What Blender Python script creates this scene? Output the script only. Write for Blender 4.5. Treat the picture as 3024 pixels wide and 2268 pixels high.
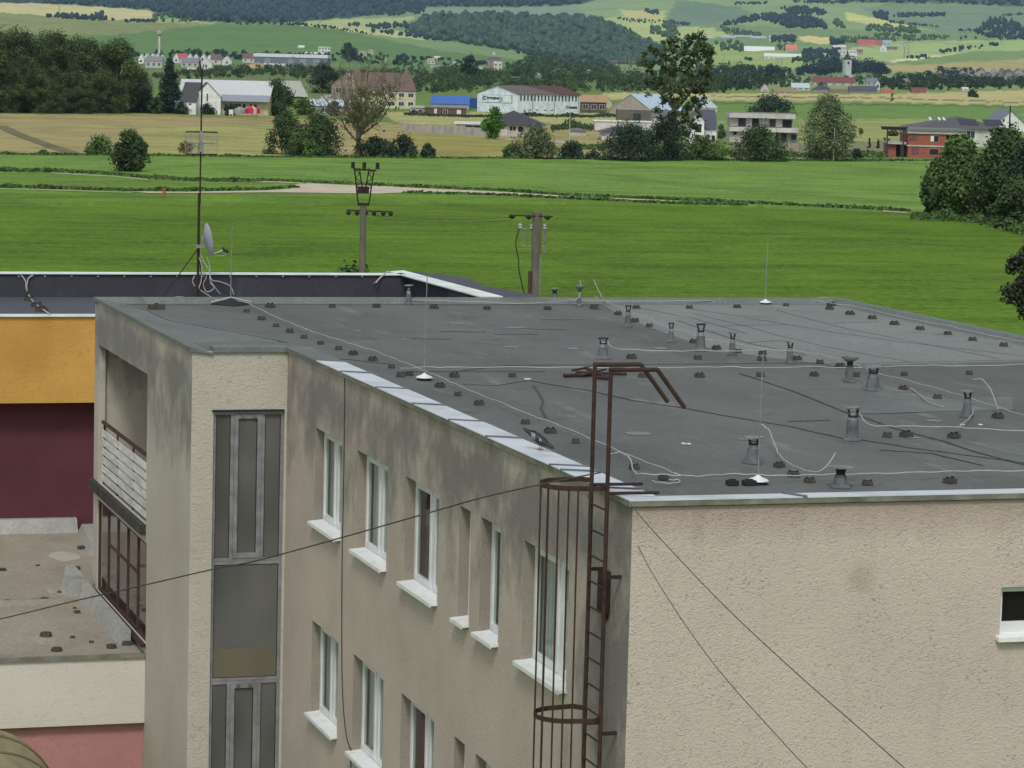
import bpy, math, random
import numpy as np
from mathutils import Vector, Matrix
random.seed(7); rng = np.random.default_rng(7)
for o in list(bpy.data.objects): bpy.data.objects.remove(o)
S = bpy.context.scene; C = S.collection
PI = math.pi
# ---------------------------------------------------------------- camera
F, CX, CY = 8600.0, 1512.0, 1134.0
PITCH, ROLL, YAW = 0.10845294, 0.02572825, 0.30284062
CH = 17.0
_f = Vector((math.sin(YAW)*math.cos(PITCH), math.cos(YAW)*math.cos(PITCH), -math.sin(PITCH)))
_r = Vector((math.cos(YAW), -math.sin(YAW), 0)); _u = _r.cross(_f)
RT = _r*math.cos(ROLL)+_u*math.sin(ROLL); UP = -_r*math.sin(ROLL)+_u*math.cos(ROLL); FW = _f
cd = bpy.data.cameras.new('camera'); cam = bpy.data.objects.new('camera', cd); C.objects.link(cam)
cam.matrix_world = Matrix(((RT.x, UP.x, -FW.x, 0), (RT.y, UP.y, -FW.y, 0), (RT.z, UP.z, -FW.z, CH), (0, 0, 0, 1)))
cd.sensor_width = 36; cd.lens = 36*F/3024; cd.clip_start = 0.5; cd.clip_end = 40000
S.camera = cam
# ---------------------------------------------------------------- sky, sun, exposure
SUN_EL, SUN_AZ = math.radians(50), math.radians(203)      # azimuth clockwise from +Y: behind the camera, to the right
W = bpy.data.worlds.new('World'); S.world = W; W.use_nodes = True
nt = W.node_tree; bg = nt.nodes['Background']
sky = nt.nodes.new('ShaderNodeTexSky'); sky.sky_type = 'NISHITA'; sky.sun_disc = False
sky.sun_elevation = SUN_EL; sky.sun_rotation = SUN_AZ; sky.altitude = 600; sky.air_density = 1.0; sky.dust_density = 3.0; sky.ozone_density = 1.0
hs = nt.nodes.new('ShaderNodeHueSaturation'); hs.inputs['Saturation'].default_value = 0.26
nt.links.new(sky.outputs[0], hs.inputs['Color']); nt.links.new(hs.outputs[0], bg.inputs[0])
bg.inputs[1].default_value = 0.145
sl = bpy.data.lights.new('sun', 'SUN'); sl.energy = 1.5; sl.angle = math.radians(11); sl.color = (1, .96, .9)
so = bpy.data.objects.new('sun', sl); C.objects.link(so)
sd = Vector((math.sin(SUN_AZ)*math.cos(SUN_EL), math.cos(SUN_AZ)*math.cos(SUN_EL), math.sin(SUN_EL)))
so.rotation_euler = sd.to_track_quat('Z', 'Y').to_euler(); so.location = (0, 0, 60)
S.view_settings.view_transform = 'Standard'; S.view_settings.look = 'None'; S.view_settings.gamma = 1
S.view_settings.exposure = 0.08; S.view_settings.use_curve_mapping = False
try:
    S.cycles.max_bounces = 6; S.cycles.volume_bounces = 0; S.cycles.transparent_max_bounces = 12
except Exception: pass

# ---------------------------------------------------------------- pixel -> point helpers (survey of the photograph)
def ray(x, y): return FW+RT*((x-CX)/F)-UP*((y-CY)/F)
def atz(x, y, z):
    d = ray(x, y); return Vector((0, 0, CH))+d*(z/d.z)          # z relative to the camera
def atX(x, y, X):
    d = ray(x, y); return Vector((0, 0, CH))+d*(X/d.x)
def atY(x, y, Y):
    d = ray(x, y); return Vector((0, 0, CH))+d*(Y/d.y)
def horizon(x): return CY-F*math.tan(PITCH)/math.cos(ROLL)+math.tan(ROLL)*(x-CX)
def lin(r, g, b, k=1.0):
    f = lambda c: ((c/255+.055)/1.055)**2.4 if c > 10 else c/255/12.92
    return (min(f(r)*k, .9), min(f(g)*k, .9), min(f(b)*k, .9), 1)
# ---------------------------------------------------------------- mesh building
class MB:
    def __init__(s): s.v = []; s.f = []; s.m = []
    def add(s, vs, fs, mi=0):
        b = len(s.v); s.v += [tuple(p) for p in vs]; s.f += [tuple(i+b for i in f) for f in fs]; s.m += [mi]*len(fs); return s
    def quad(s, a, b, c, d, mi=0): return s.add([a, b, c, d], [(0, 1, 2, 3)], mi)
    def box(s, a, b, mi=0):
        x0, y0, z0 = [min(p, q) for p, q in zip(a, b)]; x1, y1, z1 = [max(p, q) for p, q in zip(a, b)]
        return s.add([(x0, y0, z0), (x1, y0, z0), (x1, y1, z0), (x0, y1, z0), (x0, y0, z1), (x1, y0, z1), (x1, y1, z1), (x0, y1, z1)],
                     [(0, 3, 2, 1), (4, 5, 6, 7), (0, 1, 5, 4), (1, 2, 6, 5), (2, 3, 7, 6), (3, 0, 4, 7)], mi)
    def hexa(s, p, mi=0):   # 8 points: bottom ring 4, top ring 4
        return s.add(p, [(0, 3, 2, 1), (4, 5, 6, 7), (0, 1, 5, 4), (1, 2, 6, 5), (2, 3, 7, 6), (3, 0, 4, 7)], mi)
    def prism(s, pts, vec, mi=0):   # polygon extruded along vec
        n = len(pts); P = [Vector(p) for p in pts]; Q = [p+Vector(vec) for p in P]
        return s.add(P+Q, [tuple(range(n))[::-1], tuple(range(n, 2*n))]+[(i, (i+1) % n, n+(i+1) % n, n+i) for i in range(n)], mi)
    def tube(s, pts, r, n=6, mi=0, r1=None, close=False):
        P = [Vector(p) for p in pts]; k = len(P); vs = []; up = Vector((0, 0, 1)); last = None
        for i, p in enumerate(P):
            if close: t = P[(i+1) % k]-P[i-1]
            else: t = P[min(i+1, k-1)]-P[max(i-1, 0)]
            t.normalize()
            a = t.cross(up if last is None else last)
            if a.length < .05: a = t.cross(Vector((1, 0, 0)))
            a.normalize(); b = t.cross(a); b.normalize()
            rr = r if r1 is None else r+(r1-r)*i/max(k-1, 1)
            for j in range(n):
                w = 2*PI*j/n; vs.append(p+(a*math.cos(w)+b*math.sin(w))*rr)
        fs = []
        for i in range(k if close else k-1):
            for j in range(n):
                i2 = (i+1) % k; fs.append((i*n+j, i*n+(j+1) % n, i2*n+(j+1) % n, i2*n+j))
        if not close: fs += [tuple(range(n))[::-1], tuple(range((k-1)*n, k*n))]
        return s.add(vs, fs, mi)
    def lathe(s, prof, c=(0, 0, 0), n=14, mi=0):   # prof: (r,z)
        vs = []; 
        for r, z in prof:
            for j in range(n): w = 2*PI*j/n; vs.append((c[0]+r*math.cos(w), c[1]+r*math.sin(w), c[2]+z))
        fs = [(i*n+j, i*n+(j+1) % n, (i+1)*n+(j+1) % n, (i+1)*n+j) for i in range(len(prof)-1) for j in range(n)]
        fs += [tuple(range(n))[::-1], tuple(range((len(prof)-1)*n, len(prof)*n))]
        return s.add(vs, fs, mi)
    def build(s, name, mats, parent=None, world=True, smooth=False, loc=None):
        me = bpy.data.meshes.new(name); off = Vector((0, 0, 0))
        if world:
            q = parent
            while q is not None: off += q.location; q = q.parent
            if loc is not None: off += Vector(loc)
        me.from_pydata([(v[0]-off.x, v[1]-off.y, v[2]-off.z) for v in s.v], [], s.f)
        for m in (mats if isinstance(mats, (list, tuple)) else [mats]): me.materials.append(m)
        if any(s.m): me.polygons.foreach_set('material_index', s.m)
        if smooth: me.polygons.foreach_set('use_smooth', [True]*len(me.polygons))
        me.update(); o = bpy.data.objects.new(name, me); C.objects.link(o)
        if parent is not None: o.parent = parent
        if loc is not None: o.location = loc
        return o
def npmesh(name, V, Fc, mat, parent=None, col=None, smooth=False):
    me = bpy.data.meshes.new(name); V = np.asarray(V, np.float32); Fc = np.asarray(Fc, np.int32); k = Fc.shape[1]
    me.vertices.add(len(V)); me.vertices.foreach_set('co', V.ravel())
    me.loops.add(Fc.size); me.loops.foreach_set('vertex_index', Fc.ravel())
    me.polygons.add(len(Fc)); me.polygons.foreach_set('loop_start', np.arange(0, Fc.size, k, dtype=np.int32))
    me.polygons.foreach_set('loop_total', np.full(len(Fc), k, np.int32))
    if smooth: me.polygons.foreach_set('use_smooth', np.ones(len(Fc), bool))
    me.update(calc_edges=True)
    if col is not None:
        a = me.color_attributes.new('col', 'FLOAT_COLOR', 'POINT'); a.data.foreach_set('color', np.asarray(col, np.float32).ravel())
    me.materials.append(mat); me.validate()
    o = bpy.data.objects.new(name, me); C.objects.link(o)
    if parent is not None: o.parent = parent
    return o
def tag(o, label=None, cat=None, group=None, kind=None):
    if label: o['label'] = label
    if cat: o['category'] = cat
    if group: o['group'] = group
    if kind: o['kind'] = kind
    return o
def thing(name, label, cat, loc=(0, 0, 0), rz=0, group=None):
    o = bpy.data.objects.new(name, None); C.objects.link(o); o.location = loc; o.rotation_euler = (0, 0, rz); o.empty_display_size = .3
    return tag(o, label, cat, group)
def kids(o): return [c for c in C.objects if c.parent is o]
def dup(root, loc, rz=0, label=None, group=None, sc=None):
    r = root.copy(); C.objects.link(r); r.location = loc; r.rotation_euler = (0, 0, rz)
    if sc is not None: r.scale = (sc, sc, sc) if not isinstance(sc, tuple) else sc
    if label: r['label'] = label
    if group: r['group'] = group
    for ch in KID.get(root.name, None) or kids(root):
        c = ch.copy(); C.objects.link(c); c.parent = r
        for g in kids(ch): d = g.copy(); C.objects.link(d); d.parent = c
    return r
KID = {}
def smooth_path(P, n=6):
    P = [Vector(p) for p in P]
    if len(P) < 3: return P
    out = []
    for i in range(len(P)-1):
        a, b, c, d = P[max(i-1, 0)], P[i], P[i+1], P[min(i+2, len(P)-1)]
        for k in range(n):
            t = k/n
            out.append(.5*((2*b)+(c-a)*t+(2*a-5*b+4*c-d)*t*t+(-a+3*b-3*c+d)*t**3))
    return out+[P[-1]]
# ---------------------------------------------------------------- materials
def newmat(name):
    m = bpy.data.materials.new(name); m.use_nodes = True; n = m.node_tree; return m, n, n.nodes['Principled BSDF']
def N(n, t, **kw):
    x = n.nodes.new('ShaderNode'+t)
    for k, v in kw.items():
        if k.startswith('i_'): x.inputs[k[2:].replace('_', ' ')].default_value = v
        else: setattr(x, k, v)
    return x
def L(n, a, b): n.links.new(a, b)
def noise(n, vec, scale, detail=4, rough=.6, dist=0): 
    x = N(n, 'TexNoise', i_Scale=scale, i_Detail=detail, i_Roughness=rough, i_Distortion=dist); L(n, vec, x.inputs['Vector']); return x.outputs['Fac']
def mapv(n, vec, sc): x = N(n, 'Mapping'); x.inputs['Scale'].default_value = sc; L(n, vec, x.inputs['Vector']); return x.outputs[0]
def ramp(n, fac, a, b, c0=(0, 0, 0, 1), c1=(1, 1, 1, 1)):
    x = N(n, 'ValToRGB'); e = x.color_ramp.elements; e[0].position = a; e[0].color = c0; e[1].position = b; e[1].color = c1; L(n, fac, x.inputs[0]); return x.outputs[0]
def mix(n, fac, a, b, mode='MIX'):
    x = N(n, 'MixRGB', blend_type=mode)
    for k, s in ((0, fac), (1, a), (2, b)):
        if hasattr(s, 'node'): L(n, s, x.inputs[k])
        else: x.inputs[k].default_value = s
    return x.outputs[0]
def math_(n, op, a, b=0.0):
    x = N(n, 'Math', operation=op)
    for k, s in ((0, a), (1, b)):
        if hasattr(s, 'node'): L(n, s, x.inputs[k])
        else: x.inputs[k].default_value = s
    return x.outputs[0]
def maprange(n, v, a, b, c=0.0, d=1.0):
    x = N(n, 'MapRange'); L(n, v, x.inputs[0])
    for i, q in enumerate((a, b, c, d)): x.inputs[i+1].default_value = q
    return x.outputs[0]
def bump(n, h, strength, dist, bs):
    x = N(n, 'Bump', i_Strength=strength, i_Distance=dist); L(n, h, x.inputs['Height']); L(n, x.outputs[0], bs.inputs['Normal'])
def basic(name, col, col2=None, scale=3.0, rough=.8, metal=0.0, bmp=0.0, bscale=None, stretch=(1, 1, 1), a=.35, b=.65, spec=None):
    m, n, bs = newmat(name); tc = N(n, 'TexCoord').outputs['Object']; v = mapv(n, tc, stretch)
    if col2 is None: col2 = tuple(c*.72 for c in col[:3])+(1,)
    f = noise(n, v, scale, 5, .62); L(n, ramp(n, f, a, b, col, col2), bs.inputs['Base Color'])
    bs.inputs['Roughness'].default_value = rough; bs.inputs['Metallic'].default_value = metal
    if spec is not None: bs.inputs['Specular IOR Level'].default_value = spec
    if bmp: bump(n, noise(n, v, bscale or scale*6, 4, .6), 1.0, bmp, bs)
    return m
M = {}
M['white'] = basic('white_pvc', (.72, .75, .76, 1), (.6, .62, .62, 1), 2, .35)
M['sill'] = basic('white_sill', (.74, .77, .76, 1), (.5, .5, .46, 1), 5, .4, a=.5, b=.8)
M['alu'] = basic('grey_aluminium', lin(150, 150, 155), lin(120, 120, 124), 4, .45, .3)
M['cope'] = basic('painted_metal_coping', lin(196, 203, 208), lin(160, 168, 172), 1.4, .42, .0, a=.45, b=.75)
M['coping_joint'] = basic('coping_seam', lin(96, 108, 116), lin(70, 80, 88), 3, .5)
M['copew'] = basic('white_metal_coping', lin(225, 238, 232), lin(196, 208, 200), 1.5, .45)
M['drip'] = basic('coping_drip_edge', lin(128, 128, 118), lin(92, 90, 78), 3, .6)
M['rust'] = basic('rusty_steel', lin(46, 34, 31), lin(72, 49, 41), 9, .85, .2, .002, 60)
M['rustd'] = basic('dark_rusty_steel', lin(40, 30, 28), lin(60, 40, 34), 9, .85, .2)
M['wire'] = basic('white_wire', lin(176, 176, 172), lin(160, 160, 155), 3, .5)
M['cable'] = basic('dark_cable', lin(70, 66, 56), lin(50, 48, 44), 3, .7)
M['block'] = basic('dark_concrete_block', lin(46, 46, 44), lin(74, 71, 63), 14, .9, bmp=.004)
M['rubber'] = basic('black_rubber', lin(34, 34, 35), lin(24, 24, 25), 6, .8)
M['ventp'] = basic('felted_vent_pipe', lin(74, 78, 80), lin(100, 106, 108), 7, .85, bmp=.004)
M['ventz'] = basic('zinc_vent_sleeve', lin(150, 156, 158), lin(92, 96, 98), 8, .5, .2)
M['vcap'] = basic('weathered_vent_cap', lin(128, 136, 132), lin(84, 90, 86), 6, .6, .1)
M['dark'] = basic('dark_interior', (.012, .012, .013, 1), (.02, .02, .02, 1), 2, .9)
M['room'] = basic('room_interior', lin(62, 64, 62), lin(88, 88, 84), .8, .95)
M['curtain'] = basic('grey_curtain', lin(226, 227, 222), lin(170, 173, 170), 14, .9, stretch=(1, 1, .03))
M['curtred'] = basic('red_blind', lin(112, 62, 62), lin(86, 48, 50), 6, .9, stretch=(1, 1, .1))
M['conc'] = basic('grey_concrete', lin(122, 120, 112), lin(92, 90, 84), 3, .9, bmp=.004)
M['slat'] = basic('white_balcony_board', lin(224, 224, 220), lin(176, 178, 174), 8, .6, stretch=(1, .2, 1))
M['brownm'] = basic('brown_glazing_bar', lin(52, 37, 32), lin(74, 56, 46), 6, .7)
M['slabd'] = basic('mossy_concrete_edge', lin(64, 64, 60), lin(32, 32, 30), 5, .95, bmp=.01, stretch=(1, 1, .4))
M['steel'] = basic('galvanised_steel', lin(150, 152, 150), lin(118, 120, 118), 6, .5, .4)
M['dish'] = basic('dish_enamel', lin(168, 170, 182), lin(150, 152, 162), 3, .45)
M['pole'] = basic('concrete_pole', lin(112, 108, 98), lin(84, 80, 72), 2, .9, stretch=(1, 1, .3))
M['bark'] = basic('tree_bark', lin(64, 58, 48), lin(92, 84, 70), 2, .95, stretch=(1, 1, .3))
M['barkg'] = basic('grey_bark', lin(118, 112, 98), lin(78, 72, 60), 2, .95, stretch=(1, 1, .3))
def m_glass():
    m, n, bs = newmat('window_glass'); out = n.nodes['Material Output']
    tr = N(n, 'BsdfTransparent'); tr.inputs[0].default_value = (.82, .86, .84, 1); gl = N(n, 'BsdfGlossy'); gl.inputs['Roughness'].default_value = .04
    lw = N(n, 'LayerWeight', i_Blend=.5); mx = N(n, 'MixShader'); L(n, math_(n, 'ADD', math_(n, 'MULTIPLY', math_(n, 'POWER', lw.outputs['Facing'], 3.5), .5), .05), mx.inputs[0]); L(n, tr.outputs[0], mx.inputs[1]); L(n, gl.outputs[0], mx.inputs[2])
    L(n, mx.outputs[0], out.inputs[0]); return m
M['glass'] = m_glass()
M['fglass'] = basic('dark_far_glass', lin(44, 50, 56), lin(60, 66, 72), .7, .12)
def m_paneg(name, c1, c2, rg=.18):
    m, n, bs = newmat(name); tc = N(n, 'TexCoord').outputs['Object']
    f = noise(n, mapv(n, tc, (1, 1, .5)), .9, 2, .5); L(n, ramp(n, f, .35, .7, c1, c2), bs.inputs['Base Color'])
    bs.inputs['Roughness'].default_value = rg; bs.inputs['Specular IOR Level'].default_value = .35; return m
M['spane'] = m_paneg('stair_window_pane', lin(78, 78, 75), lin(104, 104, 101))
M['loggl'] = m_paneg('loggia_glass', lin(66, 50, 44), lin(84, 74, 66), .06)
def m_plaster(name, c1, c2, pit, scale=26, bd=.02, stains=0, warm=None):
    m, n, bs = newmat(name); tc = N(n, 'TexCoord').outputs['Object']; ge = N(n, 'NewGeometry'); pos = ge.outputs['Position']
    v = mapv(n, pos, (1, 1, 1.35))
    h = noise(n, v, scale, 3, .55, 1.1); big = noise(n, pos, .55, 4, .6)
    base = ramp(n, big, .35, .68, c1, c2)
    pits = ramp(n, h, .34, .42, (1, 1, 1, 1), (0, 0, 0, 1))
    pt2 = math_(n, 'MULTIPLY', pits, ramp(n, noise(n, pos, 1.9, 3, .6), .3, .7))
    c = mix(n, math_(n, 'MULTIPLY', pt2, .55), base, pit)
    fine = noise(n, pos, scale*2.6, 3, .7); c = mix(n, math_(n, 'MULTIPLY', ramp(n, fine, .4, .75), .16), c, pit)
    if stains == 3:   # weathering of the end wall: dirt under the coping, one round brown repair mark
        sep = N(n, 'SeparateXYZ'); L(n, pos, sep.inputs[0]); dn_ = noise(n, mapv(n, pos, (1.6, 1, .5)), 2.2, 5, .7)
        tp = maprange(n, math_(n, 'ADD', sep.outputs[2], math_(n, 'MULTIPLY', dn_, .5)), CH-5.15, CH-4.7, 0, 1); c = mix(n, math_(n, 'MULTIPLY', tp, .5), c, lin(134, 112, 104))
        run = ramp(n, noise(n, mapv(n, pos, (2.2, 1, .22)), 1.6, 5, .65), .55, .75); c = mix(n, math_(n, 'MULTIPLY', run, .16), c, lin(128, 126, 116))
        pp = atY(2540, 1708, 30.7); ds_ = N(n, 'VectorMath', operation='DISTANCE'); L(n, pos, ds_.inputs[0]); ds_.inputs[1].default_value = tuple(pp)
        mk = maprange(n, math_(n, 'ADD', ds_.outputs['Value'], math_(n, 'MULTIPLY', noise(n, pos, 9, 4, .7), .22)), .33, .2, 0, 1); c = mix(n, math_(n, 'MULTIPLY', mk, .3), c, lin(140, 118, 104))
    if stains in (1, 2):
        sep = N(n, 'SeparateXYZ'); L(n, pos, sep.inputs[0])
        st = noise(n, mapv(n, pos, (1, .9, .85)), 1.0, 6, .62, .35); st2 = noise(n, mapv(n, pos, (1, 1.2, .7)), 3.6, 5, .7)
        top = maprange(n, sep.outputs[2], CH-7.6, CH-5.5, 0, 1); 
        corner = maprange(n, sep.outputs[1], 33.4, 31.6, 0, 1)
        # a grey band of algae that hangs at different depths below the coping
        band = math_(n, 'MULTIPLY', top, maprange(n, sep.outputs[2], CH-4.8, CH-5.35, .35, 1))
        amount = math_(n, 'MAXIMUM', band, math_(n, 'MULTIPLY', corner, .95)) if stains == 1 else band
        thr = math_(n, 'ADD', math_(n, 'MULTIPLY', st, .75), math_(n, 'MULTIPLY', st2, .3))
        mk = maprange(n, math_(n, 'ADD', thr, math_(n, 'MULTIPLY', amount, .34)), .64, .86, 0, 1)
        mk = math_(n, 'MULTIPLY', mk, math_(n, 'MINIMUM', math_(n, 'MULTIPLY', amount, 3.5), 1.0))
        c = mix(n, math_(n, 'MULTIPLY', mk, .66), c, lin(90, 92, 94))
    L(n, c, bs.inputs['Base Color']); bs.inputs['Roughness'].default_value = .95; bs.inputs['Specular IOR Level'].default_value = .2
    bump(n, math_(n, 'ADD', h, math_(n, 'MULTIPLY', fine, .35)), 1.0, bd, bs); return m
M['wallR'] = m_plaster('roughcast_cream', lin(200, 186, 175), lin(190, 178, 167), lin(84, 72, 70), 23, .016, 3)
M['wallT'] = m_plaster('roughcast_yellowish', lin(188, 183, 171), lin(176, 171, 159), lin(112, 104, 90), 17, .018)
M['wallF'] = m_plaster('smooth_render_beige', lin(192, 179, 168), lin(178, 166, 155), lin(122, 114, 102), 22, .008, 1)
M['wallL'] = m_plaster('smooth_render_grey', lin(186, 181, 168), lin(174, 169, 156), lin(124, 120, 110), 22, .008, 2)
M['yellow'] = m_plaster('yellow_render', lin(200, 158, 82), lin(180, 138, 70), lin(150, 112, 56), 12, .01)
M['maroon'] = m_plaster('maroon_render', lin(94, 56, 62), lin(82, 48, 55), lin(62, 38, 44), 12, .006)
M['pink'] = m_plaster('pink_render', lin(184, 134, 130), lin(170, 122, 118), lin(140, 98, 96), 12, .006)
M['cream'] = m_plaster('cream_render', lin(206, 201, 191), lin(196, 190, 179), lin(166, 156, 144), 14, .006)
def m_felt(name, c1, c2, c3, sc=.35, rough=.78):
    m, n, bs = newmat(name); pos = N(n, 'NewGeometry').outputs['Position']
    a = noise(n, mapv(n, pos, (1, .6, 1)), sc, 6, .65); b = noise(n, mapv(n, pos, (2.2, .5, 1)), 1.1, 4, .6); g = noise(n, pos, 60, 2, .8)
    c = ramp(n, a, .32, .7, c1, c2); c = mix(n, math_(n, 'MULTIPLY', ramp(n, b, .6, .75), .7), c, c3)
    sp = N(n, 'SeparateXYZ'); L(n, pos, sp.inputs[0]); wn_ = N(n, 'TexWhiteNoise', noise_dimensions='1D'); L(n, math_(n, 'FLOOR', math_(n, 'ADD', sp.outputs[0], math_(n, 'MULTIPLY', a, .08))), wn_.inputs['W'])
    g2 = noise(n, mapv(n, pos, (1, .5, 1)), 16, 3, .75); gm = math_(n, 'ADD', math_(n, 'MULTIPLY', g, .5), math_(n, 'MULTIPLY', g2, .5))
    vv = math_(n, 'ADD', maprange(n, gm, .32, .68, .72, 1.26), maprange(n, wn_.outputs[0], 0, 1, -.05, .05)); vs_ = N(n, 'VectorMath', operation='SCALE'); L(n, c, vs_.inputs[0]); L(n, vv, vs_.inputs['Scale']); c = vs_.outputs[0]
    wet = ramp(n, noise(n, mapv(n, pos, (.8, 1, 1)), .8, 5, .7, .6), .6, .7); c = mix(n, math_(n, 'MULTIPLY', wet, .42), c, lin(56, 58, 56))
    L(n, c, bs.inputs['Base Color']); bs.inputs['Roughness'].default_value = rough; bs.inputs['Specular IOR Level'].default_value = .3
    bump(n, math_(n, 'ADD', math_(n, 'MULTIPLY', a, 1.5), math_(n, 'MULTIPLY', g, .12)), 1.0, .03, bs); return m
M['felt'] = m_felt('roofing_felt', lin(84, 88, 85), lin(101, 105, 102), lin(124, 128, 124))
M['felt2'] = m_felt('pale_roofing_felt', lin(112, 119, 116), lin(124, 131, 127), lin(138, 144, 140))
M['feltg'] = m_felt('edge_felt', lin(96, 104, 101), lin(110, 118, 114), lin(124, 130, 126), .8)
M['feltk'] = m_felt('black_felt', lin(52, 54, 60), lin(60, 62, 68), lin(70, 72, 78), .8)
M['feltb'] = m_felt('blue_grey_felt', lin(70, 74, 84), lin(80, 84, 92), lin(92, 96, 100), .6)
M['feltl'] = m_felt('dusty_low_roof_felt', lin(136, 130, 116), lin(152, 147, 134), lin(172, 167, 154), .7)
M['seam'] = basic('felt_seam', lin(54, 57, 58), lin(70, 74, 75), 5, .9)
M['patch'] = basic('dusty_stain', lin(126, 132, 130), lin(104, 110, 108), 4, .9)

M['feltu'] = m_felt('pale_kerb_felt', lin(160, 160, 152), lin(136, 138, 132), lin(96, 98, 96), 1.4)
M['puddle'] = basic('pale_puddle_mark', lin(168, 166, 155), lin(154, 152, 140), 4, .8)
M['blackglass'] = basic('black_window_glass', lin(22, 20, 22), lin(34, 30, 32), 1, .25, spec=.2)
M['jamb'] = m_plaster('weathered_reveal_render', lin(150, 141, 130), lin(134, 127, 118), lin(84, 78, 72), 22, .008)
# ================================================================ MAIN BUILDING
XF, YN, XT, YT, YB, XR = 11.06, 30.70, 9.41, 48.22, 58.45, 25.7
ZC = CH-4.83          # coping top
ZR = CH-4.96          # roof felt
def wall_holes(mb, mk, u0, u1, v0, v1, holes, mi=0, jambs=True, jmi=0):
    us = sorted({u0, u1}|{h[0] for h in holes}|{h[1] for h in holes}); vs = sorted({v0, v1}|{h[2] for h in holes}|{h[3] for h in holes})
    for i in range(len(us)-1):
        for j in range(len(vs)-1):
            cu, cv = (us[i]+us[i+1])/2, (vs[j]+vs[j+1])/2
            if any(h[0] < cu < h[1] and h[2] < cv < h[3] for h in holes): continue
            mb.quad(mk(us[i], vs[j], 0), mk(us[i+1], vs[j], 0), mk(us[i+1], vs[j+1], 0), mk(us[i], vs[j+1], 0), mi)
    if jambs:
        for (a, b, c, d, dep) in holes:
            mb.quad(mk(a, c, 0), mk(a, d, 0), mk(a, d, dep), mk(a, c, dep), jmi); mb.quad(mk(b, c, 0), mk(b, d, 0), mk(b, d, dep), mk(b, c, dep), jmi)
            mb.quad(mk(a, d, 0), mk(b, d, 0), mk(b, d, dep), mk(a, d, dep), jmi); mb.quad(mk(a, c, 0), mk(b, c, 0), mk(b, c, dep), mk(a, c, dep), jmi)
B0 = thing('apartment_building', 'long beige roughcast building with flat felt roof and white metal coping, nearest the viewer', 'building', (18, 44, 0))
fx = lambda u, v, w: (XF+w, u, v)
WR = [(44.29, 46.11), (41.46, 43.31), (38.66, 40.44), (37.08, 37.63), (35.73, 36.60), (32.89, 34.71)]
rows = [CH-7.50-3.2*k for k in range(3)]
holes = [(a, b, z, z+1.55, .15) for z in rows for a, b in WR]
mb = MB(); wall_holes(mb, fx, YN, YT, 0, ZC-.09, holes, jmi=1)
mb.quad((XF+.02, YT+2, 0), (XF+.02, YT, 0), (XF+.02, YT, 1), (XF+.02, YT+2, 1))
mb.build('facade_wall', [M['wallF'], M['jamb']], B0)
# near end wall
RW = [(atY(2957, 1740, YN).x, atY(2957, 1740, YN).x+1.5, atY(2957, 1880, YN).z, atY(2957, 1735, YN).z, .14)]
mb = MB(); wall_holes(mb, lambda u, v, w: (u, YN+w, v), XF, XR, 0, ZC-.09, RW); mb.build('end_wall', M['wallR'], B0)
mb = MB(); mb.quad((XR, YN, 0), (XR, YB, 0), (XR, YB, ZC-.09), (XR, YN, ZC-.09)); mb.quad((XT, YB, 0), (XR, YB, 0), (XR, YB, ZC-.09), (XT, YB, ZC-.09))
mb.build('rear_wall', M['wallR'], B0)
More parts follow.
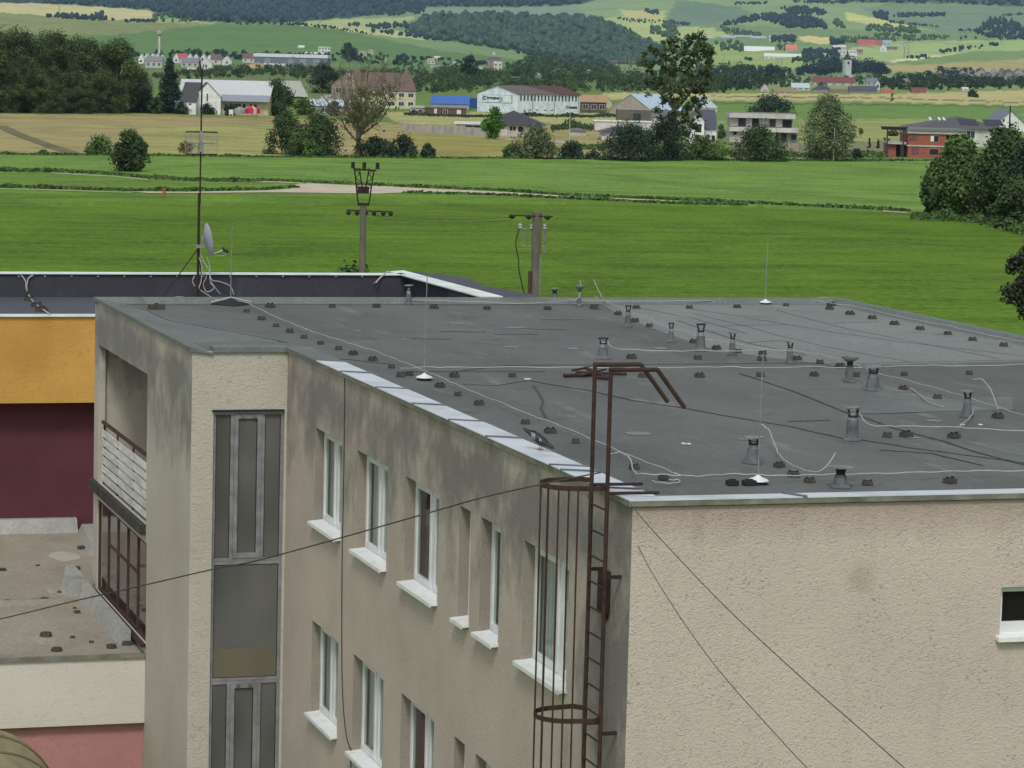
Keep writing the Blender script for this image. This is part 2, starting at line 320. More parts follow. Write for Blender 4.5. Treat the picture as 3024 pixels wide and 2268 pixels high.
# windows on the facade
def facade_window(y0, y1, z, split, curt, row):
    w = MB(); x0, x1 = XF+.15, XF+.22; h = 1.55; f = .065
    w.box((x0, y0, z), (x1, y1, z+f)); w.box((x0, y0, z+h-f), (x1, y1, z+h)); w.box((x0, y0, z+f), (x1, y0+f, z+h-f)); w.box((x0, y1-f, z+f), (x1, y1, z+h-f))
    segs = []
    if split:
        ym = y0+(y1-y0)*split; w.box((x0-.004, ym-.06, z+f), (x1, ym+.06, z+h-f)); segs = [(y0+f, ym-.06), (ym+.06, y1-f)]
    else: segs = [(y0+f, y1-f)]
    o = w.build('window', M['white'], B0)
    for a, b in segs:
        s = MB(); g = .08
        for q in (((x0-.018, a+.006, z+f+.006), (x0+.04, b-.006, z+f+g)), ((x0-.018, a+.006, z+h-f-g), (x0+.04, b-.006, z+h-f-.006)),
                  ((x0-.018, a+.006, z+f+g), (x0+.04, a+g, z+h-f-g)), ((x0-.018, b-g, z+f+g), (x0+.04, b-.006, z+h-f-g))): s.box(*q)
        s.build('sash', M['white'], o)
        MB().box((x0+.008, a+g, z+f+g), (x0+.014, b-g, z+h-f-g)).build('pane', M['glass'], o)
    c = MB(); n = int((y1-y0)/.05)
    ya, yb = y0+f, y1-f
    P = [(x1+.03+.014*math.sin(i*1.9), ya+(yb-ya)*i/n) for i in range(n+1)]
    zt = z+h-f; zb = z+.06
    for i in range(n):
        t = (i+.5)/n
        if curt == 1 and .38 < t < .55: continue
        if curt == 2 and t > .46: continue
        c.quad((P[i][0], P[i][1], zb), (P[i+1][0], P[i+1][1], zb), (P[i+1][0], P[i+1][1], zt), (P[i][0], P[i][1], zt))
    if c.v: c.build('curtain', M['curtain'], o)
    if curt == 2:
        MB().box((x1+.02, ya, zb+.35), (x1+.03, ya+(yb-ya)*.44, zt)).build('blind', M['curtred'], o)
    r = MB(); X2 = XF+1.1
    r.quad((X2, y0-.3, z-.4), (X2, y1+.3, z-.4), (X2, y1+.3, z+h+.3), (X2, y0-.3, z+h+.3))
    r.quad((x1, y0-.3, z-.4), (X2, y0-.3, z-.4), (X2, y0-.3, z+h+.3), (x1, y0-.3, z+h+.3)); r.quad((x1, y1+.3, z-.4), (X2, y1+.3, z-.4), (X2, y1+.3, z+h+.3), (x1, y1+.3, z+h+.3))
    r.quad((x1, y0-.3, z-.4), (X2, y0-.3, z-.4), (X2, y1+.3, z-.4), (x1, y1+.3, z-.4)); r.quad((x1, y0-.3, z+h+.3), (X2, y0-.3, z+h+.3), (X2, y1+.3, z+h+.3), (x1, y1+.3, z+h+.3))
    r.quad((x1+.001, y0-.3, z-.4), (x1+.001, y0+.002, z-.4), (x1+.001, y0+.002, z+h+.3), (x1+.001, y0-.3, z+h+.3))
    r.build('window_recess', M['room'], o)
    s = MB(); s.hexa([(XF-.10, y0-.02, z-.03), (XF+.152, y0-.02, z-.02), (XF+.152, y1+.02, z-.02), (XF-.10, y1+.02, z-.03), (XF-.10, y0-.02, z+.002), (XF+.152, y0-.02, z+.03), (XF+.152, y1+.02, z+.03), (XF-.10, y1+.02, z+.002)])
    s.box((XF-.107, y0-.022, z-.05), (XF-.1005, y1+.022, z+.004))
    s.build('sill', M['sill'], o)
    return o
for k, z in enumerate(rows):
    for i, (a, b) in enumerate(WR):
        facade_window(a, b, z, 0 if i in (3, 4) else (.5, .48, .44, 0, 0, .38)[i], (0, 1, 2, 0, 0, 1)[i], k)
a, b, z0, z1, _ = RW[0]
w = MB(); f = .07; w.box((a, YN+.1, z0), (b, YN+.17, z0+.16)); w.box((a, YN+.1, z1-f), (b, YN+.17, z1)); w.box((a, YN+.1, z0+.16), (a+f, YN+.17, z1-f)); w.box((b-f, YN+.1, z0+.16), (b, YN+.17, z1-f))
o = w.build('window', M['white'], B0); MB().box((a+f, YN+.13, z0+.16), (b-f, YN+.14, z1-f)).build('pane', M['blackglass'], o)
MB().box((a-.1, YN+.3, z0-.1), (b+.1, YN+.31, z1+.1)).build('window_recess', M['dark'], o)
MB().hexa([(a-.05, YN-.09, z0-.05), (b+.05, YN-.09, z0-.05), (b+.05, YN+.1, z0-.02), (a-.05, YN+.1, z0-.02), (a-.05, YN-.09, z0+.0), (b+.05, YN-.09, z0+.0), (b+.05, YN+.1, z0+.03), (a-.05, YN+.1, z0+.03)]).build('sill', M['sill'], o)
# stair tower
H1 = (9.79, 11.02, 0.3, CH-5.93, .09)
mb = MB(); wall_holes(mb, lambda u, v, w: (u, YT+w, v), XT, XF, 0, ZC-.07, [H1]); mb.build('tower_front_wall', M['wallT'], B0)
LG = (52.43, 57.95, CH-8.52, CH-5.75, .14); GZ = (52.30, 57.95, CH-10.72, CH-8.86, .12)
mb = MB(); wall_holes(mb, lambda u, v, w: (XT+w, u, v), YT, YB, 0, ZC-.07, [LG, GZ]); mb.build('tower_side_wall', M['wallL'], B0)
lg = MB(); XI = XT+1.5
y0, y1, z0, z1 = LG[0]-.1, LG[1]-.002, LG[2], LG[3]+.0
lg.quad((XT+.14, y1+.1, z0), (XI, y1+.1, z0), (XI, y1+.1, z1+.15), (XT+.14, y1+.1, z1+.15)); lg.quad((XI, y0, z0), (XI, y1+.1, z0), (XI, y1+.1, z1+.15), (XI, y0, z1+.15))
lg.quad((XT+.14, y0, z0), (XI, y0, z0), (XI, y0, z1+.15), (XT+.14, y0, z1+.15)); lg.quad((XT+.14, y0, z0), (XI, y0, z0), (XI, y1+.1, z0), (XT+.14, y1+.1, z0)); lg.quad((XT+.14, y0, z1+.15), (XI, y0, z1+.15), (XI, y1+.1, z1+.15), (XT+.14, y1+.1, z1+.15))
lg.build('loggia_room', M['wallL'], B0)
# loggia railing
rl = MB().box((XT+.02, LG[0]+.01, CH-7.30), (XT+.07, LG[1]-.3, CH-7.24)); 
for y in (LG[0]+.05, 54.2, 56, 57.6): rl.box((XT+.055, y-.02, LG[2]), (XT+.085, y+.02, CH-7.30))
rl = rl.build('loggia_railing', M['brownm'], B0)
for k in range(6):
    z = CH-7.42-.178*k
    MB().hexa([(XT+.025, LG[0]+.01, z-.13), (XT+.05, LG[0]+.01, z-.13), (XT+.05, LG[1]-.32, z-.13), (XT+.025, LG[1]-.32, z-.13), (XT+.025, LG[0]+.01, z), (XT+.05, LG[0]+.01, z), (XT+.05, LG[1]-.32, z), (XT+.025, LG[1]-.32, z)]).build('railing_board', M['slat'], rl)
MB().box((XT-.10, LG[0]-.02, CH-8.72), (XT+.4, YB-.05, CH-8.525)).build('loggia_slab', M['slabd'], B0)
# lower glazed strip
gz = MB(); ya, yb, za, zb = GZ[:4]
nbar = 5
gz.box((XT+.03, ya+.001, zb-.06), (XT+.1, yb-.001, zb-.001)); gz.box((XT+.03, ya+.001, za+.001), (XT+.1, yb-.001, za+.06))
for k in range(nbar+1): y = ya+.03+(yb-ya-.06)*k/nbar; gz.box((XT+.03, y-.025, za+.06), (XT+.1, y+.025, zb-.06))
gz.box((XT+.03, ya+.03+(yb-ya-.06)*.2, za+1.1), (XT+.09, ya+.03+(yb-ya-.06)*.8, za+1.13)); gz = gz.build('glazed_strip', M['brownm'], B0)
for k in range(nbar):
    y = ya+.03+(yb-ya-.06)*k/nbar; MB().box((XT+.055, y+.025, za+.06), (XT+.065, y+(yb-ya-.06)/nbar-.025, zb-.06)).build('pane', M['loggl'], gz)
MB().box((XT+.12, ya-.1, za-.1), (XT+.13, yb+.1, zb+.1)).build('recess', M['dark'], gz)
MB().hexa([(XT-.09, ya-.02, za-.07), (XT+.03, ya-.02, za-.05), (XT+.03, yb+.02, za-.05), (XT-.09, yb+.02, za-.07), (XT-.09, ya-.02, za-.02), (XT+.03, ya-.02, za+.0), (XT+.03, yb+.02, za+.0), (XT-.09, yb+.02, za-.02)]).build('sill', M['rust'], gz)
# stair windows
def stair_unit(zt, zb, kind):
    a, b = H1[0]+.003, H1[1]-.003; y0, y1 = YT+.05, YT+.10; f = .05
    w = MB(); w.box((a, y0, zt-.06), (b, y1, zt-.002)); w.box((a, y0, zb+.002), (b, y1, zb+.05)); w.box((a, y0, zb+.05), (a+f, y1, zt-.06)); w.box((b-f, y0, zb+.05), (b, y1, zt-.06))
    if kind == 3:
        m1, m2 = a+.335, b-.355
        w.box((m1-.03, y0, zb+.05), (m1+.03, y1, zt-.06)); w.box((m2-.03, y0, zb+.05), (m2+.03, y1, zt-.06))
        o = w.build('stair_window', M['alu'], B0)
        s = MB(); y2 = y0-.02; c, d = m1+.032, m2-.032
        s.box((c, y2, zt-.13), (d, y1-.01, zt-.062)); s.box((c, y2, zb+.052), (d, y1-.01, zb+.14)); s.box((c, y2, zb+.14), (c+.07, y1-.01, zt-.13)); s.box((d-.07, y2, zb+.14), (d, y1-.01, zt-.13))
        s.build('sash', M['alu'], o)
        for q in (c+.13, d-.13): MB().box((q-.03, y2-.02, zt-.115), (q+.03, y2, zt-.06)).build('hinge', M['conc'], o)
        for p, q in ((a+f, m1-.03), (c+.07, d-.07), (m2+.03, b-f)):
            MB().box((p, y0+.02, zb+.05), (q, y0+.03, zt-.06)).build('pane', M['spane'], o)
            g = MB(); 
            for u in (p, q-.012): g.box((u, y0+.008, zb+.05+(.09 if p > m1 and q < m2 else 0)), (u+.012, y0+.0195, zt-.06-(.07 if p > m1 and q < m2 else 0)))
            g.build('gasket', M['rubber'], o)
    else:
        o = w.build('stair_window', M['alu'], B0); MB().box((a+f, y0+.02, zb+.05), (b-f, y0+.03, zt-.06)).build('pane', M['spane'], o)
        MB().box((a+f, y0+.014, zb+.05), (b-f, y0+.0195, zb+.56)).build('parapet_panel', M['olive'], o)
        g = MB()
        for u in (a+f, b-f-.012): g.box((u, y0+.008, zb+.05), (u+.012, y0+.0135, zt-.06))
        g.box((a+f+.012, y0+.008, zb+.05), (b-f-.012, y0+.0135, zb+.062)); g.build('gasket', M['rubber'], o)
M['olive'] = m_paneg('olive_backed_glass', lin(110, 106, 88), lin(98, 95, 80))
z = CH-5.93
for hgt, kd in ((2.58, 3), (2.08, 1), (2.58, 3), (2.08, 1), (1.4, 3)):
    stair_unit(z, z-hgt, kd); z -= hgt
MB().box((H1[0]-.03, YT-.03, CH-5.93), (H1[1]-.01, YT+.09, CH-5.90)).build('stair_window_hood', M['rubber'], B0)
# roof
rf = MB()
rf.prism([(XT+.01, YB-.01, ZR), (XT+.01, YT+.01, ZR), (XF+.012, YT+.01, ZR), (XF+.012, YN+.012, ZR), (XR-.01, YN+.012, ZR), (XR-.01, YB-.01, ZR)][::-1], (0, 0, -.25))
roof = rf.build('roof', M['felt'], B0)
def sheet(pts, mat, name, parent, dz, z=None):   # flat sheet above the roof from photo survey points
    P = [atz(x, y, -4.96) for x, y in pts]
    return MB().prism([(p.x, p.y, ZR+.0005) for p in P], (0, 0, dz)).build(name, mat, parent)
def clipx(p): return p
LR = [atz(x, y, -4.96) for x, y in [(1782, 902), (1830, 930), (1880, 952), (1966, 985), (2100, 1030), (2250, 1054), (2481, 1080), (3024, 1067)]]
MB().prism([(p.x, p.y, ZR+.0005) for p in LR]+[(XR-.25, LR[-1].y, ZR+.0005), (XR-.25, YB-.25, ZR+.0005), (LR[0].x, YB-.25, ZR+.0005)], (0, 0, .005)).build('pale_felt_sheets', M['felt2'], roof)
sheet([(2541, 1223), (2694, 1219), (2990, 1212), (2990, 1172), (2775, 1180), (2620, 1140), (2560, 1175)], M['feltg'], 'felt_patch', roof, .005)
sheet([(2845, 1305), (3040, 1310), (3040, 1350), (2960, 1335)], M['feltg'], 'felt_patch', roof, .005)
sheet([(310, 885), (565, 1012), (825, 1010), (735, 985), (600, 965), (500, 942), (430, 915)], M['feltg'], 'felt_patch', roof, .005)
seams = [[(318, 897), (432, 917), (497, 947), (597, 965), (771, 997), (845, 1012)],
 [(1568, 1126), (1753, 1157), (1862, 1182), (1997, 1203), (2162, 1232), (2342, 1262), (2495, 1297), (2541, 1299), (2694, 1324), (3024, 1368)],
 [(1180, 1098), (1340, 1098), (1500, 1079), (1948, 1077), (2231, 1073), (2532, 1075), (2787, 1069), (3024, 1064)],
 [(2046, 914), (2324, 958), (2463, 983), (2741, 1020), (3024, 1053)], [(2000, 948), (2092, 979), (2204, 1013), (2380, 1050)],
 [(2291, 916), (2509, 974), (2602, 992), (2949, 1060)], [(2462, 955), (2520, 953), (2593, 951)], [(2046, 927), (2208, 965), (2296, 992), (2463, 1030), (2694, 1071)],
 [(2185, 1104), (2342, 1155), (2495, 1218), (2546, 1232), (2648, 1267), (2787, 1304), (2880, 1336), (3024, 1373)],
 [(2541, 1223), (2694, 1219), (3000, 1211)], [(1461, 988), (1588, 988)], [(1303, 980), (1434, 981)], [(1340, 1097), (1610, 1098)], [(2130, 963), (2320, 960)], [(2210, 1013), (2310, 1007)],
 [(1560, 1125), (1455, 1140), (1365, 1135)], [(1860, 905), (2046, 940), (2200, 985)], [(1600, 945), (1725, 945)], [(1560, 972), (1680, 975)], [(2330, 1245), (2450, 1242)], [(1200, 1000), (1330, 1003)], [(1000, 1060), (1150, 1075)],
 [(2600, 1330), (2750, 1340), (2900, 1375)]]
sm = MB()
def ribbon(mb, P, w, z0, dz):
    P = [Vector((p[0], p[1], 0)) for p in P]
    for i in range(len(P)-1):
        t = (P[i+1]-P[i]).normalized(); n = Vector((-t.y, t.x, 0))*w/2; e = t*w*.3
        a, b = P[i]-e, P[i+1]+e
        mb.prism([(a-n+Vector((0, 0, z0))), (b-n+Vector((0, 0, z0))), (b+n+Vector((0, 0, z0))), (a+n+Vector((0, 0, z0)))], (0, 0, dz))
for s in seams:
    P = []
    for i in range(len(s)-1):
        for k in range(4):
            t = k/4; x = s[i][0]*(1-t)+s[i+1][0]*t; y = s[i][1]*(1-t)+s[i+1][1]*t
            q = atz(x, y+random.uniform(-.8, .8), -4.96); P.append((q.x, q.y))
    q = atz(*s[-1], -4.96); P.append((q.x, q.y))
    sm = MB(); ribbon(sm, P, random.uniform(.025, .045), ZR+.0055, .003); sm.build('felt_seam', M['seam'], roof)
s = [(1575, 1139), (1590, 1160), (1604, 1185), (1598, 1207), (1605, 1222), (1613, 1235)]
sm = MB(); ribbon(sm, [tuple(atz(x, y, -4.96))[:2] for x, y in s], .04, ZR+.0055, .003)
sm.build('felt_crack', M['seam'], roof)
for (x, y, w_, h_) in [(1510, 1025, 24, 3), (1690, 1030, 20, 3), (1950, 1029, 22, 3), (1885, 1281, 45, 5), (2205, 1298, 30, 3), (1350, 955, 26, 2), (1520, 968, 40, 2), (1055, 978, 14, 2), (900, 975, 16, 2), (2760, 1243, 28, 3), (2700, 1294, 20, 2), (1200, 1003, 18, 2)]:
    c = atz(x, y, -4.96); e = atz(x+w_, y, -4.96); g = atz(x, y-h_, -4.96); rx = (e-c).length; ry = (g-c).length
    st = MB(); st.prism([(c.x+rx*math.cos(t)*random.uniform(.75, 1.1), c.y+ry*math.sin(t)*random.uniform(.7, 1.15), ZR+.0055) for t in [i*PI/8 for i in range(16)]], (0, 0, .002)); st.build('dust_stain', M['patch'], roof)
# kerbs and copings
kb = MB()
kb.hexa([(XT-.02, YB-.22, ZR+.006), (XR+.02, YB-.22, ZR+.006), (XR+.02, YB+.03, ZR+.006), (XT-.02, YB+.03, ZR+.006), (XT-.02, YB-.14, ZC), (XR+.02, YB-.14, ZC), (XR+.02, YB+.03, ZC), (XT-.02, YB+.03, ZC)])
kb.hexa([(XR-.3, YN+.5, ZR+.006), (XR+.02, YN+.5, ZR+.006), (XR+.02, YB-.22, ZR+.006), (XR-.3, YB-.22, ZR+.006), (XR-.2, YN+.5, ZC+.001), (XR+.02, YN+.5, ZC+.001), (XR+.02, YB-.14, ZC+.001), (XR-.2, YB-.14, ZC+.001)])
kb.build('felt_kerb', M['feltg'], B0)
# felted edge of tower and of the first metres of the facade: thin overhanging flashing
ed = MB(); 
ed.hexa([(XT-.05, YT-.05, ZC-.07), (XT+.35, YT-.05, ZR+.008), (XT+.35, YB-.23, ZR+.008), (XT-.05, YB-.0, ZC-.07), (XT-.05, YT-.05, ZC), (XT+.35, YT-.05, ZR+.03), (XT+.35, YB-.23, ZR+.03), (XT-.05, YB-.0, ZC)])
ed.box((XT+.35, YT-.05, ZC-.09), (XF+.0, YT+.3, ZC-.002))
ed.hexa([(XF-.05, 45.93, ZC-.08), (XF+.45, 45.93, ZR+.01), (XF+.45, YT+.3, ZR+.01), (XF-.05, YT-.05, ZC-.08), (XF-.05, 45.93, ZC-.004), (XF+.45, 45.93, ZC-.03), (XF+.45, YT+.3, ZC-.03), (XF-.05, YT-.05, ZC-.004)])
ed.build('felt_edge', M['feltg'], B0)
cw = .43
def coping_run(p_out, p_in, drip, joints, name='coping'):
    pass
seg = [atz(x, y, -4.83).y for x, y in ((1018, 1097), (1124, 1144), (1233, 1192), (1340, 1240), (1450, 1289), (1640, 1373), (1672, 1388), (1790, 1440))]
ys = [45.92]+seg+[YN-.05]
fc = MB(); jt = MB()
for i in range(len(ys)-1):
    a, b = ys[i], ys[i+1]; dz = .0 if i % 2 else .004
    bend = cw if i < len(ys)-2 else cw
    if i == len(ys)-2:   # mitred corner piece
        fc.hexa([(XF-.06, a, ZC-.01), (XF+cw, a, ZC-.045), (XF+cw, YN+cw, ZC-.045), (XF-.06, YN-.05, ZC-.01), (XF-.06, a, ZC+dz), (XF+cw, a, ZC-.03+dz), (XF+cw, YN+cw, ZC-.03+dz), (XF-.06, YN-.05, ZC+dz)])
    else:
        fc.hexa([(XF-.06, a, ZC-.01), (XF+cw, a, ZC-.045), (XF+cw, b+.004, ZC-.045), (XF-.06, b+.004, ZC-.01), (XF-.06, a, ZC+dz), (XF+cw, a, ZC-.03+dz), (XF+cw, b+.004, ZC-.03+dz), (XF-.06, b+.004, ZC+dz)])
        jt = MB(); jt.hexa([(XF-.062, b-.035, ZC-.012), (XF+cw+.004, b-.035, ZC-.047), (XF+cw+.004, b+.035, ZC-.047), (XF-.062, b+.035, ZC-.012), (XF-.062, b-.035, ZC+.016), (XF+cw+.004, b-.035, ZC-.012), (XF+cw+.004, b+.035, ZC-.012), (XF-.062, b+.035, ZC+.016)]); jt.build('coping_joint', M['coping_joint'], B0)
fc.hexa([(XF+cw, YN+cw, ZR+.002), (XF+cw+.02, YN+cw, ZR+.002), (XF+cw+.02, 45.9, ZR+.002), (XF+cw, 45.9, ZR+.002), (XF+cw, YN+cw, ZC-.03), (XF+cw+.02, YN+cw, ZC-.05), (XF+cw+.02, 45.9, ZC-.05), (XF+cw, 45.9, ZC-.03)])
fc.build('coping', M['cope'], B0)
nx = [XF-.06, atz(2360, 1462, -4.83).x, XR+.05]; fc = MB()
for i in range(2):
    a, b = nx[i], nx[i+1]; ia = XF+cw if i == 0 else a; dz = .002*i
    fc.hexa([(a, YN-.05, ZC-.012), (b, YN-.05, ZC-.012), (b, YN+cw, ZC-.047), (ia, YN+cw, ZC-.047), (a, YN-.05, ZC+dz), (b, YN-.05, ZC+dz), (b, YN+cw, ZC-.03+dz), (ia, YN+cw, ZC-.03+dz)])
fc.build('coping', M['cope'], B0)
b = nx[1]; jt = MB(); jt.hexa([(b-.01, YN-.052, ZC-.012), (b+.045, YN-.052, ZC-.012), (b-.02, YN+cw+.004, ZC-.047), (b-.075, YN+cw+.004, ZC-.047), (b-.01, YN-.052, ZC+.018), (b+.045, YN-.052, ZC+.018), (b-.02, YN+cw+.004, ZC-.01), (b-.075, YN+cw+.004, ZC-.01)])
jt.build('coping_joint', M['coping_joint'], B0)
dr = MB(); dr.box((XF-.055, YN-.045, ZC-.075), (XF-.035, 45.92, ZC-.0101)); dr.box((XF-.035, YN-.045, ZC-.075), (XR+.04, YN-.025, ZC-.0121))
dr.build('coping_drip_edge', M['drip'], B0)
# vents: (x px, base y, top y, kind, width px of pipe)
V = [(1206, 899, 843, 'plate', 18), (1637, 893, 852, 'broken', 20), (1711, 905, 845, 'bowl', 13), (1854, 965, 904, 'fork', 19), (1981, 1010, 955, 'fork', 18), (2068, 1036, 958, 'fork', 30),
     (2162, 1050, 983, 'plate', 20), (1780, 1060, 999, 'fork', 32), (2332, 1074, 1010, 'plate', 21), (2508, 1128, 1056, 'saucer', 26), (2577, 1152, 1084, 'plate', 40), (2855, 1232, 1157, 'plate', 28),
     (2516, 1301, 1205, 'tall', 37), (2223, 1368, 1292, 'plate', 42), (2481, 1440, 1380, 'broad', 40)]
for (x, yb_, yt_, kd, wp) in V:
    p = atz(x, yb_, -4.96); q = atz(x+wp, yb_, -4.96); d = (p-Vector((0, 0, CH))).length; s = d/F
    H = (yb_-yt_)*s/.985; r = wp*s/2; c = (p.x, p.y, ZR+.006)
    b1 = MB(); hb = H*(.55 if kd in ('plate', 'fork') else .62 if kd != 'bowl' else .4); rt = r*(.8 if kd != 'tall' else .92)
    b1.lathe([(r*1.55, 0), (r*1.45, .02), (r*1.1, .035), (r, .07), (rt, hb)], c, 14)
    vp = b1.build('vent_pipe', M['ventp'], B0, smooth=False)
    b2 = MB(); b2.lathe([(rt*.82, hb-.01), (rt*.8, H*.84)], c, 12); b2.build('sleeve', M['ventz'] if kd in ('fork', 'tall', 'plate', 'bowl') else M['rubber'], vp)
    b3 = MB()
    for k in range(4):
        w = k*PI/2+.5; b3.tube([(c[0]+rt*.82*math.cos(w), c[1]+rt*.82*math.sin(w), c[2]+H*.72), (c[0]+rt*1.15*math.cos(w), c[1]+rt*1.15*math.sin(w), c[2]+H*.95)], .012, 4)
    b3.lathe([(rt*.86, H*.70), (rt*.86, H*.76)], c, 12); b3.build('cap_bracket', M['rubber'], vp)
    R = {'plate': rt*1.9, 'fork': rt*1.25, 'bowl': r*2.3, 'saucer': r*2.0, 'tall': rt*1.25, 'broad': r*2.0, 'broken': r*1.3}[kd]
    b4 = MB()
    if kd in ('bowl', 'saucer'): b4.lathe([(.01, H*.80), (R*.5, H*.83), (R*.9, H*.92), (R, H), (R*.95, H*.995), (.01, H*.9)], c, 18)
    else:
        tx = random.uniform(-.08, .1); n = 18
        vs = [(c[0]+R*math.cos(2*PI*j/n), c[1]+R*math.sin(2*PI*j/n), c[2]+H*.955+tx*R*math.cos(2*PI*j/n)) for j in range(n)]
        b4.prism(vs, (0, 0, H*.045))
    b4.build('cap', M['vcap'] if kd not in ('fork',) else M['rubber'], vp)
# ================================================================ wires, holders, rods on the roof
hold = thing('wire_holder_block', 'h', 'wire holder', (0, 0, -50))
MB().add([(-.085, -.08, 0), (.085, -.08, 0), (.085, .08, 0), (-.085, .08, 0), (-.074, -.07, .07), (.074, -.07, .07), (.074, .07, .07), (-.074, .07, .07)],
         [(0, 3, 2, 1), (4, 5, 6, 7), (0, 1, 5, 4), (1, 2, 6, 5), (2, 3, 7, 6), (3, 0, 4, 7)]).build('concrete_foot', M['block'], hold, world=False)
MB().box((-.062, -.025, .07), (-.04, .025, .098)).box((.04, -.025, .07), (.062, .025, .098)).box((-.039, -.015, .07), (.039, .015, .08)).build('clip', M['rubber'], hold, world=False)
KID['wire_holder_block'] = kids(hold)
first = [True]
def blocks(pts, lab, group, sc=1.0):
    for x, y in pts:
        p = atz(x, y+5, -4.96); rz = random.uniform(-.5, .5)
        if first[0]: first[0] = False; o = hold; o.location = (p.x, p.y, ZR+.006); o.rotation_euler = (0, 0, rz); o['label'] = lab; o['group'] = group
        else: o = dup(hold, (p.x, p.y, ZR+.006), rz, lab, group)
        k = .7*sc*random.uniform(.85, 1.15); o.scale = (k*1.12, k, k)
def wire(pts, lab, r=.0078, zt=.092, z=-4.96, ends=None, mat='wire', sag=True, name='lightning_wire', cat='wire'):
    P = [atz(x, y, z) for x, y in pts]; P = [Vector((p.x, p.y, CH+z+zt)) for p in P]
    if ends:
        for i, h in ends.items(): P[i].z = CH+z+h
    Q = smooth_path(P, 5)
    if sag:
        for i, q in enumerate(Q):
            if i % 5 in (2, 3): q.z -= .008
            q.x += random.uniform(-.006, .006); q.y += random.uniform(-.006, .006)
    return tag(MB().tube(Q, r, 5).build(name, M[mat], smooth=True), lab, cat)
b1 = [(728, 917), (773, 940), (815, 960), (856, 977), (898, 994), (947, 1012), (1000, 1028), (1043, 1043), (1101, 1060), (1156, 1082), (1183, 1108), (1208, 1104), (1299, 1139), (1352, 1163), (1415, 1191), (1552, 1247), (1625, 1274), (1700, 1304), (1873, 1380), (1960, 1413)]
blocks([p for p in b1 if p not in ((1183, 1108), (1208, 1104))], 'small dark wire holder block in the row just behind the long facade coping', 'wire holders along the facade edge')
wire([(690, 898), (720, 905)]+[(x+4, y-9) for x, y in b1[:10]]+[(1210, 1092), (1299, 1130), (1352, 1154), (1415, 1182), (1480, 1207), (1552, 1238), (1625, 1265), (1700, 1295), (1790, 1335), (1873, 1371), (1960, 1404), (1995, 1422)], 'pale wire running the whole length of the roof just behind the facade coping')
b2 = [(798, 903), (982, 903), (1112, 903), (1282, 906), (1438, 909), (1617, 910), (1755, 907), (1879, 907), (2036, 907), (2177, 905), (2321, 900), (2455, 899)]
blocks(b2, 'small dark wire holder block in the row along the far edge of the roof', 'wire holders along the far edge', 1.15)
tag(MB().box((-.16, -.08, 0), (.16, .08, .09)).box((-.03, -.04, .09), (.03, .04, .12)).build('wire_holder_block', M['block'], loc=(atz(462, 913, -4.96).x, atz(462, 913, -4.96).y, ZR+.006), world=False), 'flat dark block at the left start of the far wire, above the tower', 'wire holder')
wire([(464, 905), (490, 894), (527, 890), (600, 894), (646, 899), (681, 897)], 'short bowed pale wire between the flat dark block and the left lightning rod')
wire([(690, 893), (741, 894), (798, 897), (982, 898), (1112, 897), (1282, 900), (1438, 905), (1530, 909), (1617, 905), (1690, 899), (1755, 900), (1879, 902), (2036, 900), (2177, 897), (2321, 893), (2455, 890)], 'long pale wire running from side to side along the far edge of the roof')
b3 = [(2450, 910), (2510, 925), (2576, 938), (2641, 955), (2717, 970), (2799, 984), (2872, 1002), (2964, 1019)]
blocks(b3, 'small dark wire holder block in the row along the right edge of the roof', 'wire holders along the right edge', 1.1)
wire([(2380, 892), (2455, 908), (2510, 915), (2576, 928), (2641, 944), (2717, 960), (2799, 975), (2872, 992), (2964, 1012), (3030, 1024)], 'pale wire following the right hand kerb of the roof')
b4 = [(1756, 893), (1825, 925), (1875, 946), (1918, 961), (2050, 1008), (2116, 1027), (2180, 1037), (2252, 1043), (2354, 1059), (2421, 1069), (2481, 1080), (2528, 1107), (2667, 1146), (2768, 1173), (2947, 1230)]
blocks(b4, 'small dark wire holder block in the diagonal row across the middle of the roof', 'wire holders on the central diagonal', 1.05)
wire([(1755, 886), (1795, 905), (1825, 918), (1875, 940), (1918, 953), (1945, 970), (1975, 983), (2015, 990), (2045, 1000), (2075, 1015), (2116, 1020), (2180, 1032), (2252, 1044), (2354, 1052), (2421, 1062), (2481, 1075), (2528, 1092), (2555, 1104), (2590, 1118), (2667, 1136), (2768, 1164), (2850, 1188), (2947, 1220), (3034, 1248)], 'long pale wire crossing the middle of the roof diagonally past most vents')
b5 = [(1342, 1109), (1513, 1109), (1898, 1109), (2066, 1109), (2245, 1107), (2404, 1106), (2670, 1104), (2862, 1101)]
blocks(b5, 'small dark wire holder block on the straight cross wire in the middle of the roof', 'wire holders on the middle cross wire')
wire([(1183, 1105), (1260, 1100), (1342, 1101), (1513, 1100), (1700, 1101), (1898, 1102), (2066, 1100), (2160, 1099), (2245, 1102), (2404, 1098), (2500, 1102), (2670, 1096), (2760, 1094), (2862, 1096), (3034, 1090)], 'straight pale wire crossing the roof from the facade rod to the right edge')
blocks([(1183, 1108), (1208, 1104)], 'dark wire holder block beside the foot of the facade side lightning rod', 'wire holders beside the facade rod')
blocks([(1865, 1054), (2061, 1056), (2250, 1060)], 'small dark wire holder block on the short wire right of the wide black capped vent', 'wire holders on the short middle wire', 1.1)
wire([(1795, 1022), (1800, 1035), (1825, 1045), (1865, 1047), (1975, 1052), (2061, 1050), (2180, 1052), (2262, 1048)], 'short pale wire from the wide black capped vent to the slim tall rod')
blocks([(2562, 1428), (2805, 1422)], 'flat dark wire holder block just behind the near coping', 'wire holders behind the near coping', 1.0)
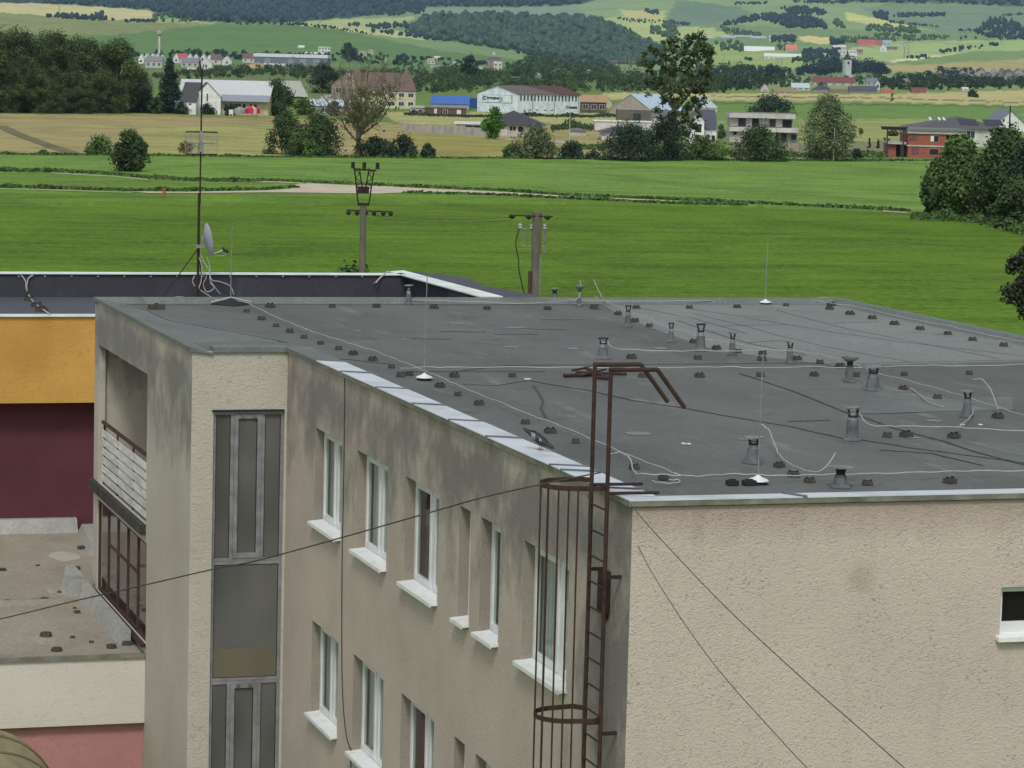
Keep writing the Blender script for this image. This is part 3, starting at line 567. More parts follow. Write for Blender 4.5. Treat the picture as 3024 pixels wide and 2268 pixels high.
for (x, y, w_, lb) in ((2162, 1432, .065, 'low black block left of the white cone, behind the near coping'), (2212, 1432, .075, 'low black block touching the white cone of the near rod')):
    p = atz(x, y+2, -4.96); tag(MB().box((-w_, -.06, 0), (w_, .06, .06)).box((-w_*.6, -.02, .06), (w_*.6, .02, .075)).build('wire_holder_block', M['rubber'], loc=(p.x, p.y, ZR+.006), world=False), lb, 'wire holder')
wire([(1990, 1418), (2030, 1427), (2100, 1425), (2165, 1421), (2235, 1423), (2310, 1426), (2390, 1424), (2460, 1422), (2562, 1420), (2700, 1416), (2805, 1413), (2900, 1411), (3034, 1412)], 'pale wire running just behind the near coping')
blocks([(2301, 1375), (2343, 1403), (2391, 1420)], 'small dark wire holder block on the curved wire between the two nearest vents', 'wire holders between the two nearest vents', 1.05)
wire([(2248, 1318), (2272, 1322), (2290, 1342), (2303, 1365), (2325, 1385), (2360, 1403), (2391, 1414)], 'curved pale wire from the wide near vent down to the near edge', ends={0: .3, 1: .22})
wire([(2391, 1414), (2430, 1408), (2465, 1396)], 'short pale wire rising to the nearest vent with the broad cap', ends={2: .25})
blocks([(2620, 1286), (2676, 1285), (2817, 1289)], 'dark wire holder block on the wire right of the tallest vent', 'wire holders right of the tallest vent', 1.15)
wire([(2536, 1262), (2565, 1272), (2620, 1277), (2676, 1277), (2817, 1280), (2900, 1285), (3034, 1292)], 'pale wire running right from the tallest vent', ends={0: .2})
wire([(2875, 1226), (2868, 1245), (2848, 1265), (2825, 1282)], 'short pale wire curving from the right vent to the front wire')
wire([(2872, 1185), (2895, 1183), (2918, 1195), (2935, 1212), (2947, 1226)], 'bowed pale wire looping from the cap of the right vent', ends={0: .34, 1: .34, 2: .28, 3: .18})
wire([(2688, 1150), (2715, 1170), (2740, 1192), (2785, 1206)], 'loose thin pale wire end lying below the diagonal wire', zt=.03, sag=False)
wire([(1712, 868), (1716, 885), (1704, 899), (1690, 902)], 'thin pale wire hanging from the bowl shaped vent', ends={0: .3, 1: .2, 2: .12})
wire([(1752, 868), (1775, 885), (1783, 898)], 'pale wire end sticking up over the far kerb beside the bowl vent', ends={0: .32})
# coils of wire near the ladder
wire([(1800, 1388), (1830, 1382), (1858, 1392), (1873, 1414), (1900, 1421), (1960, 1423), (2010, 1427)], 'looping pale wire on the near corner of the roof beside the ladder', ends={0: .2, 1: .2, 2: .17})
wire([(1925, 1432), (1955, 1437), (1990, 1438), (2008, 1433), (2000, 1428), (1975, 1429)], 'small loose coil of pale wire behind the near coping', zt=.05)
# rods
def rod(x, yb_, ytop, lab, plate=False):
    p = atz(x, yb_, -4.96); d = (p-Vector((0, 0, CH))).length; H = (yb_-ytop)*d/F/.985
    t = thing('lightning_rod', lab, 'lightning rod', (p.x, p.y, ZR+.006))
    MB().tube([(0, 0, .07), (0, 0, H*.5), (0.01, .0, H)], .011, 6, r1=.007).build('rod', M['steel'], t, world=False)
    if plate:
        MB().lathe([(.42, 0), (.42, .015), (.05, .11), (.02, .13)], (0, 0, 0), 4).build('pyramid_foot', M['rubber'], t, world=False)
        for sx in (-1, 1): MB().tube([(0, 0, .15), (.42*sx, -.05, .05)], .014, 5).build('strut', M['wire'], t, world=False)
    else:
        MB().lathe([(.12, 0), (.11, .03), (.1, .035)], (0, 0, 0), 16).build('concrete_foot', M['rubber'], t, world=False)
        MB().lathe([(.145, .035), (.12, .055), (.045, .085), (.02, .105), (.014, .11)], (0, 0, 0), 18).build('cone', M['white'], t, world=False, smooth=True)
rod(681, 900, 671, 'slim steel rod on a dark pyramid foot beside the satellite dish mast', True)
rod(1253, 1123, 820, 'slim steel rod on a small white cone behind the facade coping')
rod(2260, 899, 707, 'slim steel rod on a white cone at the far roof edge against green field')
rod(2238, 1430, 1052, 'tall slim steel rod on a white cone just behind the near coping')
def litter(x, y, w_, lab):
    p = atz(x, y, -4.96); tag(MB().prism([(-w_, -.03, 0), (-.2*w_, -.05, 0), (w_, -.02, 0), (w_*.8, .05, 0), (-w_*.3, .04, 0), (-w_*.9, .03, 0)], (0, 0, .012)).build('litter_scrap', M['white'], loc=(p.x, p.y, ZR+.009), world=False), lab, 'litter')
litter(1558, 1122, .055, 'small white scrap lying left of the rusty pipes on the roof')
litter(2019, 1313, .03, 'small white scrap on bare felt in front of the ladder hooks, left of two'); litter(2034, 1314, .03, 'small white scrap on bare felt, right of two')
litter(2842, 1257, .03, 'small white scrap left of two below the right vent'); litter(2895, 1257, .03, 'small white scrap right of two below the right vent')
p0 = atz(1690, 1115, -4.96); t = thing('rusty_pipe_bundle', 'heap of rusty steel pipes lying on the roof behind the ladder top', 'scrap pipes', (p0.x, p0.y, ZR+.006))
def rp(a, b, h0=.03, h1=.03, r=.022):
    A = atz(*a, -4.96); B_ = atz(*b, -4.96); A.z = ZR+.006+h0; B_.z = ZR+.006+h1; MB().tube([A, B_], r, 7).build('pipe', M['rust'], t)
rp((1665, 1116), (1763, 1112), r=.03); rp((1700, 1110), (1850, 1111), .05, .03, .026); rp((1728, 1102), (1795, 1122), .08, .03, .025); rp((1690, 1106), (1745, 1100), .06, .09, .02); rp((1760, 1121), (1800, 1124), .03, .03, .028); rp((1715, 1117), (1790, 1107), .04, .09, .018)
# ================================================================ ladder
XL = XF-.20
A1, A2 = atX(1748, 1400, XL), atX(1795, 1400, XL); yL, yR = A1.y, A2.y
ztop = atX(1759, 1078, XL).z; ztop2 = atX(1805, 1092, XL).z; ztop = (ztop+ztop2)/2
ld = thing('caged_ladder', 'tall rusty steel ladder with hoop cage rising above the roof edge', 'ladder', (XL, (yL+yR)/2, 0))
for y in (yL, yR):
    e1 = 1.0*.56; 
    P = [(XL, y, 1.2), (XL, y, ztop), (XL+e1, y, ztop+.0)]; 
    tb = MB().tube([(XL, y, 1.2), (XL, y, ztop)], .026, 8).tube([(XL-.02, y, ztop), (XL+e1, y, ztop)], .026, 8).tube([(XL+e1, y, ztop), (XL+e1+.34, y-.02, ztop-.44)], .026, 8)
    tb.build('rail', M['rust'], ld)
z = 1.5
while z < ZC-.15:
    MB().tube([(XL, yR, z), (XL, yL, z)], .012, 6).build('rung', M['rust'], ld); z += .30
ym = (yL+yR)/2; hr = .36; xc = XL-.34
def hoop(z):
    pts = [(XL, yR-.0, z), (XL-.12, yR-.12, z)]+[(xc-hr*math.sin(a)*1.0, ym-hr*math.cos(a), z) for a in [i*PI/16 for i in range(17)]]+[(XL-.12, yL+.12, z), (XL, yL, z)]
    m = MB(); 
    for i in range(len(pts)-1):
        a, b = Vector(pts[i]), Vector(pts[i+1]); t_ = (b-a).normalized(); n_ = Vector((t_.y, -t_.x, 0))*.006
        m.hexa([a-n_-Vector((0, 0, .028)), b-n_-Vector((0, 0, .028)), b+n_-Vector((0, 0, .028)), a+n_-Vector((0, 0, .028)), a-n_+Vector((0, 0, .028)), b-n_+Vector((0, 0, .028)), b+n_+Vector((0, 0, .028)), a+n_+Vector((0, 0, .028))])
    m.build('hoop', M['rust'], ld)
zh = atX(1748, 1418, XL).z; zh2 = atX(1730, 2092, XL).z
zz = [zh-k*(zh-zh2) for k in range(4)]
for q in zz: hoop(q)
for a in (.12, .42, .75, 1.15, 1.75, 2.6):
    x_, y_ = xc-hr*math.sin(a)+.008, ym-hr*math.cos(a); MB().box((x_-.009, y_-.007, zz[-1]-.03), (x_+.009, y_+.007, zh+.03)).build('cage_bar', M['rust'], ld)
for zq, yy in ((ZC+.05, yL), (ZC+.03, yR)): MB().tube([(XL, yy, zq), (XL+.62, yy-.02, zq)], .02, 6).build('roof_anchor', M['rustd'], ld)
for yy in (yL, yR):
    for zq in ((zh+zh2)/2+.3, zh2-.18, zz[2]+.9): MB().box((XL, yy-.015, zq-.02), (XF, yy+.015, zq+.02)).build('wall_bracket', M['rustd'], ld)
jb = atX(1795, 1745, XF); tag(MB().box((XF-.09, jb.y-.10, jb.z-.26), (XF-.002, jb.y+.12, jb.z+.24)).box((XF-.10, jb.y-.07, jb.z-.2), (XF-.09, jb.y+.09, jb.z+.18)).box((XF-.05, jb.y-.06, jb.z-.34), (XF-.01, jb.y+.0, jb.z-.26)).build('junction_box', M['rust']), 'rusty metal box fixed to the facade behind the ladder', 'metal box')
# joint / down cable on the facade
pts = [(1018, 1105), (1016, 1300), (1013, 1500), (1010, 1650), (1009, 1900), (1012, 2060), (1022, 2170), (1034, 2212), (1036, 2268)]
P = [atX(x, y, XF-.012) for x, y in pts]; P.append(Vector((XF-.012, P[-1].y, 3)))
tag(MB().tube(smooth_path(P, 4), .008, 5).build('facade_cable', M['cable']), 'thin dark cable running down the facade beside the left window column', 'cable')
P = [atX(x, y, XF-.014) for x, y in [(1735, 1460), (1738, 1700), (1722, 2000), (1716, 2268)]]; P.append(Vector((XF-.014, P[-1].y, 2)))
tag(MB().tube(P, .009, 5).build('facade_cable', M['steel']), 'thin grey conduit running down the facade behind the ladder', 'cable')
# overhead cables
def span(a, b, sag, lab, r=.012, mat='cable', name='overhead_cable', n=24):
    a, b = Vector(a), Vector(b); P = [a.lerp(b, i/n)-Vector((0, 0, sag*4*(i/n)*(1-i/n))) for i in range(n+1)]
    return tag(MB().tube(P, r, 5).build(name, M[mat], smooth=True), lab, 'cable')
def atd(x, y, d):   # point at distance d along the ray
    r = ray(x, y); return Vector((0, 0, CH))+r*d
# cable from the cage to the lower left
P = [atd(x, y, dd) for x, y, dd in [(1775, 1395, 31.7), (1600, 1430, 31.5), (1430, 1468, 31.8), (1260, 1516, 32.2), (1000, 1590, 33), (760, 1655, 34), (620, 1683, 35), (430, 1727, 36.5), (210, 1777, 38), (0, 1828, 40), (-200, 1870, 42)]]
tag(MB().tube(smooth_path(P, 5), .0085, 5).build('overhead_cable', M['cable'], smooth=True), 'dark cable swung from the ladder cage down across the facade to the left', 'cable')
P = [atd(x, y, dd) for x, y, dd in [(1862, 1490, 30.9), (1940, 1580, 30.2), (2140, 1790, 29), (2360, 1995, 27.8), (2520, 2135, 27), (2690, 2285, 26), (2900, 2470, 25)]]
tag(MB().tube(smooth_path(P, 5), .005, 5).build('overhead_cable', M['cable'], smooth=True), 'thin dark cable crossing the near wall, the upper of two', 'cable')
P = [atd(x, y, dd) for x, y, dd in [(1884, 1612, 30.9), (1925, 1690, 30.2), (2020, 1840, 29), (2130, 1988, 28.2), (2260, 2135, 27.4), (2400, 2285, 26.5), (2600, 2480, 25)]]
tag(MB().tube(smooth_path(P, 5), .0045, 5).build('overhead_cable', M['cable'], smooth=True), 'thin dark cable crossing the near wall, the lower of two', 'cable')
# ================================================================ pigeon on the coping
def pigeon():
    g = atz(1592, 1326, -4.83)
    hd = Vector((1.05, -1, 0)).normalized(); sd_ = Vector((-hd.y, hd.x, 0))*-1
    def W_(a, s, z): return Vector((g.x, g.y, ZC-.008))+hd*a*1.22+sd_*s*1.2+Vector((0, 0, z*1.06))
    rings = [(-.19, .245, .006, .012), (-.16, .232, .022, .010), (-.12, .205, .030, .016), (-.08, .178, .040, .032), (-.04, .152, .056, .048), (0, .128, .062, .056), (.035, .108, .058, .053),
             (.065, .09, .046, .044), (.09, .075, .032, .033), (.112, .062, .024, .026), (.132, .052, .0235, .024), (.15, .043, .021, .021), (.163, .036, .013, .013), (.168, .032, .006, .006)]
    n = 12; vs = []; fs = []
    for a, z, rw, rh in rings:
        for j in range(n): w = 2*PI*j/n; vs.append(W_(a+.3*rh*math.sin(w), rw*math.cos(w), z+rh*math.sin(w)))
    for i in range(len(rings)-1):
        for j in range(n): fs.append((i*n+j, i*n+(j+1) % n, (i+1)*n+(j+1) % n, (i+1)*n+j))
    fs += [tuple(range(n)), tuple(range((len(rings)-1)*n, len(rings)*n))[::-1]]
    body = MB().add(vs, fs).build('pigeon', M['pigd'], smooth=True, loc=(g.x, g.y, ZC))
    tag(body, 'dark grey pigeon with barred wings pecking on the facade coping', 'pigeon')
    for s in (1, -1):
        wv = []; prof = [(.055, .116, .006), (.03, .133, .035), (-.02, .158, .05), (-.07, .185, .045), (-.12, .208, .03), (-.165, .232, .008)]
        for a, z, w_ in prof:
            base = .052 if a > -.05 else .045 if a > -.1 else .028
            for t_ in (-1, -.35, .35, 1): wv.append(W_(a-.0, s*(base+.014*(1-t_*t_)), z+w_*t_*.75-.005))
        wf = [(i*4+j, i*4+j+1, (i+1)*4+j+1, (i+1)*4+j) for i in range(5) for j in range(3)]
        wm = MB().add(wv, wf, 0); wm.m = [(0, 0, 0, 1, 1, 1, 0, 0, 0, 1, 1, 1, 1, 1, 1)[i] for i in range(15)]; wm.build('wing', [M['pigw'], M['pigd']], body, smooth=True)
        MB().tube([W_(.01, s*.028, .10), W_(.02, s*.03, .05), W_(.005, s*.03, .004)], .005, 5).tube([W_(-.015, s*.03, .006), W_(.04, s*.03, .006)], .004, 4).tube([W_(.005, s*.03, .006), W_(.035, s*.045, .006)], .003, 4).tube([W_(.005, s*.03, .006), W_(.035, s*.015, .006)], .003, 4).build('leg', M['pigl'], body)
        MB().lathe([(.001, -.004), (.004, 0), (.001, .004)], W_(.145, s*.021, .052), 8).build('eye', M['pige'], body)
    MB().tube([W_(.166, 0, .033), W_(.186, 0, .019)], .0055, 6, r1=.0015).build('beak', M['rubber'], body)
M['pigd'] = basic('dark_pigeon_feathers', lin(44, 46, 52), lin(30, 32, 38), 30, .6); M['pige'] = basic('pigeon_eye', (.35, .08, .02, 1), (.3, .05, .01, 1), 3, .3); M['pigl'] = basic('pigeon_leg', (.25, .06, .05, 1), (.2, .05, .04, 1), 3, .6)
m, n, bs = newmat('barred_wing_feathers'); tc = N(n, 'TexCoord').outputs['Object']; wv = N(n, 'TexWave', i_Scale=13.0, i_Distortion=1.2); wv.bands_direction = 'Y'; L(n, tc, wv.inputs['Vector'])
L(n, ramp(n, wv.outputs['Fac'], .3, .6, lin(110, 110, 112), lin(146, 148, 150)), bs.inputs['Base Color']); bs.inputs['Roughness'].default_value = .6; M['pigw'] = m
pigeon()
# ================================================================ YELLOW BUILDING AND LOW ROOF behind / left
YY = 66.0; zY = atY(140, 930, YY).z - CH          # roof edge level
zyb = atY(140, 1190, YY).z; LOWZ = CH-10.91
YP = atz(300, 880, zY-.03).y; zP = atY(300, 806, YP).z; zPr = zP-CH
yb_ = thing('yellow_building', 'yellow and maroon rendered building with black felt roof behind the beige one', 'building', (5, 66, 0))
P1, P2 = atz(1172, 799, zPr), atz(1481, 875, zPr)
XE = P1.x
MB().quad((-14, YY, zyb), (XE, YY, zyb), (XE, YY, CH+zY-.03), (-14, YY, CH+zY-.03)).quad((-14, YY, zyb), (XE, YY, zyb), (XE, YY+.7, zyb), (-14, YY+.7, zyb)).build('yellow_wall', M['yellow'], yb_)
MB().quad((-14, YY+.6, 0), (XE, YY+.6, 0), (XE, YY+.6, zyb), (-14, YY+.6, zyb)).build('maroon_wall', M['maroon'], yb_)
MB().prism([(-14, YY, CH+zY-.04), (P2.x, YY, CH+zY-.04), (P1.x, YP, CH+zY-.04), (-14, YP, CH+zY-.04)], (0, 0, .03)).build('roof', M['feltb'], yb_)
MB().box((-14, YY-.07, CH+zY-.035), (12.5, YY+.10, CH+zY+.015)).build('roof_edge_strip', M['copew'], yb_)
MB().box((-14, YP, CH+zY-.04), (XE, YP+.3, zP-.03)).build('parapet', M['feltk'], yb_)
MB().box((-14, YP-.06, zP-.03), (XE-.1, YP+.36, zP)).build('parapet_coping', M['copew'], yb_)
sc_ = MB().prism([(P1.x-.05, YP+.3, CH+zY-.2), (P2.x-.05, P2.y-1, CH+zY-.2), (P2.x+.25, P2.y-1, CH+zY-.2), (P1.x+.25, YP+.3, CH+zY-.2)], (0, 0, zP-.03-CH-zY+.2)); sc_.build('side_parapet', M['feltk'], yb_)
q0, q1, q2, q3 = atz(1150, 801, zPr), atz(1419, 876, zPr), atz(1487, 876, zPr), atz(1192, 798, zPr)
cz = MB(); nseg = 3
for k in range(nseg):
    a = k/nseg; b = (k+1)/nseg; f1 = q0.lerp(q1, a); f2 = q0.lerp(q1, b-.004); g1 = q3.lerp(q2, a); g2 = q3.lerp(q2, b-.004)
    cz.prism([(f1.x, f1.y, zP+.002*k), (f2.x, f2.y, zP+.002*k), (g2.x, g2.y, zP+.002*k), (g1.x, g1.y, zP+.002*k)][::-1], (0, 0, -.03))
cz.build('side_coping', M['copew'], yb_)
rr = [atz(x, y, zPr-.1) for x, y in ((1200, 799), (1382, 820), (1432, 845), (1592, 872), (1600, 900), (1440, 900))]
MB().prism([(p.x, p.y, p.z-.25) for p in rr], (0, 0, .25)).build('side_roof', M['feltb'], yb_)
MB().quad((-14, YP+.3, 0), (XE, YP+.3, 0), (XE, YP+.3, zP-.05), (-14, YP+.3, zP-.05)).build('rear_wall', M['yellow'], yb_)
nl = MB()
for i in range(14):
    x = i*78+55; p = atY(x, 816, YP-.004); nl.lathe([(.03, -.02), (.03, .02)], (p.x, YP-.02, p.z), 8)
nl.build('fixing_discs', M['steel'], yb_)
for pts in ([(62, 812), (75, 830), (78, 855), (85, 872), (98, 890), (118, 908), (145, 926)], [(98, 812), (84, 822), (79, 845), (80, 860)]):
    P = [(atY(x, y, YP-.05) if y < 880 else atz(x, y, zY+.04)) for x, y in pts]
    tag(MB().tube(smooth_path(P, 4), .018, 5).build('lightning_wire', M['wire']), 'pale wire drooping over the black parapet at far left' if len(pts) == 7 else 'short pale branch wire beside the drooping one at far left', 'wire')
for i, (x, y) in enumerate(((87, 887), (110, 905), (123, 918))):
    p = atz(x, y, zY); o = dup(hold, (p.x, p.y, CH+zY-.01), .3*i, 'small dark wire holder block on the blue grey roof at far left', 'wire holders on the far left roof'); o.scale = (1.4, 1.4, 1.2)
P = [atY(x, y, YP-.05) if y < 850 else atz(x, y, zY+.04) for x, y in ((1148, 800), (1125, 818), (1105, 838), (1080, 856), (1062, 865))]
tag(MB().tube(smooth_path(P, 4), .02, 5).build('lightning_wire', M['wire']), 'pale wire sliding down the black parapet left of the slanting coping', 'wire')
P = [atz(x, y, -5.0) for x, y in ((284, 917), (300, 908), (318, 897))]; P[0].x = XT-.1
# low roof
LB = thing('low_annex', 'low annex with dusty felt roof, cream band and pink wall at lower left', 'building', (4, 58, 0))
YL0 = 52.30
MB().prism([(-14, YL0+.05, LOWZ), (XT-.002, YL0+.05, LOWZ), (XT-.002, YB+.02, LOWZ), (12.5, YB+.02, LOWZ), (12.5, YY+.6, LOWZ), (-14, YY+.6, LOWZ)], (0, 0, -.2)).build('roof', M['feltl'], LB)
MB().prism([(-14, YL0-.05, LOWZ-.06), (XT-.003, YL0-.05, LOWZ-.06), (XT-.003, YL0+.05, LOWZ-.06), (-14, YL0+.05, LOWZ-.06)], (0, 0, .075)).build('roof_drip_edge', M['drip'], LB)
MB().quad((-14, YL0, CH-12.2), (XT-.003, YL0, CH-12.2), (XT-.003, YL0, LOWZ), (-14, YL0, LOWZ)).quad((-14, YL0, CH-12.2), (XT-.003, YL0, CH-12.2), (XT-.003, YL0+.2, CH-12.2), (-14, YL0+.2, CH-12.2)).build('cream_band', M['cream'], LB)
MB().quad((-14, YL0+.16, 0), (XT-.003, YL0+.16, 0), (XT-.003, YL0+.16, CH-12.2), (-14, YL0+.16, CH-12.2)).build('pink_wall', M['pink'], LB)
MB().hexa([(-14, YY+.15, LOWZ), (XT+.9, YY+.15, LOWZ), (XT+.9, YY+.59, LOWZ), (-14, YY+.59, LOWZ), (-14, YY+.4, LOWZ+.3), (XT+.9, YY+.4, LOWZ+.3), (XT+.9, YY+.59, LOWZ+.3), (-14, YY+.59, LOWZ+.3)]).build('felt_upstand', M['feltu'], LB)
def kerb(px, w0, h):   # px: list of (x,y) on roof plane left edge of kerb
    P = [atz(x, y, -10.91) for x, y in px]; m = MB(); XK = XT-.12 if P[0].y < YB else P[0].x+1.4
    for i in range(len(P)-1):
        a, b = P[i], P[i+1]
        m.hexa([(a.x-.06, a.y, LOWZ), (XK, a.y, LOWZ), (XK, b.y, LOWZ), (b.x-.06, b.y, LOWZ), (a.x+.04, a.y+.02, LOWZ+h), (XK, a.y+.02, LOWZ+h), (XK, b.y-.02, LOWZ+h), (b.x+.04, b.y-.02, LOWZ+h)])
    m.build('felt_kerb', M['feltu'], LB)
kerb([(365, 1905), (335, 1880), (300, 1840), (270, 1800), (240, 1775), (222, 1745)], .5, .28); kerb([(222, 1762), (182, 1748), (188, 1712)], .6, .32); kerb([(268, 1640), (245, 1600), (236, 1575)], .5, .22)
# low ridge across the roof
P = [atz(x, y, -10.91) for x, y in ((-20, 1783), (185, 1778))]
MB().hexa([(-14, P[0].y-.3, LOWZ-.0), (P[1].x, P[1].y-.3, LOWZ), (P[1].x, P[1].y+.5, LOWZ), (-14, P[0].y+.5, LOWZ), (-14, P[0].y-.02, LOWZ+.07), (P[1].x, P[1].y-.02, LOWZ+.07), (P[1].x, P[1].y+.02, LOWZ+.07), (-14, P[0].y+.02, LOWZ+.07)]).build('roof_ridge', M['feltl'], LB)
c = atz(190, 1643, -10.91); e = atz(238, 1643, -10.91)
MB().prism([(c.x+(e.x-c.x)*math.cos(t)*random.uniform(.9, 1.1), c.y+.6*math.sin(t)*random.uniform(.85, 1.1), LOWZ+.002) for t in [i*PI/9 for i in range(18)]], (0, 0, .003)).build('pale_dried_puddle', M['puddle'] if 'puddle' in M else basic('pale_puddle_mark', lin(186, 186, 180), lin(168, 168, 160), 4, .8), LB)
for i, (x, y, s_, lb) in enumerate([(240, 1621, 1.1, 'black rubble lump near the pale puddle mark on the low roof'), (226, 1682, 1.1, 'dark rag like lump below the pale puddle mark on the low roof'), (112, 1671, .5, 'tiny dark pebble left of the dark rag on the low roof'), (8, 1685, .9, 'dark lump at the left frame edge on the low roof'),
        (22, 1779, .9, 'dark block at the left end of the low roof ridge'), (132, 1774, 1.1, 'dark block at the right part of the low roof ridge'), (138, 1879, 1.3, 'largest dark square block in the middle of the front low roof'), (167, 1923, 1.2, 'brown block near the front edge of the low roof'),
        (330, 1914, 1.15, 'grey block at the front edge of the low roof by the kerb'), (375, 1904, 1.3, 'black lump in the front right corner of the low roof'), (214, 1884, .6, 'small dark stone right of the largest square block'), (269, 1898, .6, 'small dark stone beside the front end of the kerb'),
        (228, 1810, .8, 'dark round stone beside the back end of the long kerb'), (221, 1797, .5, 'tiny dark stone beside the back end of the long kerb'), (176, 1750, .6, 'reddish stone at the foot of the grey kerb')]):
    p = atz(x, y, -10.91); r_ = .095*s_
    vs = [(p.x+r_*math.cos(j*PI/3+i)*random.uniform(.8, 1.2)*k, p.y+r_*math.sin(j*PI/3+i)*random.uniform(.8, 1.2)*k, LOWZ+z_) for k, z_ in ((1, 0), (.8, .06*s_)) for j in range(6)]
    m = MB().add(vs, [tuple(range(6))[::-1], tuple(range(6, 12))]+[(j, (j+1) % 6, 6+(j+1) % 6, 6+j) for j in range(6)])
    tag(m.build('rubble_block', M['block'], loc=(p.x, p.y, LOWZ)), lb, 'block')
# curved canopy, bottom left
ya, yb2 = 46.0, 50.5; cz0 = atY(-60, 2150, yb2); Rr = 1.3; cx = atY(-62, 2188, yb2).x; cn = MB(); e = []
for k in range(13):
    a = PI/2-k*.125; e.append((cx+Rr*1.0*math.cos(a), cz0.z-Rr*1.0+Rr*1.0*math.sin(a)))
e = [(-6, e[0][1])]+e
for i in range(len(e)-1):
    (xa, za), (xb, zb) = e[i], e[i+1]; cn.hexa([(xa, ya, za-.03), (xb, ya, zb-.03), (xb, yb2, zb-.03), (xa, yb2, za-.03), (xa, ya, za), (xb, ya, zb), (xb, yb2, zb), (xa, yb2, za)])
ct = thing('curved_canopy', 'tan curved sheet canopy in the bottom left corner', 'canopy', (cx, ya, 0))
M['tan'] = basic('tan_canopy_sheet', lin(150, 140, 104), lin(124, 116, 88), 3, .6, stretch=(1, .3, 1)); M['tan2'] = basic('canopy_batten', lin(104, 94, 72), lin(84, 76, 60), 3, .7)
cn.build('canopy_sheet', M['tan'], ct)
for yq in (ya-.03, 47.3, 48.6, 49.9): 
    MB().tube([(x, yq, z+.015) for x, z in e], .025, 5).build('batten', M['tan2'], ct)
for x in (cx-2, cx+.2): MB().box((x-.04, ya+.1, 0), (x+.04, ya+.18, e[0][1]-.05)).build('post', M['tan2'], ct)
# ================================================================ mast, dish, antenna
zb = CH+zY-.01; pm = atY(584, 866, YP-.4); XM, YM = pm.x, pm.y; ztm = atY(588, 165, YM).z
ms = thing('antenna_mast', 'tall thin rusty mast standing by the black parapet at left', 'mast', (XM, YM, zb))
MB().tube([(XM, YM, zb), (XM, YM, zb+2.6)], .034, 8).build('lower_tube', M['rustd'], ms)
MB().tube([(XM+.02, YM, zb+2.3), (XM+.03, YM, ztm-.45)], .021, 7).build('upper_tube', M['rustd'], ms)
MB().tube([(XM+.03, YM, ztm-.45), (XM-.03, YM, ztm-.15), (XM+.05, YM, ztm-.05)], .022, 6).tube([(XM+.03, YM, ztm-.47), (XM+.06, YM, ztm-.2)], .016, 5).build('bent_tip', M['rustd'], ms)
for dx, dy in ((-.95, -.3), (.25, .5)): MB().tube([(XM, YM, zb+1.25), (XM+dx, YM+dy, zb+.02)], .014, 5).build('brace', M['rustd'], ms)
MB().box((XM-1.4, YM-.35, zb), (XM+.1, YM-.25, zb+.05)).build('foot_beam', M['rustd'], ms)
dd = atY(606, 708, YM-.15); ds = thing('satellite_dish', 'grey oval satellite dish seen almost edge on, fixed to the mast', 'satellite dish', tuple(dd))
def dishmesh(R, back):
    vs = []; fs = []; nr, na = 6, 28
    for i in range(nr+1):
        r = R*i/nr
        for j in range(na): w = 2*PI*j/na; vs.append((r*math.cos(w)*.94, .35*r*r/R/1.4-back, r*math.sin(w)*1.05))
    for i in range(nr):
        for j in range(na): fs.append((i*na+j, i*na+(j+1) % na, (i+1)*na+(j+1) % na, (i+1)*na+j))
    return vs, fs
# dish opening axis points along +X mostly, tilted up and slightly towards the viewer's right
v1, f1 = dishmesh(.37, 0); v2, f2 = dishmesh(.375, .012)
Rm = Matrix.Rotation(math.radians(-88), 3, 'Z') @ Matrix.Rotation(math.radians(10), 3, 'X')
dm = MB().add([Rm @ Vector(p) for p in v1], f1).add([Rm @ Vector(p) for p in v2], f2); dm.build('reflector', M['dish'], ds, world=False, smooth=True)
MB().tube([Rm @ Vector((.37*math.cos(w)*.94, .0925, .37*math.sin(w)*1.05)) for w in [i*2*PI/28 for i in range(28)]], .012, 5, close=True).build('rim', M['dish'], ds, world=False)
ea = Rm @ Vector((0, .09, -.39)); eb = atY(660, 738, YM-.15)-dd
MB().tube([ea, eb], .016, 6).build('feed_arm', M['wire'], ds, world=False)
MB().tube([eb, eb+Vector((.12, -.02, -.05))], .035, 8).tube([eb+Vector((.0, 0, 0)), eb+Vector((-.02, 0, .06))], .025, 6).build('receiver_head', M['rubber'], ds, world=False)
MB().tube(smooth_path([eb, eb+Vector((.06, 0, -.1)), eb+Vector((-.05, 0, -.14)), ea], 4), .006, 4).build('feed_cable', M['wire'], ds, world=False)
MB().box((-.22, -.04, -.2), (-.02, .04, -.12)).box((-.1, -.03, -.2), (-.05, .03, .1)).build('mount', M['steel'], ds, world=False)
for k, pts in enumerate([[(592, 745), (600, 770), (618, 800), (622, 830), (650, 868)], [(588, 760), (596, 790), (594, 830), (588, 850), (600, 862), (640, 885), (690, 893)], [(612, 760), (620, 790), (624, 825), (650, 832), (680, 845), (690, 870)], [(575, 815), (568, 830), (575, 845)], [(596, 800), (610, 815), (600, 840), (612, 862), (632, 850), (620, 835)]]):
    P = [atY(x, y, YM-.1-.2*(k % 2)) if y < 872 else atY(x, y, YM-1.5) for x, y in pts]
    tag(MB().tube(smooth_path(P, 5), .011, 5).build('antenna_cable', M['wire']), ['pale cable hanging straight from the satellite dish', 'pale cable drooping along the mast foot and over to the roof', 'pale cable sweeping right from below the dish to the rod', 'short pale cable hanging left of the mast over the white coping', 'tangled pale cable loop right of the mast foot'][k], 'cable')
ag = thing('grid_antenna', 'square wire grid antenna in two panels halfway up the mast', 'antenna', (XM+.02, YM-.06, atY(584, 422, YM).z))
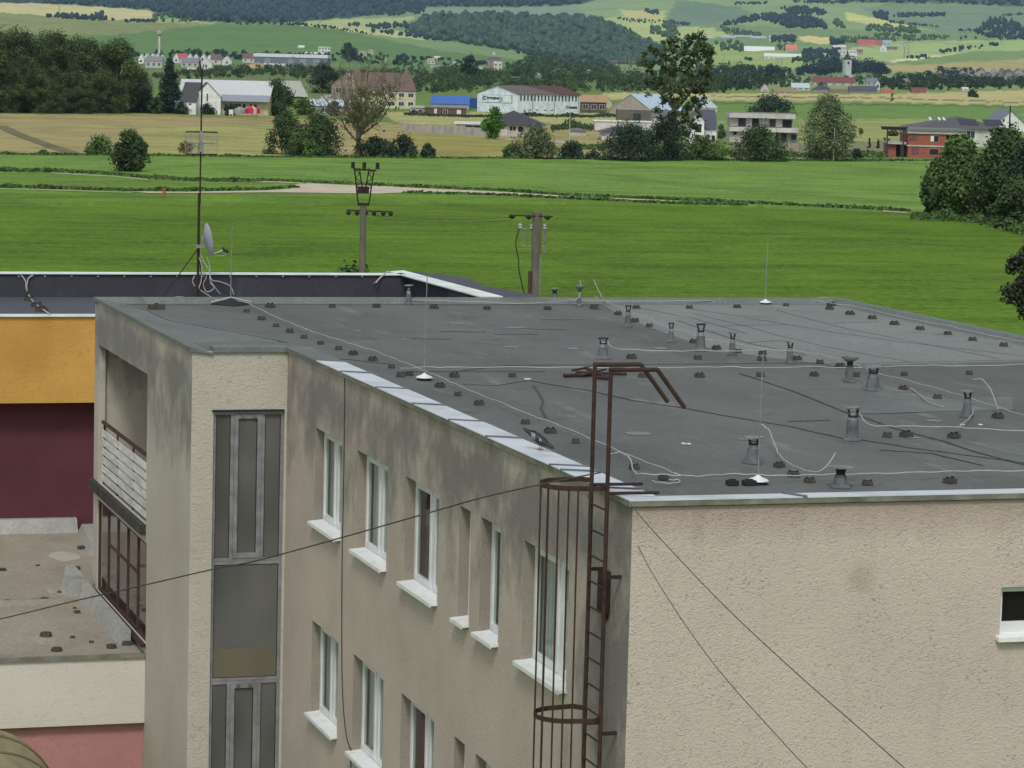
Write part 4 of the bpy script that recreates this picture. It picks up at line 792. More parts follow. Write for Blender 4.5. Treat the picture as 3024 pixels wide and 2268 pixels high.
for s, nm in ((-1, 'l'), (1, 'r')):
    g = MB(); w0, w1, hh = .03, .40, .265
    for zq in (-hh, 0, hh): g.tube([(s*w0, -.0, zq), (s*w1, -.06, zq-.01*s)], .012, 4)
    for k in range(13): xx = s*(w0+(w1-w0)*k/12); g.tube([(xx, -.06*k/12, -hh), (xx, -.06*k/12, hh)], .0042 if k not in (0, 12) else .009, 3)
    g.build('grid_panel', M['steel'], ag, world=False)
    MB().tube([(s*w0, 0, hh+.01), (s*w1, -.06, hh+.005)], .016, 5).tube([(s*w0, 0, -hh-.01), (s*w1, -.06, -hh-.005)], .016, 5).build('frame_bar', M['rustd'], ag, world=False)
MB().box((-.07, -.05, -.22), (.05, .02, -.02)).box((-.05, -.04, -.02), (.03, .02, .3)).tube([(0, -.05, -.12), (-.3, -.09, 0)], .014, 5).build('dipole_box', M['steel'], ag, world=False)
# ================================================================ power poles
def gz_(x, d):   # ground point under azimuth of pixel x at distance d
    r = ray(x, horizon(x)); r.z = 0; r.normalize(); return Vector((r.x*d, r.y*d, 0))
p = gz_(1082, 150); D = 150.; sx = Vector((math.cos(YAW), -math.sin(YAW), 0))
def zpx(x, y, P): r = ray(x, y); L_ = math.hypot(r.x, r.y); return CH+math.hypot(P.x, P.y)*r.z/L_
t = thing('power_pole', 'concrete power pole with steel lattice head in front of the pale path', 'power pole', (p.x, p.y, 0)); PX = lambda dx, z, dy=0: (p.x+sx.x*dx+FW.x*dy, p.y+sx.y*dx+FW.y*dy, z)
s = D/F*.985; z620 = zpx(1082, 610, p)
MB().tube([(p.x, p.y, 0), (p.x, p.y, z620)], .2, 12, r1=.165).build('concrete_shaft', M['pole'], t)
z1, z2, z3 = zpx(1082, 605, p), zpx(1082, 565, p), zpx(1082, 500, p)
la = MB()
for dx in (-1, 1):
    for dy in (-.18, .18):
        la.tube([PX(dx*.27, z1, dy), PX(dx*.5, z3, dy)], .028, 4); la.tube([PX(dx*.06, z2, dy), PX(dx*.25, z3+.05, dy)], .024, 4)
    k = 5
    for i in range(k):
        a = i/k; b = (i+1)/k; za = z2+(z3-z2)*a; zb_ = z2+(z3-z2)*b; f_ = lambda z: .27+(.23)*(z-z1)/(z3-z1); g_ = lambda z: .06+.19*(z-z2)/(z3-z2)
        la.tube([PX(dx*(f_(za) if i % 2 else g_(za)), za, 0), PX(dx*(g_(zb_) if i % 2 else f_(zb_)), zb_, 0)], .022, 4)
la.box(*[PX(-.22, z1-.05, -.2), PX(.22, z1+.1, .2)]); la.box(PX(-.25, z2-.1, -.2), PX(.2, z2+.25, .2)); la.tube([PX(-.55, z3), PX(.62, z3-.05)], .05, 6); la.build('lattice_head', M['rustd'], t)
for dx in (-.58, 0, .68):
    MB().lathe([(.09, 0), (.12, .04), (.08, .1), (.13, .16), (.08, .22), (.12, .28), (.05, .34)], PX(dx, z3+.03), 10).build('insulator', M['rubber'], t)
zc = zpx(1082, 622, p); MB().tube([PX(-.85, zc), PX(1.5, zc-.03)], .035, 5).build('crossarm', M['rustd'], t)
for dx in (-.78, -.32, .15, .6, 1.1, 1.5): MB().lathe([(.05, -.15), (.12, -.08), (.13, 0), (.06, .08)], PX(dx*.95-.02, zc-.1), 9).build('insulator', M['rubber'], t)
zg = zpx(1150, 495, p); 
p2 = gz_(1598, 140); z0 = zpx(1600, 628, p2); t = thing('power_pole', 'thick concrete power pole with switch gear and hanging cable, behind the roof edge', 'power pole', (p2.x, p2.y, 0)); p = p2
PX2 = lambda dx, z, dy=0: (p2.x+sx.x*dx+FW.x*dy, p2.y+sx.y*dx+FW.y*dy, z)
MB().tube([(p2.x, p2.y, 0), (p2.x, p2.y, z0)], .27, 12, r1=.23).build('concrete_shaft', M['pole'], t)
MB().box(PX2(-.2, z0, -.2), PX2(.2, z0+.04, .2)).build('pole_cap', M['conc'], t)
zz_ = zpx(1600, 638, p2); MB().tube([PX2(-1.35, zz_+.02, -.2), PX2(.75, zz_, -.2)], .03, 5).build('crossarm', M['rustd'], t)
for dx in (-1.2, -.4, .5): MB().lathe([(.04, -.12), (.15, -.04), (.17, .02), (.05, .1)], PX2(dx, zz_-.05, -.2), 9).build('insulator', M['rubber'], t)
za_, zb2 = zpx(1600, 678, p2), zpx(1600, 735, p2)
sg = MB().tube([PX2(-.85, za_, .05), PX2(.45, za_, .05)], .03, 4).tube([PX2(-.7, zb2+.1, .05), PX2(.4, zb2+.1, .05)], .03, 4).tube([PX2(.4, za_+.1, .05), PX2(.42, zb2-.2, .05)], .05, 4)
for dx in (-.7, -.5, -.3): sg.tube([PX2(dx, za_, .1), PX2(dx+.08, zb2+.1, .1)], .018, 4)
sg.build('switch_frame', M['steel'], t)
for dx in (-.8, -.25, .38): MB().lathe([(.06, 0), (.1, .06), (.07, .12), (.11, .18), (.07, .26), (.1, .3)], PX2(dx, za_, .05), 9).build('insulator', M['dish'], t)
cb = smooth_path([PX2(-.85, za_, .0), PX2(-1.0, za_-.7, 0), PX2(-.85, za_-1.4, 0), PX2(-.8, za_-2.0, -.1), PX2(-.55, za_-3.0, -.1), PX2(-.25, za_-3.8, -.2), PX2(-.2, za_-6, -.2)], 5)
MB().tube(cb, .03, 5).build('power_cable', M['rubber'], t); MB().tube([PX2(-.28, za_-2.0, -.2), PX2(-.25, za_-7.5, -.2)], .09, 8).build('cable_duct', M['brownm'], t)
MB().tube([PX2(.2, za_-1.2, -.15), PX2(.24, za_-7.5, -.15)], .03, 6).build('conduit', M['steel'], t)
a = Vector(PX(.0, 0)); a = Vector((gz_(1082, 150).x+sx.x*.6, gz_(1082, 150).y+sx.y*.6, zc-.25)); b = Vector(PX2(-1.2, zz_-.1))
span(a, b, .12, 'dark power cable slung between the two concrete poles, upper', .012); span(a-Vector((0, 0, .05)), b-Vector((0, 0, .12)), .22, 'dark power cable slung between the two concrete poles, lower', .01)
# ================================================================ TERRAIN
TX = np.array([-600, 0, 450, 850, 1000, 1300, 1600, 1800, 2000, 2400, 2700, 3024, 3600.])
HZ = np.array([horizon(x) for x in TX])
TB = [(1800, None), (2300, [205, 210, 215, 222, 225, 232, 238, 246, 252, 256, 262, 266, 272]),
      (3000, [184, 186, 186, 190, 195, 212, 226, 236, 240, 240, 246, 248, 250]), (3600, [150, 150, 150, 156, 162, 190, 210, 224, 228, 215, 226, 230, 232]),
      (5000, [34, 38, 66, 71, 88, 150, 184, 208, 200, 170, 185, 185, 185]), (6000, [20, 22, 50, 69, 84, 122, 160, 180, 160, 130, 145, 140, 140]),
      (7000, [3, 5, 38, 68, 68, 82, 110, 135, 110, 90, 108, 98, 98]), (8000, [-8, -4, 34, 67, 62, 40, 56, 80, 66, 54, 70, 62, 62]),
      (9500, [-25, -15, 31, 65, 57, 20, 19, 0, -3, 6, 14, 24, 24]), (10500, [-60, -50, -5, 30, 25, -10, -12, -25, -20, -15, -8, 2, 0]), (14000, [-190]*13), (16000, [-150]*13)]
DK = np.array([t[0] for t in TB], float)
def slope_of(x, y):   # vertical slope of the line of sight relative to horizontal distance
    return (HZi(x)-y)/F*.987
def HZi(x): return CY-F*math.tan(PITCH)/math.cos(ROLL)+math.tan(ROLL)*(x-CX)
HX = np.linspace(-700, 3700, 441)
ker = np.hanning(13); ker /= ker.sum()
HT = []
for d, ys in TB:
    if ys is None: h = np.zeros(len(HX))
    else:
        y = np.interp(HX, TX, ys); y = np.convolve(np.pad(y, 6, mode='edge'), ker, 'valid'); h = CH+d*slope_of(HX, y)
    HT.append(h)
HT = np.array(HT)
def hsum(px, d): # smooth pseudo-random relief
    return (np.sin(px*.011+d*.0013)*np.sin(px*.017-d*.0021+1.3)+.6*np.sin(px*.031+d*.0037+.7)*np.sin(d*.005+px*.007))*np.clip((d-2600)/3000, 0, 1)*3.2
def height(px, d):
    px = np.asarray(px, float); d = np.asarray(d, float); out = np.zeros(np.broadcast(px, d).shape)
    px, d = np.broadcast_arrays(px, d); xi = np.clip((px-HX[0])/(HX[1]-HX[0]), 0, len(HX)-1.001); i = xi.astype(int); fx_ = xi-i
    k = np.clip(np.searchsorted(DK, d)-1, 0, len(DK)-2); t = np.clip((d-DK[k])/(DK[k+1]-DK[k]), 0, 1)
    col = lambda kk: HT[kk, i]*(1-fx_)+HT[kk, i+1]*fx_
    # interpolate the slope angle so that slopes stay even
    a, b = (col(k)-CH)/DK[k], (col(k+1)-CH)/DK[k+1]
    h = CH+d*(a*(1-t)+b*t); h = np.where(d <= DK[0], 0.0, h+hsum(px, d)); return h
def azim(px): return YAW+np.arctan((np.asarray(px, float)-CX)/F)
def wpt(px, d):
    a = azim(px); return np.stack([d*np.sin(a), d*np.cos(a), height(px, d)], -1)
DS = np.concatenate([np.linspace(100, 1800, 600), np.linspace(1805, 14000, 1500)])
def T(x, y):   # ground point seen at a pixel
    r = ray(x, y); a = math.atan2(r.x, r.y); pxh = CX+F*math.tan(a-YAW); sl_ = r.z/math.hypot(r.x, r.y)
    hs_ = (height(pxh, DS)-CH)/DS; i = np.argmax(hs_ >= sl_)
    if i == 0: i = len(DS)-1 if hs_[-1] < sl_ else 0
    if 0 < i:
        f0, f1 = hs_[i-1], hs_[i]; t = (sl_-f0)/(f1-f0+1e-12); d = DS[i-1]+(DS[i]-DS[i-1])*min(max(t, 0), 1)
    else: d = DS[0]
    h = float(height(pxh, d)); return Vector((math.sin(a)*d, math.cos(a)*d, h))
def sc_at(P): return (P-Vector((0, 0, CH))).dot(FW)/F*1.0     # metres per photo pixel at a point
RTn, UPn, FWn = [np.array(v) for v in (RT, UP, FW)]
def proj(P): v = P-np.array([0, 0, CH]); w = v@FWn; return CX+F*(v@RTn)/w, CY-F*(v@UPn)/w
def pip(x, y, poly):
    ins = np.zeros(x.shape, bool); n = len(poly)
    for i in range(n):
        (x1, y1), (x2, y2) = poly[i], poly[(i+1) % n]
        if y1 == y2: continue
        c = ((y1 > y) != (y2 > y)) & (x < (x2-x1)*(y-y1)/(y2-y1)+x1); ins ^= c
    return ins
FIELDS = [   # crop and meadow patches (photo survey outline, colour)
 ([(-9e3, 1e4), (-9e3, 560), (9e3, 560), (9e3, 1e4)], (80, 108, 30)), ([(-9e3, 620), (-9e3, 500), (9e3, 500), (9e3, 640), (1500, 600)], (90, 120, 44)),
 ([(-9e3, 545), (0, 545), (620, 567), (1300, 568), (2000, 600), (2700, 628), (9e3, 900), (9e3, 462), (1500, 462), (0, 450), (-9e3, 440)], (98, 128, 58)),
 ([(-9e3, 500), (0, 505), (400, 520), (780, 540), (1000, 560), (560, 566), (-9e3, 530)], (94, 122, 52)),
 ([(-9e3, 318), (0, 326), (810, 345), (1190, 366), (1850, 372), (1850, 468), (1500, 463), (900, 462), (420, 456), (180, 454), (0, 452), (-9e3, 450)], (142, 134, 92)),
 ([(1190, 395), (1600, 415), (1600, 464), (1160, 463)], (134, 132, 74)), ([(430, 380), (800, 370), (800, 462), (430, 458)], (140, 142, 88)),
 ([(-9e3, 327), (0, 327), (520, 336), (800, 346), (800, 352), (500, 343), (0, 335), (-9e3, 335)], (120, 122, 74)),
 ([(1850, 262), (3024, 262), (9e3, 350), (9e3, 480), (1850, 468)], (112, 132, 76)), ([(1100, 330), (1850, 334), (1850, 366), (1190, 366)], (150, 152, 100)),
 ([(1780, 274), (2600, 278), (3024, 266), (9e3, 330), (9e3, 380), (3024, 312), (2600, 300), (1780, 294)], (166, 160, 112)),
 ([(2100, 283), (2600, 287), (3024, 302), (3024, 305), (2600, 290), (2100, 286)], (96, 100, 62)), ([(2050, 301), (2700, 308), (3024, 314), (3024, 318), (2700, 312), (2050, 305)], (72, 96, 50)),
 ([(2050, 305), (2700, 312), (3024, 318), (3024, 352), (2050, 352)], (98, 128, 66)), ([(2360, 350), (2900, 352), (2900, 410), (2360, 425)], (134, 142, 88)),
 ([(2340, 425), (2640, 415), (2640, 466), (2340, 466)], (116, 118, 88)),
 ([(-9e3, 262), (-9e3, -900), (9e3, -900), (9e3, 262)], (112, 138, 92)),
 ([(-9e3, 36), (0, 38), (450, 66), (850, 71), (1000, 88), (1300, 150), (1600, 183), (1800, 207), (1800, 262), (-9e3, 262)], (90, 120, 70)),
 ([(-9e3, 30), (0, 38), (450, 66), (650, 70), (480, 88), (330, 104), (0, 96), (-9e3, 96)], (122, 132, 86)), ([(-9e3, 262), (0, 262), (1300, 262), (2300, 262), (2200, 205), (1400, 200), (0, 190), (-9e3, 190)], (96, 114, 70)),
 ([(-9e3, -30), (0, 2), (440, 30), (480, 58), (430, 64), (0, 37), (-9e3, 37)], (180, 176, 128)), ([(470, 55), (600, 60), (640, 70), (470, 66)], (140, 158, 104)),
 ([(850, 69), (1000, 57), (1230, 50), (1170, 84), (1010, 88), (920, 78)], (158, 168, 112)), ([(1000, 80), (1200, 92), (1260, 118), (1150, 108), (1000, 88)], (168, 176, 122)),
 ([(1230, 50), (1265, 21), (1450, 25), (1700, 18), (1760, 0), (1900, -40), (2100, -40), (1990, 40), (1800, 62), (1600, 50), (1290, 42)], (118, 142, 122)),
 ([(1700, 20), (1900, -30), (2600, -30), (2600, 90), (1770, 60)], (128, 150, 106)), ([(1780, 55), (1900, 40), (2010, 66), (1960, 128), (1860, 95)], (164, 178, 112)), ([(1830, 30), (1960, 32), (1960, 58), (1850, 58)], (176, 174, 116)),
 ([(2000, 0), (2170, 18), (2230, 40), (2150, 66), (2010, 80), (1960, 60)], (104, 128, 104)), ([(2000, 78), (2110, 82), (2160, 104), (2080, 112), (2000, 112)], (162, 174, 114)),
 ([(2350, 103), (2410, 108), (2465, 112), (2450, 132), (2370, 124)], (198, 186, 124)), ([(2490, 32), (2580, 52), (2720, 85), (2780, 92), (2600, 78), (2500, 60)], (182, 186, 120)),
 ([(2540, 20), (3024, 24), (3024, 80), (2800, 96), (2600, 52)], (110, 134, 108)), ([(2100, 70), (2350, 85), (2480, 108), (2320, 106), (2120, 92)], (112, 132, 94)),
 ([(1800, 262), (2000, 262), (3100, 262), (3100, 170), (2500, 185), (2000, 200), (1800, 207)], (118, 138, 94)),
 ([(2100, 130), (2300, 150), (2520, 185), (2500, 210), (2080, 190)], (140, 160, 96)), ([(2500, 145), (2640, 122), (3024, 118), (3100, 118), (3100, 150), (2900, 150), (2700, 175), (2560, 186)], (146, 168, 110)),
 ([(2660, 186), (2800, 168), (3100, 146), (3100, 168), (2900, 178), (2700, 192)], (112, 136, 84)), ([(2560, 190), (2700, 192), (3100, 170), (3100, 218), (2750, 212), (2600, 214)], (156, 150, 104)), ([(2620, 180), (2820, 158), (2824, 160), (2640, 185)], (196, 192, 150)),
 ([(1235, 50), (1300, 40), (1600, 46), (1750, 56), (1850, 94), (1960, 145), (1960, 185), (1800, 190), (1600, 160), (1300, 118), (1200, 90)], (52, 72, 56)),
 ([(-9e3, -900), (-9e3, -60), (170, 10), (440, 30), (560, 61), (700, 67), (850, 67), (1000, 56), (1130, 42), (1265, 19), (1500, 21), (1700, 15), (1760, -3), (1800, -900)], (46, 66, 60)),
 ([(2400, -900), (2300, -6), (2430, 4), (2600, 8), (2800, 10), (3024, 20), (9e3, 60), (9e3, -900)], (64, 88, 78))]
def paint(P):
    x, y = proj(P); x = x+3*np.sin(y*.5)+4*np.sin(x*.06); y = y+1.2*np.sin(x*.09)+.8*np.sin(x*.23); col = np.tile(np.array(lin(96, 120, 60)[:3]), (len(P), 1))
    for poly, c in FIELDS: col[pip(x, y, poly)] = lin(*c)[:3]
    return np.concatenate([col, np.ones((len(col), 1))], 1)
def gridmesh(name, az, d, lab_mat, fine=True):
    A, Dm = np.meshgrid(az, d); px = CX+F*np.tan(np.clip(A-YAW, -1.2, 1.2)); Hh = height(np.clip(px, -700, 3700), Dm)
    P = np.stack([Dm*np.sin(A), Dm*np.cos(A), Hh], -1).reshape(-1, 3); nx_, ny_ = len(az), len(d)
    i = np.arange(nx_-1)[None, :]+np.arange(ny_-1)[:, None]*nx_
    Fc = np.stack([i, i+1, i+1+nx_, i+nx_], -1).reshape(-1, 4)
    front = (np.abs(A-YAW) < 1.0).reshape(-1); col = paint(np.where(front[:, None], P, np.array([[500., 1500., 0.]]))); return npmesh(name, P, Fc, lab_mat, col=col, smooth=True)
def m_ground(name, near=True):
    m, n, bs = newmat(name); at = N(n, 'Attribute', attribute_name='col'); pos = N(n, 'NewGeometry').outputs['Position']; c = at.outputs['Color']
    sep = N(n, 'SeparateXYZ'); L(n, pos, sep.inputs[0])
    f1 = noise(n, mapv(n, pos, (1, .8, 0)), 1.3 if near else .05, 5, .8, .5); f2 = noise(n, mapv(n, pos, (1, .7, 0)), .055 if near else .006, 5, .65, .6); f3 = noise(n, mapv(n, pos, (.25, 1.2, 0)), .18 if near else .012, 4, .7, .3)
    k = math_(n, 'ADD', math_(n, 'MULTIPLY', ramp(n, f1, .34, .64), .5), math_(n, 'ADD', math_(n, 'MULTIPLY', ramp(n, f2, .36, .64), .26), math_(n, 'MULTIPLY', ramp(n, f3, .36, .64), .24)))
    v = maprange(n, k, .15, .85, .5, 1.78) if near else maprange(n, k, .2, .8, .9, 1.42)
    vm = N(n, 'VectorMath', operation='SCALE'); L(n, c, vm.inputs[0]); L(n, v, vm.inputs['Scale'])
    c2 = mix(n, math_(n, 'MULTIPLY', ramp(n, f2, .45, .75), .3), vm.outputs[0], mix(n, 1.0, c, (1.25, 1.05, .75, 1), 'MULTIPLY'))
    L(n, c2, bs.inputs['Base Color']); bs.inputs['Roughness'].default_value = .95; bs.inputs['Specular IOR Level'].default_value = .1
    if near: bump(n, f1, .55, .25, bs)
    return m
M['ground'] = m_ground('meadow_and_fields'); M['hillm'] = m_ground('hill_fields', False)
half = math.atan(1950/F)
azf = np.linspace(YAW-half, YAW+half, 560); azs = np.concatenate([np.linspace(YAW-PI, YAW-half, 60)[:-1], azf, np.linspace(YAW+half, YAW+PI, 60)[1:]])
dy = np.concatenate([np.linspace(5200, 900, 30), np.linspace(880, 380, 60)[0:], np.linspace(377, 82, 150)]); dn = CH*F/dy; dn[-1] = 1800
tag(gridmesh('ground', azs, np.concatenate([[.5], dn]), M['ground']), kind='structure')
dh = np.concatenate([np.linspace(1800, 3600, 50), np.linspace(3600, 9500, 170)[1:], np.linspace(9500, 16000, 40)[1:]])
tag(gridmesh('hills', azs, dh, M['hillm']), kind='structure')
def flat(name, pts, col, z=.06, kind='structure', lab=None, cat=None):
    P = [T(x, y) for x, y in pts]; m = basic(name+'_surface', col, tuple(c*.75 for c in col[:3])+(1,), .3, .95)
    o = MB().add([(p.x, p.y, p.z+z) for p in P], [tuple(range(len(P)))]).build(name, m); return tag(o, lab, cat, kind=kind)
flat('dirt_path', [(380, 566), (440, 571), (560, 571), (790, 569), (900, 570), (1115, 573), (1230, 568), (1450, 572), (1600, 580), (1720, 586), (1720, 583), (1600, 575), (1450, 566), (1300, 560), (1150, 552), (1010, 547), (900, 542), (870, 546), (890, 556), (800, 563), (560, 568)], lin(196, 184, 162))
flat('dirt_path', [(755, 536), (820, 537), (900, 541), (905, 544), (820, 540), (755, 539)], lin(172, 178, 128))
flat('dirt_path', [(150, 510), (330, 520), (435, 530), (435, 533), (330, 523), (150, 513)], lin(156, 172, 112))
flat('dirt_path', [(0, 557), (200, 562), (390, 568), (390, 571), (200, 565), (0, 560)], lin(150, 168, 100))
flat('dirt_path', [(1800, 585), (1960, 592), (2060, 600), (2060, 603), (1960, 596), (1800, 588)], lin(172, 182, 122)); flat('dirt_path', [(2608, 622), (2680, 628), (2680, 631), (2608, 626)], lin(172, 170, 132))
flat('road', [(1640, 414), (1700, 424), (1782, 436), (1782, 442), (1690, 430), (1640, 420)], lin(168, 170, 160)); flat('road', [(1440, 407), (1560, 412), (1560, 418), (1440, 411)], lin(176, 170, 150))
P = [T(x, y) for x, y in ((0, 372), (60, 400), (150, 432), (210, 452))]
tm = MB(); ribbon(tm, [(p.x, p.y) for p in P], 3.0, .05, .03); tag(tm.build('field_track', basic('trodden_crop', lin(104, 100, 64), lin(92, 92, 58), .2, .95)), kind='structure')
# ================================================================ TREES
def m_leaf(name, c, var=.45):
    m, n, bs = newmat(name); at = N(n, 'Attribute', attribute_name='col'); v = N(n, 'VectorMath', operation='MULTIPLY'); L(n, at.outputs['Color'], v.inputs[0]); v.inputs[1].default_value = c[:3]
    pos = N(n, 'TexCoord').outputs['Object']; f = noise(n, pos, .35, 3, .6); w = N(n, 'VectorMath', operation='SCALE'); L(n, v.outputs[0], w.inputs[0]); L(n, maprange(n, f, .3, .7, .75, 1.3), w.inputs['Scale'])
    L(n, w.outputs[0], bs.inputs['Base Color']); bs.inputs['Roughness'].default_value = .75; bs.inputs['Specular IOR Level'].default_value = .25
    return m
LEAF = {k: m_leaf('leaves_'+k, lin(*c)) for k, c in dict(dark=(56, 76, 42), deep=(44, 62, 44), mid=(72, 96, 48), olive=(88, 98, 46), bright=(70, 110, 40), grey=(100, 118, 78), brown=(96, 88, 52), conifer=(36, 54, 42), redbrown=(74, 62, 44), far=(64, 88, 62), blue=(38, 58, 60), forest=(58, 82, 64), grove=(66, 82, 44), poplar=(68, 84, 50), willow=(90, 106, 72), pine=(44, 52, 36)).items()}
def leaf_quads(cen, nrm, size, rg):
    n = len(cen); a = rg.normal(size=(n, 3)); nrm = nrm+rg.normal(size=(n, 3))*.5; nrm /= np.linalg.norm(nrm, axis=1, keepdims=True)
    t = np.cross(nrm, a); t /= np.linalg.norm(t, axis=1, keepdims=True)+1e-9; b = np.cross(nrm, t); s = size*rg.uniform(.6, 1.4, (n, 1))*.5
    V = np.stack([cen-t*s-b*s*.7, cen+t*s*.8-b*s*.9, cen+t*s*1.1+b*s*.8, cen-t*s*.7+b*s*1.0], 1).reshape(-1, 3); return V, np.arange(4*n).reshape(n, 4)
def crown_data(w, h, z0, n, ls, shape, rg, nb=None, gap=0.0):
    """blob clusters inside an envelope -> leaf quads; returns verts, faces, colours, blob centres"""
    nb = int((nb or 26)*1.5); n = int(n*1.9); bl = []
    for i in range(nb):
        u = rg.uniform(0, 1); ph = rg.uniform(0, 2*PI)
        if shape == 'cone': R = (1-u)*.92+.06
        elif shape == 'tall': R = math.sin(PI*min(max(u*.9+.08, 0), 1))**.6
        elif shape == 'dome': R = math.sqrt(max(1-u**2.2, .02))
        elif shape == 'egg': R = math.sin(PI*(u*.86+.12))**.75*(1.08-.25*u)
        else: R = math.sin(PI*(u*.88+.08))**.55
        r = rg.uniform(.45, .98)**.5 if rg.uniform() > .25 else rg.uniform(0, .6)
        rad = w*.5*(.3 if shape != 'cone' else .16+.12*(1-u))*rg.uniform(.6, 1.4)
        rr = max(w*.5*R*r-rad*.55, 0); bl.append((rr*math.cos(ph), rr*math.sin(ph), z0+u*h*.93+.0, rad, rg.uniform(.58, 1.42)))
    ws = np.array([b[3]**2 for b in bl]); cnt = rg.multinomial(n, ws/ws.sum()); cs, ns, co = [], [], []
    for b, k in zip(bl, cnt):
        d = rg.normal(size=(k, 3)); d /= np.linalg.norm(d, axis=1, keepdims=True)+1e-9; rr = b[3]*rg.uniform(.35, 1.15, (k, 1))*(1+.22*np.sin(d[:, :1]*5+b[0])*np.cos(d[:, 1:2]*4+b[1]))
        p = d*rr*np.array([1, 1, .85])+np.array(b[:3]); p[:, 2] = np.maximum(p[:, 2], z0*.4+.05); cs.append(p); ns.append(d+np.array([0, 0, .35])); co.append(np.full(k, b[4])*rg.uniform(.86, 1.14, k))
    cs = np.concatenate(cs); ns = np.concatenate(ns); co = np.concatenate(co); V, Fq = leaf_quads(cs, ns, ls, rg); cc = np.repeat(co, 4); hue = np.repeat(rg.uniform(-.12, .16, len(co)), 4)
    col = np.stack([cc*(1+hue), cc, cc*(1-hue*.6), np.ones_like(cc)], 1); return V, Fq, col, bl
def tree(px, base, w, top, lab, kind='mid', shape='round', cat='tree', name='broadleaf_tree', n=2600, trunk=.12, group=None, nb=None, ls=None, d=None, z0f=.08, bark='bark', sparse=False, hidden_trunk=False, dz=0):
    P = T(px, base) if d is None else Vector((*gz_(px, d)[:2], 0))
    s = sc_at(P); H = (base-top)*s if d is None else (zpx(px, top, P)-P.z); Wd = w*s; seed = int(px*13+top*7) % 99991; rg = np.random.default_rng(seed)
    Wd *= 1.0 if shape == 'cone' else 1.2; t = thing(name, lab, cat, tuple(P), 0, group); t.rotation_euler = (0, 0, rg.uniform(0, .01)); z0 = H*z0f
    V, Fq, col, bl = crown_data(Wd, H-z0, z0, n, ls or max(.26, s*3.6), shape, rg, nb)
    V[:, 2] += 0; npmesh('crown', V, Fq, LEAF[kind], t, col)
    m = MB(); r0 = max(H*.022, .12)*(1 if cat == 'tree' else .4); m.tube([(0, 0, -.2), (r0*.4, 0, H*.2), (0, r0*.5, H*.45), (0, 0, H*.75)], r0, 7, r1=r0*.3)
    for b in bl[:10]:
        z_ = max(min(b[2]*.45, H*.5), z0*.96); m.tube(smooth_path([(0, 0, z_), (b[0]*.35, b[1]*.35, z_+(b[2]-z_)*.55), (b[0]*.95, b[1]*.95, b[2])], 3), r0*.42, 5, r1=r0*.08)
    m.build('trunk', M[bark], t, world=False); return t
def treecopy(src, px, base, lab, group, sc=1.0, cat=None):
    P = T(px, base); return dup(src, tuple(P), random.uniform(0, 6.28), lab, group, sc)
# small trees and bushes at the meadow edge
tree(382, 506, 102, 384, 'small rounded pointed tree standing alone on the meadow near the left', 'dark', 'egg', n=3800, z0f=.03, nb=60)
tree(293, 457, 92, 408, 'low spreading bush just left of the lone rounded meadow tree', 'mid', 'dome', 'bush', 'bush', 1300, z0f=.0)
tree(128, 455, 34, 446, 'tiny flat bush at the straw field edge on the far left', 'mid', 'dome', 'bush', 'bush', 300, z0f=.0)
tree(548, 452, 50, 418, 'wispy reddish shrub on the straw field left of the mast', 'brown', 'round', 'bush', 'bush', 220, z0f=.0)
tree(842, 456, 118, 332, 'dark willow bush, left part of the clump beside the bare tree', 'dark', 'dome', 'bush', 'bush', 3200, z0f=.0, nb=44)
tree(935, 460, 150, 338, 'wide dark willow bush, right part of the clump beside the bare tree', 'dark', 'dome', 'bush', 'bush', 4200, z0f=.0, nb=54)
tree(893, 461, 96, 395, 'low greyish bush in front of the willow clump', 'mid', 'dome', 'bush', 'bush', 1500, z0f=.0)
tree(1105, 463, 124, 404, 'dark low bush at the foot of the bare tree, left one', 'deep', 'dome', 'bush', 'bush', 1900, z0f=.0); tree(1190, 464, 92, 402, 'dark low bush at the foot of the bare tree, right one', 'deep', 'dome', 'bush', 'bush', 1500, z0f=.0)
tree(1264, 465, 42, 426, 'single small dark round bush right of the bare tree', 'deep', 'dome', 'bush', 'bush', 700, z0f=.0)
tree(1459, 411, 66, 318, 'bright green oval tree in front of the dark hip roofed bungalow', 'bright', 'egg', n=2600, z0f=.1, nb=40)
tree(1580, 468, 130, 374, 'pale willow bush in front of the bungalow', 'willow', 'dome', 'bush', 'bush', 3600, z0f=.0, nb=40)
tree(1512, 466, 62, 432, 'low pale bush at the left foot of the willow bush', 'mid', 'dome', 'bush', 'bush', 800, z0f=.0); tree(1690, 469, 86, 424, 'dark low bush right of the pale willow bush', 'deep', 'dome', 'bush', 'bush', 1100, z0f=.0); tree(1752, 470, 50, 448, 'very low dark bush between two larger ones by the meadow edge', 'deep', 'dome', 'bush', 'bush', 400, z0f=.0)
tree(1862, 474, 170, 372, 'large dark bush under the tall poplar, left part', 'deep', 'dome', 'bush', 'bush', 4000, z0f=.0, nb=50); tree(1968, 474, 150, 352, 'large dark bush under the tall poplar, middle part', 'deep', 'round', 'bush', 'bush', 4000, z0f=.0, nb=50)
tree(2082, 473, 130, 408, 'rounded olive bush under the tall poplar, right part', 'mid', 'dome', 'bush', 'bush', 2400, z0f=.0)
tree(2236, 475, 166, 382, 'big dark rounded bush in front of the flat roofed modern house', 'dark', 'dome', 'bush', 'bush', 4600, z0f=.0, nb=60)
tree(2443, 474, 162, 288, 'tall pale grey green willow between the modern house and the street lamp', 'willow', 'egg', n=9000, z0f=.0, nb=70)
tree(2530, 472, 34, 438, 'small dark bush at the right foot of the tall willow', 'deep', 'dome', 'bush', 'bush', 400, z0f=.0)
tree(2275, 338, 128, 288, 'dark rounded tree group behind the flat roofed modern house', 'deep', 'dome', n=2600, z0f=.0, nb=40)
